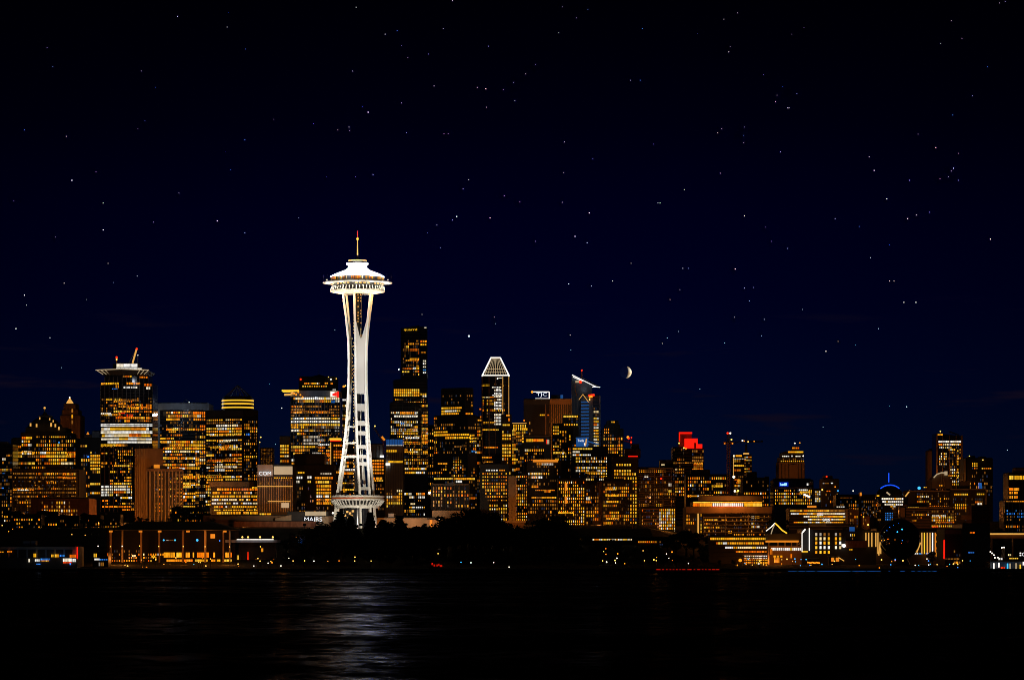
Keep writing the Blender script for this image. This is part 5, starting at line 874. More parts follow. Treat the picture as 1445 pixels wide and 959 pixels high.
# y here are rows at the axis depth; the view from below lifts the near rims a little
ring('roof', [(38.2, 391.4), (38.2, 390.2), (34, 387.6), (26, 384.2), (19, 381.4), (14.5, 378.6), (13, 376.8), (13.2, 375.4), (15.6, 373.2), (16.2, 372.2), (15.4, 371.2), (.1, 371)], 'white_paint')
ring('crown_ring', [(12.4, 371), (12.6, 368.4), (12.8, 367.4), (.1, 367.2)], 'black_steel'); ring('crown_light', [(13, 368.4), (13.15, 368.2), (13.15, 367.4), (13, 367.2)], 'tube_gold')
ring('antenna_base', [(2.2, 367.4), (1.7, 363), (1.1, 360), (.1, 359.8)], 'grey_metal', 10)
ring('spire', [(1.0, 360), (.75, 350), (.6, 339), (.1, 338.9)], 'tube_gold', 8); m = nmb(); m.ball((NX, NY, Z(337, NY)), 1.9 * U, 8); m.build('beacon', 'tube_yellow', nt)
ring('spire_tip', [(.75, 336), (.75, 325.6), (.1, 325.4)], 'red_steel', 8)
ring('observation_glass', [(37.4, 398.2), (37.4, 391)], 'dark_glass')
ow = bpy.data.objects.new('observation_window', None); bpy.data.objects.remove(ow)
for i in range(46):
    a = math.radians(-88 + 176 * i / 45)
    if rl.random() < .82:
        c = rl.choice([P_O[0], P_Y[0], P_Y[1], P_W[0], P_O[1], P_D[0]]); g = rl.uniform(.1, .6); m = nmb(); da = math.radians(1.25); vs = []
        for t in (a - da, a + da):
            for y in (391.9, 396.0): vs.append((NX + 37.6 * U * math.sin(t), NY - 37.6 * U * math.cos(t), Z(y, NY)))
        m.add(vs, [(0, 1, 3, 2)], tuple(v * g for v in c)); m.build('window', 'lit_window', nt)
ring('halo', [(36, 400.2), (44, 400.4), (49, 399.6), (49.3, 398.8), (49, 398.2), (44, 397.0), (37.5, 396.2)], 'white_paint')
ring('restaurant_glass', [(36.6, 400), (36.9, 403), (33.5, 407), (24, 411.5)], 'black_steel')
m = nmb()
for i in range(40):
    a = 2 * math.pi * i / 40; da = .045
    if i % 5 == 4: continue
    vs = [(NX + 37 * U * math.sin(t), NY - 37 * U * math.cos(t), Z(y, NY)) for t in (a - da, a + da) for y in (400.8, 402.6)]; m.add(vs, [(0, 1, 3, 2)])
m.build('restaurant_light', 'tube_gold', nt)
ring('lower_dish', [(20, 414.5), (38.6, 411.2), (39, 410.4), (38, 409.8), (20, 412.2)], 'white_paint')
m = nmb()
for i in range(48):
    a = 2 * math.pi * i / 48; s, c = math.sin(a), -math.cos(a)
    m.bar((NX + 36.4 * U * s, NY + 36.4 * U * c, Z(404.6, NY)), (NX + 38.3 * U * s, NY + 38.3 * U * c, Z(410.2, NY)), .32, 4)
    m.bar((NX + 38.3 * U * s, NY + 38.3 * U * c, Z(411.4, NY)), (NX + 21 * U * s, NY + 21 * U * c, Z(414.9, NY)), .25, 4)
m.build('sunshade_rib', 'white_paint', nt)
ring('hub', [(3.6, 414), (20.5, 414), (21, 411), (14, 409)], 'white_paint', 36)
for s in (-1, 1):
    m = nmb(); Yl = NY - 4; m.bar((X(504.5 + s * 43, Yl), Yl, Z(397.6, Yl)), (X(504.5 + s * 43, Yl), Yl, Z(395.2, Yl)), .1); m.build('lamp_post', 'grey_metal', nt); m = nmb(); m.ball((X(504.5 + s * 43, Yl), Yl, Z(394.6, Yl)), .32, 6); m.build('deck_lamp', 'lamp_white', nt)
for k in range(7):     # warm lamps under the saucer
    a = math.radians(-84 + 28 * k); q = (NX + 13.5 * math.sin(a), NY - 13.5 * math.cos(a), Z(420, NY))
    gl_ = glow(0, 0, NY, 2600, (1, .5, .12), .3, 'saucer_light'); gl_.location = q
    q = (NX + 18.6 * math.sin(a), NY - 18.6 * math.cos(a), Z(402.6, NY)); gl_ = glow(0, 0, NY, 1300, (1, .84, .6), .3, 'halo_light'); gl_.location = q
# lower level ring
ld = ring('lower_deck', [(36.6, 706.2), (38.2, 705.4), (38.2, 704), (37, 703.8)], 'white_paint', 60, None)
ring('lower_deck_glass', [(36.4, 704), (36.4, 701.4)], 'brown_stone', 60, ld); ring('lower_deck_roof', [(36.4, 701.6), (38, 701.2), (38.2, 700), (37.4, 698.8), (20, 698.4), (.1, 698.4)], 'white_paint', 60, ld)
m = nmb()
for i in range(44):
    a = 2 * math.pi * i / 44; s, c = math.sin(a), -math.cos(a); m.bar((NX + 37.6 * U * s, NY + 37.6 * U * c, Z(705.4, NY)), (NX + 31.6 * U * s, NY + 31.6 * U * c, Z(713.2, NY)), .42, 4)
m.build('rib', 'white_paint', ld)
m = nmb(); m.lathe((NX, NY, 0), [(36 * U, Z(706, NY)), (30 * U, Z(713, NY))], 60); m.build('soffit_glass', 'black_steel', ld); ring('base_beam', [(29, 716.6), (31.2, 716.6), (31.2, 712.8), (29, 712.6)], 'white_paint', 60, ld)
m = nmb(); m.lathe((NX, NY, 0), [(36.6 * U, Z(703.6, NY)), (36.6 * U, Z(702, NY))], 60, a0=math.radians(190), a1=math.radians(285)); m.build('deck_light', 'ember', ld)
ring('base_hall', [(20, 745), (20, 718), (.1, 717.8)], 'dark_glass', 24); m = nmb()
for px, py in ((491, 722), (495, 724), (497.5, 728), (488, 727), (499, 721), (493, 731)): m.box(X(px, NY) - .7, X(px, NY) + .7, NY - 9.6, NY - 9.2, Z(py + 1.4, NY), Z(py - 1.4, NY))
m.build('hall_light', 'tube_gold', nt)

# floodlights on the needle
for dx, dy, tz, p, an, co in ((-70, -95, 70, 520e3, 34, (1, .93, .84)), (62, -100, 70, 480e3, 34, (1, .93, .84)), (-25, -120, 120, 620e3, 26, (1, .93, .84)), (45, -120, 150, 560e3, 24, (1, .93, .84)),
                          (-84, -110, 152, 560e3, 20, (1, .85, .62)), (8, -125, 28, 460e3, 42, (1, .86, .66)), (95, -70, 80, 300e3, 34, (1, .93, .84)), (-105, -70, 90, 260e3, 34, (1, .93, .84))):
    fx_, fy_ = NX + dx, NY + dy; fg = ground(fy_, fx_) - .3; fz = NG + 1.5
    spot((fx_, fy_, fz), (NX, NY, NG + tz), p * FLOOD, an, co)
    e = empty('floodlight_mast', (fx_, fy_, fg), 'black floodlight mast among the trees, aimed at the needle tower', 'floodlight', 'floodlight masts below the needle tower')
    m = MB(e.location); m.bar((fx_, fy_ - .4, fg), (fx_, fy_ - .4, fz), .12, 5); m.build('pole', 'black_steel', e); m = MB(e.location); m.box(fx_ - 1, fx_ + 1, fy_ - .9, fy_ - .7, fz - .7, fz + .7); m.build('lamp_case', 'black_steel', e)
for i in range(10):
    a = math.radians(-108 + 24 * i); q = (NX + 21 * math.sin(a), NY - 21 * math.cos(a), Z(387.5, NY))
    m = nmb(); m.box(q[0] - .2, q[0] + .2, q[1] - .2, q[1] + .2, q[2] - .7, q[2] - .4); m.bar((q[0], q[1], Z(397.4, NY)), (q[0], q[1], q[2] - .5), .06, 4); m.build('floodlight_case', 'black_steel', nt)
    spot((q[0], q[1], q[2] + .1), (NX + 9 * math.sin(a), NY - 9 * math.cos(a), Z(383, NY)), 24000, 110, (1, .95, .86), .8, .25)

# spots and cases added on the saucer's front rim to streak the water
for k, (dx, p, co, mt) in enumerate(((1.5, BAY, (1, .9, .74), 'lamp_white'), (-14, BAY * .35, (1, .42, .12), 'lamp_orange'), (6, BAY * .4, (.08, .2, 1), 'lamp_blue'))):
    q = (NX + dx, NY - 21.7, Z(398.6, NY)); m = nmb(); m.box(q[0] - .3, q[0] + .3, q[1] - .05, q[1] + .5, q[2] - .2, q[2] + .3); m.build('streak_helper', 'black_steel', nt)
    spot((q[0], q[1] - .5, q[2]), (q[0], q[1] - 1600, 0), p, 44, co, .8, 1.0, 'streak_helper')
# ================================================================== moon and stars, far beyond the city
SD = 40000.0
m = MB((X(882.9, SD), SD, Z(525, SD))); m.ball(m.o, M(8.35, SD), 20); m.smooth = True
mm, n, l, bs = nodes('moon_rock'); tc = n.new('ShaderNodeTexCoord'); nz = n.new('ShaderNodeTexNoise'); nz.inputs['Scale'].default_value = .022; nz.inputs['Detail'].default_value = 6; rp = n.new('ShaderNodeValToRGB')
rp.color_ramp.elements[0].position = .4; rp.color_ramp.elements[0].color = (.75, .56, .3, 1); rp.color_ramp.elements[1].position = .6; rp.color_ramp.elements[1].color = (1, .95, .8, 1)
l.new(tc.outputs['Object'], nz.inputs['Vector']); l.new(nz.outputs['Fac'], rp.inputs[0]); l.new(rp.outputs[0], bs.inputs['Base Color']); bs.inputs['Diffuse Roughness'].default_value = .4; bs.inputs['Roughness'].default_value = 1; bs.inputs['Specular IOR Level'].default_value = 0; MATS['moon_rock'] = mm
tb = n.new('ShaderNodeBsdfTransparent'); ash = n.new('ShaderNodeAddShader'); l.new(bs.outputs[0], ash.inputs[0]); l.new(tb.outputs[0], ash.inputs[1]); gm = n.new('ShaderNodeNewGeometry'); mxm = n.new('ShaderNodeMixShader'); l.new(gm.outputs['Backfacing'], mxm.inputs['Fac']); l.new(ash.outputs[0], mxm.inputs[1]); l.new(tb.outputs[0], mxm.inputs[2]); l.new(mxm.outputs[0], n['Material Output'].inputs['Surface'])   # the night air glows in front of its unlit side
tag(m.build('moon', 'moon_rock'), 'pale crescent moon with its lit edge towards the picture border, above the skyline', 'moon')
STARS = """250,23,1 322,17.5,.8b 320,38,1 346,69,.8b 66,67,.7 74,94,.8 199,100,.6 219,123,.8b 34,183,.8b 93,192,1.2 204,170,.4 194,181,.5 135,242,.8 101,254,1.8 145,286,.9 19,283,.5 386,168,.5 442,174,.9 345,197,.8b 325,239,.7b 318,214,.4 252,272,.5
306,311,1.3 216,313,.8 460,249,.4 476,183,.5 502,10,.9 638,1,.9 793,9.5,.8 829,13,.8b 906,40,.9b 543,48,1.2 560,43,.8b 625,40,.7 566,64,.8 575,81,.8 604,76,.6 689,65,.8 497,100,.9 788,46,.8 612,121,1.1 673,123,1 685,125,1.5 710,126,.8 741,104,1
724,116,.7 726,142,.9 686,151,1.2 566,145,1.2 511,150,.5b 519,158,1.6 492,179,1 493,184,.7 573,187,1.1 626,188.5,.9 632,188,.8 889,113,1 903,113,1b 796,200,.9 836,224,.6 922,203,.5 795,243,.7 501,249,.9 526,246,.9 661,253,1.1 653,266,.7 711,276,1.1
733,284,.7 793,285,.8 928,286,1 931,286,1 831,300,1.3 644,305,1.7 638,310,1 691,307,1.3 616,317,.8 813,25,.5 755,91,.5 1040,18,1.1 1021,27,.8 984,47,.6 1030,66,.7 1028,73,1.2 1134,39,.5 1117,48,.5 1077,105,.7 1104,122,.7b 1096,134,.7 1094,143,1
1124,132,.9 1111,152,1.1 1113,152,1.1 1342,29,.9 1357,54,.8 1327,61,1 1393,94,.8b 1410,4,1.1 1418,2,.7 1372,135,.9 1344,162,1.1b 1320,208,1.4 1352,216,.9 1345,237,1.3 1342,241,.8 1338,249,.8 1326,252,.9 1352,254,.9 1283,254,1.1 1226,221,.9 1233,240,1.4
1251,280,1.4 1311,299,1.1 1293,303,1.2 1280,308,1.3 1178,308,.9 1018,181,.9 1012,187,.6 1050,179,.6 1049,191,.6b 1049,201,.7 1101,214,1 1016,244,.9 965,267,1 1050,304,1.4 1295,189,.6 78,334,.8 145,324,1.3 152,371,.9 193,389,.7 160,398,.5 90,399,1.2
34,416,1.4 37,430,1 122,422,.8 22,463,1.6 70,476,1.2 86,518,1 345,328,.9 397,575,1.9 380,541,.8 421,307,.6 472,465,.8 603,328,.8 755,340,1 811,333,1.4 828,342,1.2 890,371,.8 802,400,1.3 834,403,.9 864,396,1.1 963,378,.8 971,378,.7 959,408,.7 945,422,.7
957,467,1 941,476,1.2 934,484,1.1 595,443,.9 697,447,.6 699,456,.9 804,472,.8 805,493,.8 987,548,.8 621,349,.5 1080,320,.6 1088,340,.6 1111,350,1.2 1037,379,1.4 1050,406,1.1 1063,405,.9 1057,424,1.1 1132,436,.9 1036,447,.9 1078,450,1 1074,473,1.2
1022,483,1.1 1397,337,1.7 1255,345,.7b 1228,363,1.2 1255,396,1.2 1261,396,1 1275,426,1.3 1292,426,1.5 1239,463,1.2 1165,495,1.4 1207,486,.6 1182,481,.5 1279,573,1.4 1255,572,.7 1421,634,1.2 1161,602,.6 1212,319,.7b 388,626,.7"""
def star_mesh(mat):
    m = MB(); m.ball((0, 0, 0), 1, 6); o = m.build('star', mat); me = o.data; bpy.data.objects.remove(o); return me
SM = {k: star_mesh(k) for k in ('star_white', 'star_warm', 'star_blue')}
def star(px, py, r, k, lab, grp=None):
    o = bpy.data.objects.new('star', SM[k]); COL.objects.link(o); o.location = (X(px, SD), SD, Z(py, SD)); o.scale = [M(r, SD)] * 3; tag(o, lab, 'star', grp)
star(661.7, 474, 1.35, 'star_white', 'brightest white star, low in the sky between the tallest tower and the pyramid tower')
rs = random.Random(3)
for w in STARS.split():
    px, py, s = w.split(','); blue = s.endswith('b'); s = float(s.rstrip('b')); r = .24 + .25 * s
    if blue: star(float(px) + .5, float(py) + .5, r, 'star_blue', 'small faint blue star in the night sky', 'faint blue stars')
    elif s >= 1.25: star(float(px) + .5, float(py) + .5, r, 'star_warm', 'bright white pinpoint star in the night sky', 'bright small stars')
    else: star(float(px) + .5, float(py) + .5, r * .92, 'star_white', 'tiny dim white star in the night sky', 'dim white stars')

# ================================================================== cranes, pole, globe
def lattice(m, a, c, w, nseg, r=.22):
    a, c = Vector(a), Vector(c); d = (c - a).normalized(); u = d.cross(Vector((0, 1, 0)))
    u = u.normalized() if u.length > .1 else Vector((1, 0, 0)); v = d.cross(u); q = []
    for i in range(nseg + 1):
        p = a + (c - a) * i / nseg; q.append([p + u * w + v * w, p - u * w + v * w, p - u * w - v * w, p + u * w - v * w])
    for i in range(nseg):
        for k in range(4):
            m.bar(q[i][k], q[i + 1][k], r, 4)
            if (i + k) % 2: m.bar(q[i][k], q[i + 1][(k + 1) % 4], r * .7, 4)
            else: m.bar(q[i][(k + 1) % 4], q[i + 1][k], r * .7, 4)
YC = 2300.; GX = X(1028, YC); g0 = ground(YC, GX); P = lambda px, py, Y=YC: (X(px, Y), Y, Z(py, Y))
cr = empty('tower_crane', (X(1028, YC), YC, g0), 'orange-lit lattice tower crane with a long level jib, standing before the striped office', 'crane')
m = MB(cr.location); lattice(m, (X(1028, YC), YC, g0), P(1028, 623), 1.0, 34, .28); m.build('mast', 'orange_steel', cr)
m = MB(cr.location); lattice(m, P(1021, 624.2), P(1076, 622.2), .45, 24, .16); m.build('jib', 'black_steel', cr)
m = MB(cr.location); lattice(m, P(1028, 623), P(1028, 611), .6, 5, .25); m.build('tower_head', 'black_steel', cr)
m = MB(cr.location); m.bar(P(1028, 611.5), P(1060, 622.6), .1, 4); m.bar(P(1028, 611.5), P(1022, 624), .1, 4); m.build('stay_cable', 'black_steel', cr)
m = MB(cr.location); m.box(X(1021, YC), X(1024, YC), YC - 1, YC + 1, Z(626.5, YC), Z(623, YC)); m.box(X(1030, YC), X(1033, YC), YC - 1.5, YC, Z(626.6, YC), Z(623.6, YC)); m.build('counterweight', 'orange_steel', cr)
m = MB(cr.location); m.box(X(1074, YC), X(1076.4, YC), YC - 1, YC + 1, Z(623.6, YC), Z(621.4, YC)); m.build('jib_end', 'black_steel', cr)
for px, py, mt, r in ((1026.6, 611, 'lamp_red', .8), (1030.3, 611, 'lamp_white', .65), (1032, 620, 'lamp_warm', .6), (1047.5, 621.4, 'lamp_white', .6), (1055.5, 623, 'lamp_warm', .5), (1064, 622.4, 'lamp_orange', .45), (1050, 622, 'lamp_orange', .4), (1033.5, 625.4, 'lamp_orange', .5), (1022.6, 625.6, 'lamp_orange', .4)):
    m = MB(cr.location); m.ball((X(px, YC), YC - 1.6, Z(py, YC)), r, 6); m.build('crane_lamp', mt, cr)
YC2 = 2560.; GX = X(541, YC2); c2 = empty('luffing_crane', (X(541, YC2), YC2, ground(YC2, GX)), 'small luffing crane with a steep orange jib, between the needle tower and the tallest tower', 'crane')
P2 = lambda px, py: (X(px, YC2), YC2, Z(py, YC2))
m = MB(c2.location); lattice(m, (X(542, YC2), YC2, ground(YC2, GX)), P2(542, 622), .8, 16, .22); m.build('mast', 'orange_steel', c2)
m = MB(c2.location); lattice(m, P2(540.5, 623), P2(527.5, 602.5), .4, 10, .2); m.build('jib', 'beige', c2)
m = MB(c2.location); m.bar(P2(527.5, 602.5), P2(541, 615), .1, 4); m.bar(P2(527.3, 603), P2(526, 640), .07, 4); m.build('cable', 'black_steel', c2)
m = MB(c2.location); m.bar(P2(538.8, 615.6), P2(543, 620.6), .9, 5); m.build('cab', 'panel_orange', c2); m = MB(c2.location); m.ball(P2(529, 600.8), .6, 6); m.build('crane_lamp', 'lamp_warm', c2)
YC3 = 2700.; P3 = lambda px, py: (X(px, YC3), YC3, Z(py, YC3)); c3 = empty('roof_crane', P3(890.5, 627), 'small red-lit crane on the dark roof beside the pinnacle block', 'crane')
m = MB(c3.location); lattice(m, P3(890.5, 628), P3(890.5, 619), .5, 4, .22); m.build('mast', 'red_steel', c3); m = MB(c3.location); lattice(m, P3(880, 621.6), P3(891, 624.4), .35, 6, .2); m.build('jib', 'red_steel', c3)
for px, py, mt, r in ((886, 616.6, 'lamp_orange', 1.1), (887, 618, 'lamp_red', 1), (891, 617, 'lamp_red', .6), (890.6, 623.6, 'lamp_red', .8)):
    m = MB(c3.location); m.ball((X(px, YC3), YC3 - 1, Z(py, YC3)), r, 6); m.build('crane_lamp', mt, c3)
# light poles among the buildings
def pole(px, py, Y, label, mat, r, pm='beige'):
    GX = X(px, Y); e = empty('light_pole', (X(px, Y), Y, ground(Y, GX) - .3), label, 'light pole'); m = MB(e.location); m.bar((X(px, Y), Y, e.location[2]), (X(px, Y), Y, Z(py, Y)), .32, 6, .2); m.build('pole', pm, e)
    m = MB(e.location); m.ball((X(px, Y), Y, Z(py, Y)), r, 8); m.smooth = True; m.build('lamp_globe', mat, e)
pole(1035.5, 672.5, 2290, 'tall pole with one big white globe lamp beside the tower crane mast', 'lamp_white', .95)
for px, py, mt, lab in ((1037, 692.5, 'lamp_white', 'roof lamp burning white-yellow over the round-roofed hall'), (1041.5, 692, 'lamp_warm', 'twin roof lamp burning yellow over the round-roofed hall')): pole(px, py, 2260, lab, mt, .75, 'beige')
YQ = 2020.; GX = X(893, YQ); e = empty('flagpole', (X(893, YQ), YQ, ground(YQ, GX) - .3), 'tall thin orange-lit mast with two orange lamps at its foot', 'mast'); m = MB(e.location); m.bar(e.location, (X(893, YQ), YQ, Z(700, YQ)), .28, 6, .16); m.build('pole', 'orange_steel', e)
for px, py in ((889, 750.5), (880, 751.5)): m = MB(e.location); m.ball((X(px, YQ), YQ - 1, Z(py, YQ)), .9, 6); m.build('foot_lamp', 'lamp_orange', e)
# dark globe
YG = 1800.; GX = X(1269.6, YG); Rg = M(28.6, YG); gc = (X(1269.6, YG), YG, Z(761, YG))
ge = empty('globe_sculpture', (gc[0], YG, ground(YG, GX)), 'huge dark glass globe with blue reflections and a thin gold rim at the waterfront', 'globe')
m = MB(ge.location); m.ball(gc, Rg, 28); m.smooth = True; wall_mat('globe_glass', (.004, .005, .008), .06, .4, var=.1); m.build('globe', 'globe_glass', ge)
m = MB(ge.location)
for k in range(40):
    a0, a1 = 2 * math.pi * k / 40, 2 * math.pi * (k + 1) / 40; m.bar((gc[0] + (Rg + .1) * math.cos(a0), YG, gc[2] + (Rg + .1) * math.sin(a0)), (gc[0] + (Rg + .1) * math.cos(a1), YG, gc[2] + (Rg + .1) * math.sin(a1)), .16, 4)
m.build('rim', 'sand_stone', ge); m = MB(ge.location); m.lathe((gc[0], YG, ground(YG, GX)), [(6, -.5), (5.2, 1.5), (4, gc[2] - Rg - ground(YG, GX) + 1)], 16); m.build('pedestal', 'black_steel', ge)
for px, py, mt, r in ((1273, 746.5, 'lamp_cyan', .75), (1266.3, 750, 'lamp_cyan', .6), (1273.2, 762, 'lamp_blue', .4), (1260.5, 740.5, 'lamp_blue', .22), (1268, 738, 'lamp_blue', .22), (1275, 737.6, 'lamp_blue', .22), (1280.5, 740, 'lamp_blue', .22), (1255.6, 743.2, 'lamp_blue', .25), (1291.6, 749.6, 'lamp_cyan', .3), (1251.5, 748, 'lamp_blue', .25), (1293, 755.5, 'lamp_orange', .35), (1244, 762, 'lamp_orange', .45), (1248, 761.6, 'lamp_orange', .4), (1253, 760, 'lamp_orange', .35), (1263, 761, 'lamp_orange', .3), (1272, 766, 'lamp_orange', .3), (1276, 764, 'lamp_orange', .3)):
    dx, dz = X(px, YG) - gc[0], Z(py, YG) - gc[2]; yy = YG - math.sqrt(max(0, Rg * Rg - dx * dx - dz * dz)); m = MB(ge.location); m.ball((X(px, yy), yy, Z(py, yy)), r * .65, 6); m.build('surface_glint', mt, ge)  # glints on the globe, put in as small glowing balls
for a, z, s in (((1241.5, 764), (1239.5, 783), 1), ((1298.6, 765), (1293, 779), 1)): m = MB(ge.location); m.bar((X(a[0], YG), YG - 2, Z(a[1], YG)), (X(z[0], YG), YG - 2, Z(z[1], YG)), .35, 5); m.build('gold_strut', 'tube_gold', ge)

# ================================================================== ground and water
m = MB(); xs = [-20000, -2500, -600, -300, 0, 85, 105, 125, 600, 2500, 20000]; ys = [1700, 1712, 1716, 1750, 1790, 1850, 1900, 1950, 2000, 2050, 2200, 2400, 2600, 4000, 8000, 36000]
m.add([(x, y, ground(y, x)) for y in ys for x in xs], [(j * 11 + i, j * 11 + i + 1, j * 11 + 12 + i, j * 11 + 11 + i) for j in range(len(ys) - 1) for i in range(10)]); struct('ground', m, 'soil')
m = MB(); m.add([(-20000, -5000, 0), (20000, -5000, 0), (20000, 1800, 0), (-20000, 1800, 0)], [(0, 1, 2, 3)])
wm, n, l, bs = nodes('water'); tc = n.new('ShaderNodeTexCoord'); bs.inputs['Base Color'].default_value = (.0006, .0009, .0016, 1); bs.inputs['IOR'].default_value = 1.33
def noise(sx, sy, det, scale=1.):
    mp = n.new('ShaderNodeMapping'); mp.inputs['Scale'].default_value = (sx, sy, 1); nz = n.new('ShaderNodeTexNoise'); nz.inputs['Scale'].default_value = scale; nz.inputs['Detail'].default_value = det
    l.new(tc.outputs['Object'], mp.inputs[0]); l.new(mp.outputs[0], nz.inputs['Vector']); return nz
n1, n2, n3, n4 = noise(1 / 4.2, 1 / 8.5, 3), noise(1 / 150, 1 / 75, 2), noise(1 / 900, 1 / 260, 2), noise(1 / 11., 1 / 24., 3)
b1 = n.new('ShaderNodeBump'); b1.inputs['Strength'].default_value = 1; b1.inputs['Distance'].default_value = WB1
b2 = n.new('ShaderNodeBump'); b2.inputs['Strength'].default_value = 1; b2.inputs['Distance'].default_value = WB2
l.new(n1.outputs['Fac'], b1.inputs['Height']); l.new(n2.outputs['Fac'], b2.inputs['Height']); l.new(b2.outputs[0], b1.inputs['Normal'])
gl = n.new('ShaderNodeBsdfAnisotropic' if hasattr(bpy.types, 'ShaderNodeBsdfAnisotropic') else 'ShaderNodeBsdfGlossy'); gl.inputs['Roughness'].default_value = WRO; gl.inputs['Color'].default_value = (.8, .87, 1, 1); l.new(b1.outputs[0], gl.inputs['Normal'])
def band(nz, a, z, lo, hi):
    q = n.new('ShaderNodeMapRange'); q.interpolation_type = 'SMOOTHSTEP'; q.inputs['From Min'].default_value = a; q.inputs['From Max'].default_value = z; q.inputs['To Min'].default_value = lo; q.inputs['To Max'].default_value = hi; l.new(nz.outputs['Fac'], q.inputs['Value']); return q
def mul(a, c):
    q = n.new('ShaderNodeMath'); q.operation = 'MULTIPLY'; l.new(a.outputs[0], q.inputs[0])
    if isinstance(c, float): q.inputs[1].default_value = c
    else: l.new(c.outputs[0], q.inputs[1])
    return q
fac = mul(mul(mul(mul(band(n1, .4, .6, .1, 1.), band(n2, .4, .58, .12, 1.)), band(n3, .3, .6, .6, 1.)), band(n4, .4, .6, .2, 1.)), WSP)     # calm and ruffled lanes
bs.inputs['Specular IOR Level'].default_value = 0; mxs = n.new('ShaderNodeMixShader'); l.new(fac.outputs[0], mxs.inputs['Fac']); l.new(bs.outputs[0], mxs.inputs[1]); l.new(gl.outputs[0], mxs.inputs[2]); l.new(mxs.outputs[0], n['Material Output'].inputs['Surface'])
MATS['water'] = wm; struct('water', m, 'water')
m = MB(); m.box(-700, 700, 1714.5, 1716, -1, 1.5); sw = struct('seawall', m, 'dark_stone'); m = MB(); m.box(-700, 700, 1717, 1724, 1.0, 1.25); struct('promenade', m, 'asphalt')

# ================================================================== shore lights
def shore(px, py, Y, mat, r): return (px, py, Y, mat, r)
def strand(pts, mat, name, label, h, y, Y, grp=None):
    GX = X(pts[0][0], Y)
    e = empty(name, (X(pts[0][0], Y), Y, ground(Y, GX)), label, 'light strip', grp)
    for a, z in pts:
        m = MB(e.location); m.box(X(a, Y), X(z, Y), Y - .2, Y, Z(y + h / 2, Y), Z(y - h / 2, Y)); m.build('light_tube', mat, e)
    m = MB(e.location); m.box(X(pts[0][0], Y), X(pts[-1][1], Y), Y + .05, Y + .25, Z(y + h / 2 + .4, Y), Z(y - h / 2, Y)); m.build('rail', 'black_steel', e)
strand([(150, 158), (160, 171), (173, 187), (192, 203), (206, 213), (214, 222), (224, 232), (234, 244), (247, 256), (260, 268), (275, 295), (299, 312), (317, 326), (330, 340), (347, 352), (362, 368), (376, 381), (387, 392), (396, 400)], 'panel_orange', 'rail_light', 'broken orange light strip along the water edge below the column hall', .7, 806.4, 1713.6)
strand([(926, 932), (934.6, 937), (940, 942), (945, 947), (949.5, 951.5), (954, 956.4), (959, 961), (963, 967), (970, 976), (979, 981), (984, 988), (990.5, 992.5), (995, 997), (1000, 1003), (1005, 1009), (1010, 1015)], 'dim_red', 'rail_light', 'row of red lights along the dark shore before the terraced restaurant', 1.2, 803, 1714.2)
strand([(1033, 1060), (1062, 1080), (1083, 1098), (1101, 1111)], 'panel_cream', 'rail_light', 'dim cream light strip at the water edge before the terraced restaurant', .8, 806.4, 1713.6)
strand([(1112, 1124), (1127, 1136), (1138, 1150), (1153, 1168), (1168.5, 1200), (1203, 1222), (1224, 1243), (1254, 1256), (1270, 1277), (1286, 1291), (1295, 1299), (1302, 1307), (1310, 1313), (1316, 1322)], 'tube_sky', 'rail_light', 'long blue light strip at the water edge below the dark globe', 1.1, 805.4, 1713.8)
strand([(810, 840), (846, 850), (854, 862), (868, 876)], 'panel_cream', 'rail_light', 'faint tan light strip at the water edge below the dark trees', .35, 806.6, 1713.6)
def street_lamp_at(px, py, Y, mat, r, first=[None]):
    GX = X(px, Y); z = Z(py, Y); g = ground(Y, GX) - .2
    e = empty('street_lamp', (X(px, Y), Y, g), '', 'street lamp', 'street lamps along the shore')
    m = MB(e.location); m.bar((X(px, Y), Y, g), (X(px, Y), Y, max(z, g + 1)), .11, 5, .07); m.build('pole', 'black_steel', e)
    m = MB(e.location); m.ball((X(px, Y), Y - .1, z), r, 6); m.smooth = True; m.build('lamp_head', mat, e); return e
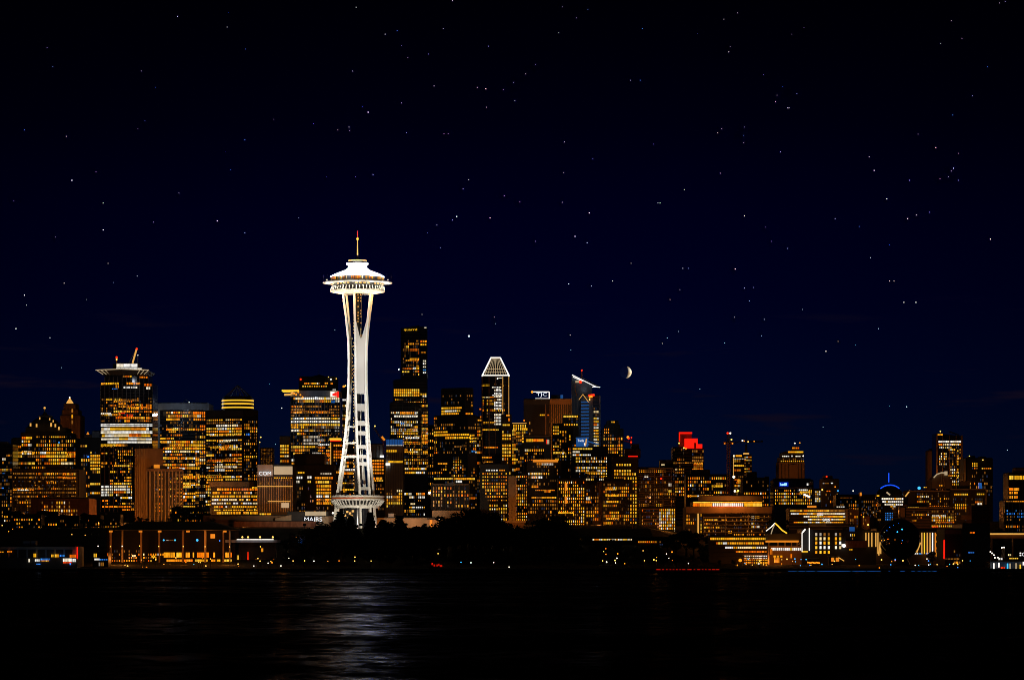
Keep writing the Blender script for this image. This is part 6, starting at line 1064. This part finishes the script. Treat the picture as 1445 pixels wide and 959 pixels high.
LAMPS = [(138.5, 770, 1770, 'w', 'before the dark gap beside the column hall'), (156, 770.6, 1772, 'y', 'before the outermost column of the column hall'), (172.5, 770.2, 1773, 'w', 'before the second column of the column hall'), (197, 769.8, 1772, 'y', 'before the third column of the column hall'),
 (224, 770.4, 1772, 'y', 'before the column next to the small cyan bar lights'), (258.6, 770.6, 1772, 'y', 'before the wide mid column of the column hall'), (289.5, 770.8, 1772, 'y', 'before the bright orange column of the column hall'), (324, 771, 1772, 'y', 'at the open end column of the column hall'),
 (367.5, 770.8, 1774, 'y', 'under the middle of the pale awning'), (367, 791, 1752, 'y', 'low down below the pale awning, near the red glow'), (378.5, 794, 1752, 'w', 'beside the orange glow below the pale awning'), (413.6, 790.8, 1760, 'y', 'first of the shore row past the pale awning'), (429.8, 790.6, 1760, 'y', 'second of the shore row, below the blue tent'),
 (443, 791, 1760, 'w', 'white one of the shore row, in front of the needle tower trees'), (463, 791, 1760, 'y', 'below the widest leg of the needle tower'), (478.5, 790.8, 1760, 'o', 'orange one of the shore row, below the needle tower'), (501, 785.4, 1770, 'y', 'upper one of the close pair below the needle tower axis'), (500.5, 791, 1760, 'y', 'lower one of the close pair below the needle tower axis'),
 (523.8, 791, 1760, 'y', 'last of the shore row beyond the needle tower'), (618.2, 780.6, 1790, 'y', 'alone in the dark trees above the red glow'), (650.5, 792.8, 1760, 'c', 'cyan one alone on the dark shore'), (664.6, 793.4, 1760, 'w', 'tiny white one next to the cyan lamp'), (696.6, 793, 1760, 'w', 'faint one below the eave pavilion'), (718.4, 799.4, 1740, 'w', 'lowest faint one at the dark waterline'),
 (689, 768.6, 1850, 'y', 'high up within the dark trees below the grid office'), (868.6, 793.6, 1760, 'w', 'white one below the canopy walk'), (881.5, 794.6, 1760, 'o', 'strong orange one below the canopy walk'), (855, 781.4, 1800, 'o', 'small orange one under the canopy walk'), (909.4, 790.4, 1770, 'y', 'yellow one left of the dark mound of trees'), (926, 790.4, 1770, 'y', 'yellow one at the edge of the dark mound of trees'),
 (944, 787, 1790, 'w', 'pale one halfway up the dark mound of trees'), (971.4, 794.4, 1750, 'w', 'white one alone within the dark mound of trees'), (1129.5, 797.4, 1750, 'c', 'cyan one before the pagoda pavilion'), (1142.3, 797, 1750, 'b', 'blue one before the aquarium shed'), (1257, 796.2, 1745, 'c', 'cyan one just below the dark globe'), (1291.5, 797, 1745, 'w', 'white one below the rim of the dark globe'),
 (1308, 788, 1760, 'w', 'white-yellow one below the light columns'), (1322.4, 796, 1750, 'y', 'yellow one before the black box building'), (1340, 795.6, 1750, 'c', 'cyan one at the foot of the black box building'), (940.5, 781, 1800, 'w', 'upper white-yellow one on the slope beside the canopy walk')]
LM = {'w': 'lamp_white', 'y': 'lamp_warm', 'o': 'lamp_orange', 'c': 'lamp_cyan', 'b': 'lamp_blue'}; LN = {'w': 'white', 'y': 'yellow', 'o': 'orange', 'c': 'cyan', 'b': 'blue'}
for px, py, Y, k, wh in LAMPS: street_lamp_at(px, py, Y, LM[k], .3)['label'] = ('%s street lamp %s' % (LN[k], wh))
small = random.Random(8)
for px, py, Y, k in [(small.uniform(140, 410), small.uniform(786, 800), 1752, small.choice('yooyw')) for _ in range(26)] + [(small.uniform(1040, 1225), small.uniform(787, 799), 1745, small.choice('ooyyc')) for _ in range(24)] + [(small.uniform(1225, 1395), small.uniform(786, 801), 1738, small.choice('ywcbo')) for _ in range(16)] + [(small.uniform(820, 950), small.uniform(772, 795), 1790, small.choice('yyow')) for _ in range(12)] + [(small.uniform(0, 140), small.uniform(735, 766), 1960, small.choice('yyo')) for _ in range(10)]:
    e = street_lamp_at(px, py, Y, LM[k], small.uniform(.2, .42)); e.name = 'path_lamp'; e['label'] = 'tiny %s lamp among the many along the dark waterfront paths' % LN[k]; e['category'] = 'lamp'; e['group'] = 'tiny %s path lamps' % LN[k]
# lit hut fires / small glows
for px, py, Y, lab in ((614, 796, 1735, 'low kiosk with small red-lit letters glowing on the dark shore'), (1178, 789.6, 1790, 'open bar shelter with two glowing yellow bays below the aquarium shed'), (1148, 793, 1780, 'low fence hung with orange lamps before the aquarium shed')):
    GX = X(px, Y); e = empty('shore_hut', (X(px, Y), Y, ground(Y, GX) - .2), lab, 'kiosk'); m = MB(e.location); m.box(X(px - 8, Y), X(px + 8, Y), Y, Y + 5, e.location[2], Z(py - 4, Y)); m.build('wall', 'black_steel', e)
    m = MB(e.location); m.prism([(X(px - 9, Y), Y - 1), (X(px + 9, Y), Y - 1), (X(px + 9, Y), Y + 6), (X(px - 9, Y), Y + 6)], Z(py - 4, Y), [Z(py - 4.6, Y), Z(py - 4.6, Y), Z(py - 6, Y), Z(py - 6, Y)]); m.build('roof', 'dark_roof', e)
    if px == 614:
        for a, z, q in ((612, 614, 797), (616, 617.6, 797), (618.6, 620, 796), (620.6, 624, 797.6), (609, 611, 795)): m = MB(e.location); m.box(X(a, Y), X(z, Y), Y - .4, Y - .1, Z(q + 1.6, Y), Z(q - 1.2, Y)); m.build('window', 'dim_red', e)
    elif px == 1178:
        for a, z in ((1173, 1177), (1179.4, 1184)): m = MB(e.location); m.box(X(a, Y), X(z, Y), Y - .4, Y - .1, Z(py + 2, Y), Z(py - 3.4, Y)); m.build('window', 'panel_orange', e)
        m = MB(e.location); m.bar((X(1183, Y), Y - 1, Z(786, Y)), (X(1191, Y), Y - 1, Z(791, Y)), .25, 4); m.build('string_light', 'tube_gold', e)
    else:
        for k in range(9): m = MB(e.location); m.ball((X(px - 8 + k * 2, Y), Y - .3, Z(py + (k % 3) * .4, Y)), .42, 5); m.build('lamp', 'lamp_orange', e)

# ================================================================== trees
rt = random.Random(21)
def leaf_cloud(mb, c, r, n, s, rr):
    for _ in range(n):
        while True:
            d = Vector((rr.uniform(-1, 1), rr.uniform(-1, 1), rr.uniform(-1, 1)))
            if .05 < d.length <= 1: break
        d *= (rr.uniform(.55, 1.08) / max(d.length, .3)) ** .5; p = Vector(c) + Vector((d.x * r[0], d.y * r[1], d.z * r[2]))
        u = Vector((rr.uniform(-1, 1), rr.uniform(-1, 1), rr.uniform(-1, 1))).normalized(); v = u.orthogonal().normalized(); k = s * rr.uniform(.6, 1.4); w = v.cross(u) if rr.random() < .5 else v
        v2 = u.cross(w).normalized(); mb.add([p - w * k, p - v2 * k * .5, p + w * k, p + v2 * k * .5], [(0, 1, 2, 3)])
def deciduous(seed):
    rr = random.Random(seed); tr, cr = MB(), MB(); H = 1.0
    tr.bar((0, 0, -.04), (0, 0, .32), .035, 7, .022)
    for i in range(7):
        a = rr.uniform(0, 6.28); q = (math.cos(a) * rr.uniform(.15, .3), math.sin(a) * rr.uniform(.15, .3), rr.uniform(.45, .8)); tr.bar((0, 0, rr.uniform(.2, .32)), q, .014, 5, .005)
    for i in range(15):
        a = rr.uniform(0, 6.28); z = rr.uniform(.32, .88); w = .34 * math.sqrt(max(.05, 1 - ((z - .55) / .45) ** 2)); d = rr.uniform(.2, 1) * w
        leaf_cloud(cr, (math.cos(a) * d, math.sin(a) * d, z), (rr.uniform(.1, .17), rr.uniform(.1, .17), rr.uniform(.07, .13)), 135, .027, rr)
    return tr, cr
def conifer(seed):
    rr = random.Random(seed); tr, cr = MB(), MB(); tr.bar((0, 0, -.04), (0, 0, .97), .022, 6, .003); z = .1
    while z < .99:
        w = .2 * (1 - z) ** .8 + .012; k = max(4, int(9 * (1 - z)) + 3); a0 = rr.uniform(0, 6.28)
        for i in range(k):
            a = a0 + 6.28 * i / k + rr.uniform(-.2, .2); L = w * rr.uniform(.65, 1.15); tr.bar((0, 0, z), (math.cos(a) * L, math.sin(a) * L, z - L * .35), .004, 3, .001)
            for j in range(5):
                f = (j + .6) / 5; leaf_cloud(cr, (math.cos(a) * L * f, math.sin(a) * L * f, z - L * .35 * f), (.03, .03, .014), 9, .02, rr)
        z += .035
    return tr, cr
protos = []
for s in range(4):
    t, c = deciduous(40 + s); protos.append((t.build('trunk', 'bark'), c.build('crown', 'leaf')))
cons = []
for s in range(2):
    t, c = conifer(70 + s); cons.append((t.build('trunk', 'bark'), c.build('crown', 'needle_leaf')))
def tree(px, py_top, Y, kind, label, grp, wide=1.0, name=None):
    t, c = (cons if kind == 'c' else protos)[rt.randrange(2 if kind == 'c' else 4)]; GX = X(px, Y); g = ground(Y, GX) - .1; h = max(3.5, Z(py_top, Y) - g)
    e = empty(name or ('conifer_tree' if kind == 'c' else 'broadleaf_tree'), (X(px, Y), Y, g), label, 'tree', grp); e.rotation_euler = (0, 0, rt.uniform(0, 6.28)); k = wide * rt.uniform(.9, 1.15); e.scale = (h * k, h * k, h)
    for o in (t, c):
        q = o.copy(); COL.objects.link(q); q.parent = e
CONF = [(480, 721, 1864, 'pointed dark conifer directly before the widest leg of the needle tower', 1.0), (495, 727, 1864, 'shorter dark conifer between the needle tower legs', .9), (522, 722, 1864, 'slim pointed conifer before the inner leg of the needle tower', .75), (564, 727, 1858, 'tall dark conifer beside the tan pavilion wall', 1.15), (541, 733, 1864, 'small conifer at the foot of the far needle tower leg', .9), (449, 741, 1858, 'ragged conifer below the white lettered hall', 1.1), (589, 742, 1858, 'broad dark conifer between the pavilion and the theatre', 1.2)]
for px, py, Y, lab, w in CONF: tree(px, py, Y, 'c', lab, None, w * 2.1)
PROF = [(378, 770), (400, 760), (425, 752), (445, 743), (470, 738), (505, 742), (540, 742), (560, 736), (590, 744), (612, 744), (626, 730), (642, 720), (662, 720), (682, 711), (698, 717), (714, 740), (730, 748), (745, 741), (760, 732), (778, 729), (794, 740), (806, 758), (825, 770), (850, 768), (880, 768), (905, 772), (928, 762), (944, 748), (958, 744), (976, 752), (996, 758), (1012, 764), (1030, 774), (1046, 786)]
def pf(x):
    for (a, p), (c, q) in zip(PROF, PROF[1:]):
        if a <= x <= c: return p + (q - p) * (x - a) / (c - a)
    return 790
x = 380.
while x < 1046:
    if 605 < x < 830: tree(x + 4, pf(x) - 2 + rt.uniform(-2, 8), rt.uniform(1830, 1880), 'd', 'dark broadleaf tree in the black belt of trees on the slope', 'broadleaf trees of the dark belt on the slope', rt.uniform(1.1, 1.5))
    Y = rt.uniform(1800, 1885); tree(x, pf(x) - 4 + rt.choice([-5, -1, 2, 9, 12]), Y, 'd', 'dark broadleaf tree in the black belt of trees on the slope', 'broadleaf trees of the dark belt on the slope', rt.uniform(.8, 1.25)); x += rt.uniform(9, 15)
x = 384.
while x < 1040:
    Y = rt.uniform(1752, 1830); tree(x, max(pf(x) + 14, 768) + rt.uniform(0, 14), Y, 'd', 'small dark broadleaf tree low on the shore slope', 'small broadleaf trees low on the shore', rt.uniform(.9, 1.3)); x += rt.uniform(13, 22)
for px, py, Y in ((100, 728, 2040), (118, 722, 2030), (128, 727, 2020), (145, 730, 2035), (186, 722, 2140), (198, 727, 2140), (206, 730, 2130), (228, 733, 2140), (245, 722, 2140), (258, 715, 2140), (268, 712, 2150), (280, 714, 2150), (292, 722, 2140), (300, 730, 2120), (30, 735, 2000), (62, 742, 1990), (88, 745, 1990), (10, 742, 2000), (172, 725, 2130), (216, 732, 2140)): tree(px, py, Y, 'd', 'dark broadleaf tree on the hillside behind the column hall', 'broadleaf trees behind the column hall', rt.uniform(.8, 1.1))
for px, py, Y in ((1100, 728, 2010), (1108, 731, 2010), (1204, 735, 1990), (1214, 742, 1980), (1316, 776, 1780), (1030, 757, 1990), (1404, 742, 1950), (1396, 745, 1950)): tree(px, py, Y, 'd', 'small dark tree between the low waterfront buildings', 'small trees between the waterfront buildings', 1.0)
for t, c in protos + cons: bpy.data.objects.remove(t); bpy.data.objects.remove(c)

# ================================================================== street glow on the facades (sodium lamps of the streets below)
SOD = (1, .30, .045)
for px, py, Y, p in ((200, 736, 2420, 50e3), (205, 655, 2425, 12e3), (220, 740, 2310, 26e3), (245, 738, 2310, 26e3), (232, 690, 2300, 14e3), (378, 728, 2240, 20e3), (400, 700, 2230, 22e3), (100, 640, 2880, 40e3), (92, 655, 2900, 30e3), (455, 741, 2050, 7e3), (545, 739, 2050, 5e3), (590, 739, 2050, 6e3), (640, 735, 2040, 8e3),
                     (726, 742, 2030, 5e3), (345, 742, 2080, 3e3), (60, 725, 2400, 2e3), (95, 725, 2250, 1.5e3), (795, 600, 2900, 30e3), (805, 640, 2860, 30e3), (723, 735, 2265, 9e3), (845, 740, 2270, 8e3), (925, 700, 2380, 9e3), (940, 740, 2220, 7e3), (975, 748, 2030, 4e3), (1030, 752, 2030, 3e3), (1075, 748, 2030, 3e3),
                     (1117, 690, 2540, 18e3), (1313, 690, 2640, 10e3), (1340, 690, 2590, 6e3), (1300, 716, 2280, 4e3), (1365, 720, 2280, 4e3), (1310, 747, 1960, 3e3), (1345, 747, 1960, 2e3), (1220, 745, 1960, 3e3), (1160, 745, 1950, 4e3), (1210, 782, 1785, 700), (1425, 768, 1835, 700), (1330, 695, 2440, 4e3), (1090, 782, 1785, 700), (1060, 797, 1812, 2200), (1080, 790, 1812, 1600), (1040, 797, 1812, 1200), (1100, 792, 1790, 900), (1180, 792, 1795, 500), (1150, 795, 1795, 500), (1240, 780, 1830, 500), (1315, 782, 1832, 700), (1020, 704, 2072, 5e3), (1050, 704, 2072, 4e3),
                     (157, 792, 1788, 1000), (173, 788, 1788, 3000), (199, 755, 1790, 240), (226, 755, 1790, 500), (258, 792, 1788, 600), (289, 768, 1786, 3200), (322, 792, 1788, 1400), (346, 796, 1800, 3200), (377, 796, 1800, 2800), (240, 797, 1795, 1800), (310, 797, 1795, 2400), (300, 752, 1798, 500), (190, 770, 1790, 500), (240, 775, 1790, 900), (690, 734, 2270, 3e3)):
    glow(px, py, Y, p, SOD, 1.0)
for px, py, Y, p in ((55, 780, 1722, 260), (257, 566, 2660, 9e3), (232, 585, 2660, 6e3), (440, 548, 2690, 7e3), (200, 528, 2550, 3e3), (356, 758, 1795, 300), (386, 664, 2262, 1500), (838, 585, 2805, 1.6e3), (838, 620, 2805, 1.8e3), (826, 545, 2830, 400), (445, 725, 2100, 600)):
    glow(px, py, Y, p, (.75, .85, 1), 1.0, 'cool_fill')  # cool fill lights added to lift pale caps and walls, no fixtures

# ================================================================== sky, sun, camera
w = bpy.data.worlds.new('World'); S.world = w; w.use_nodes = True; n, l = w.node_tree.nodes, w.node_tree.links; bg = n['Background']
tc = n.new('ShaderNodeTexCoord'); sp = n.new('ShaderNodeSeparateXYZ'); l.new(tc.outputs['Generated'], sp.inputs[0])
rp = n.new('ShaderNodeValToRGB'); mr = n.new('ShaderNodeMapRange'); mr.inputs['From Min'].default_value = -.02; mr.inputs['From Max'].default_value = .22; l.new(sp.outputs['Z'], mr.inputs['Value']); l.new(mr.outputs[0], rp.inputs[0])
E = rp.color_ramp.elements
def lin(r, g, b_): return tuple(((c / 255 / 12.92) if c / 255 < .04045 else ((c / 255 + .055) / 1.055) ** 2.4) for c in (r, g, b_)) + (1,)
SKY = [(774, (1, 11, 34)), (640, (1, 10, 35)), (540, (0, 5, 33)), (420, (0, 1, 28)), (300, (0, 0, 23)), (180, (0, 0, 14)), (80, (0, 0, 8)), (0, (0, 0, 4))]
for i, (py, c) in enumerate(SKY):
    p = ((774 - py) / K + .02) / .24
    e = E[0] if i == 0 else (E[1] if i == 1 else E.new(p)); e.position = p; e.color = lin(*c)
# fall-off of the sky glow away from the city axis, a thin band of lit cloud, and dusk light behind the camera
ab = n.new('ShaderNodeMath'); ab.operation = 'ABSOLUTE'; l.new(sp.outputs['X'], ab.inputs[0]); fx = n.new('ShaderNodeMapRange'); fx.inputs['From Min'].default_value = .05; fx.inputs['From Max'].default_value = .2; fx.inputs['To Min'].default_value = 1; fx.inputs['To Max'].default_value = .55; l.new(ab.outputs[0], fx.inputs['Value'])
sc = n.new('ShaderNodeVectorMath'); sc.operation = 'SCALE'; l.new(rp.outputs[0], sc.inputs[0]); l.new(fx.outputs[0], sc.inputs['Scale'])
mp = n.new('ShaderNodeMapping'); mp.inputs['Scale'].default_value = (22, 22, 190); l.new(tc.outputs['Generated'], mp.inputs[0]); nz = n.new('ShaderNodeTexNoise'); nz.inputs['Scale'].default_value = 1; nz.inputs['Detail'].default_value = 4; l.new(mp.outputs[0], nz.inputs['Vector'])
cm = n.new('ShaderNodeMapRange'); cm.inputs['From Min'].default_value = .6; cm.inputs['From Max'].default_value = .72; l.new(nz.outputs['Fac'], cm.inputs['Value'])
cz = n.new('ShaderNodeValToRGB'); cz.color_ramp.elements[0].position = 0; cz.color_ramp.elements[0].color = (0, 0, 0, 1); cz.color_ramp.elements[1].position = .29; cz.color_ramp.elements[1].color = (1, 1, 1, 1); q = cz.color_ramp.elements.new(.42); q.color = (0, 0, 0, 1); l.new(mr.outputs[0], cz.inputs[0])
mu = n.new('ShaderNodeMath'); mu.operation = 'MULTIPLY'; l.new(cm.outputs[0], mu.inputs[0]); l.new(cz.outputs[0], mu.inputs[1])
mx = n.new('ShaderNodeMixRGB'); mx.inputs['Color2'].default_value = lin(13, 9, 26); l.new(mu.outputs[0], mx.inputs['Fac']); l.new(sc.outputs[0], mx.inputs['Color1'])
dk = n.new('ShaderNodeMapRange'); dk.inputs['From Min'].default_value = 0; dk.inputs['From Max'].default_value = -.8; dk.inputs['To Min'].default_value = 0; dk.inputs['To Max'].default_value = DUSK; l.new(sp.outputs['Y'], dk.inputs['Value'])
ad = n.new('ShaderNodeVectorMath'); ad.operation = 'ADD'; dc = n.new('ShaderNodeVectorMath'); dc.operation = 'SCALE'; dc.inputs[0].default_value = (.9, .85, 1.0); l.new(dk.outputs[0], dc.inputs['Scale']); l.new(mx.outputs[0], ad.inputs[0]); l.new(dc.outputs[0], ad.inputs[1])
l.new(ad.outputs[0], bg.inputs['Color']); bg.inputs['Strength'].default_value = 1.0

sl = bpy.data.lights.new('sun', 'SUN'); sl.energy = 9.0; sl.angle = math.radians(.5); sl.color = (1, .9, .74); so = bpy.data.objects.new('sun', sl); COL.objects.link(so)
so.rotation_euler = Vector((-.94, -.33, .05)).to_track_quat('-Z', 'Y').to_euler()     # the sun has set: it lights the moon from below the horizon
cd = bpy.data.cameras.new('camera'); co = bpy.data.objects.new('camera', cd); COL.objects.link(co); co.location = (0, 0, CH); co.rotation_euler = (math.radians(90), 0, 0)
cd.sensor_width = 36; cd.lens = 36 * K / 1445; cd.shift_y = (HY - 479.5) / 1445; cd.clip_start = 1; cd.clip_end = 120000; S.camera = co
S.view_settings.view_transform = 'Standard'; S.view_settings.look = 'None'; S.view_settings.gamma = 1; S.view_settings.exposure = 0
S.render.resolution_x, S.render.resolution_y = 1024, 679; S.cycles.use_denoising = True; S.cycles.max_bounces = 4; S.cycles.use_adaptive_sampling = False; S.cycles.sample_clamp_indirect = 4; S.cycles.filter_width = .9; S.cycles.denoising_prefilter = 'NONE'
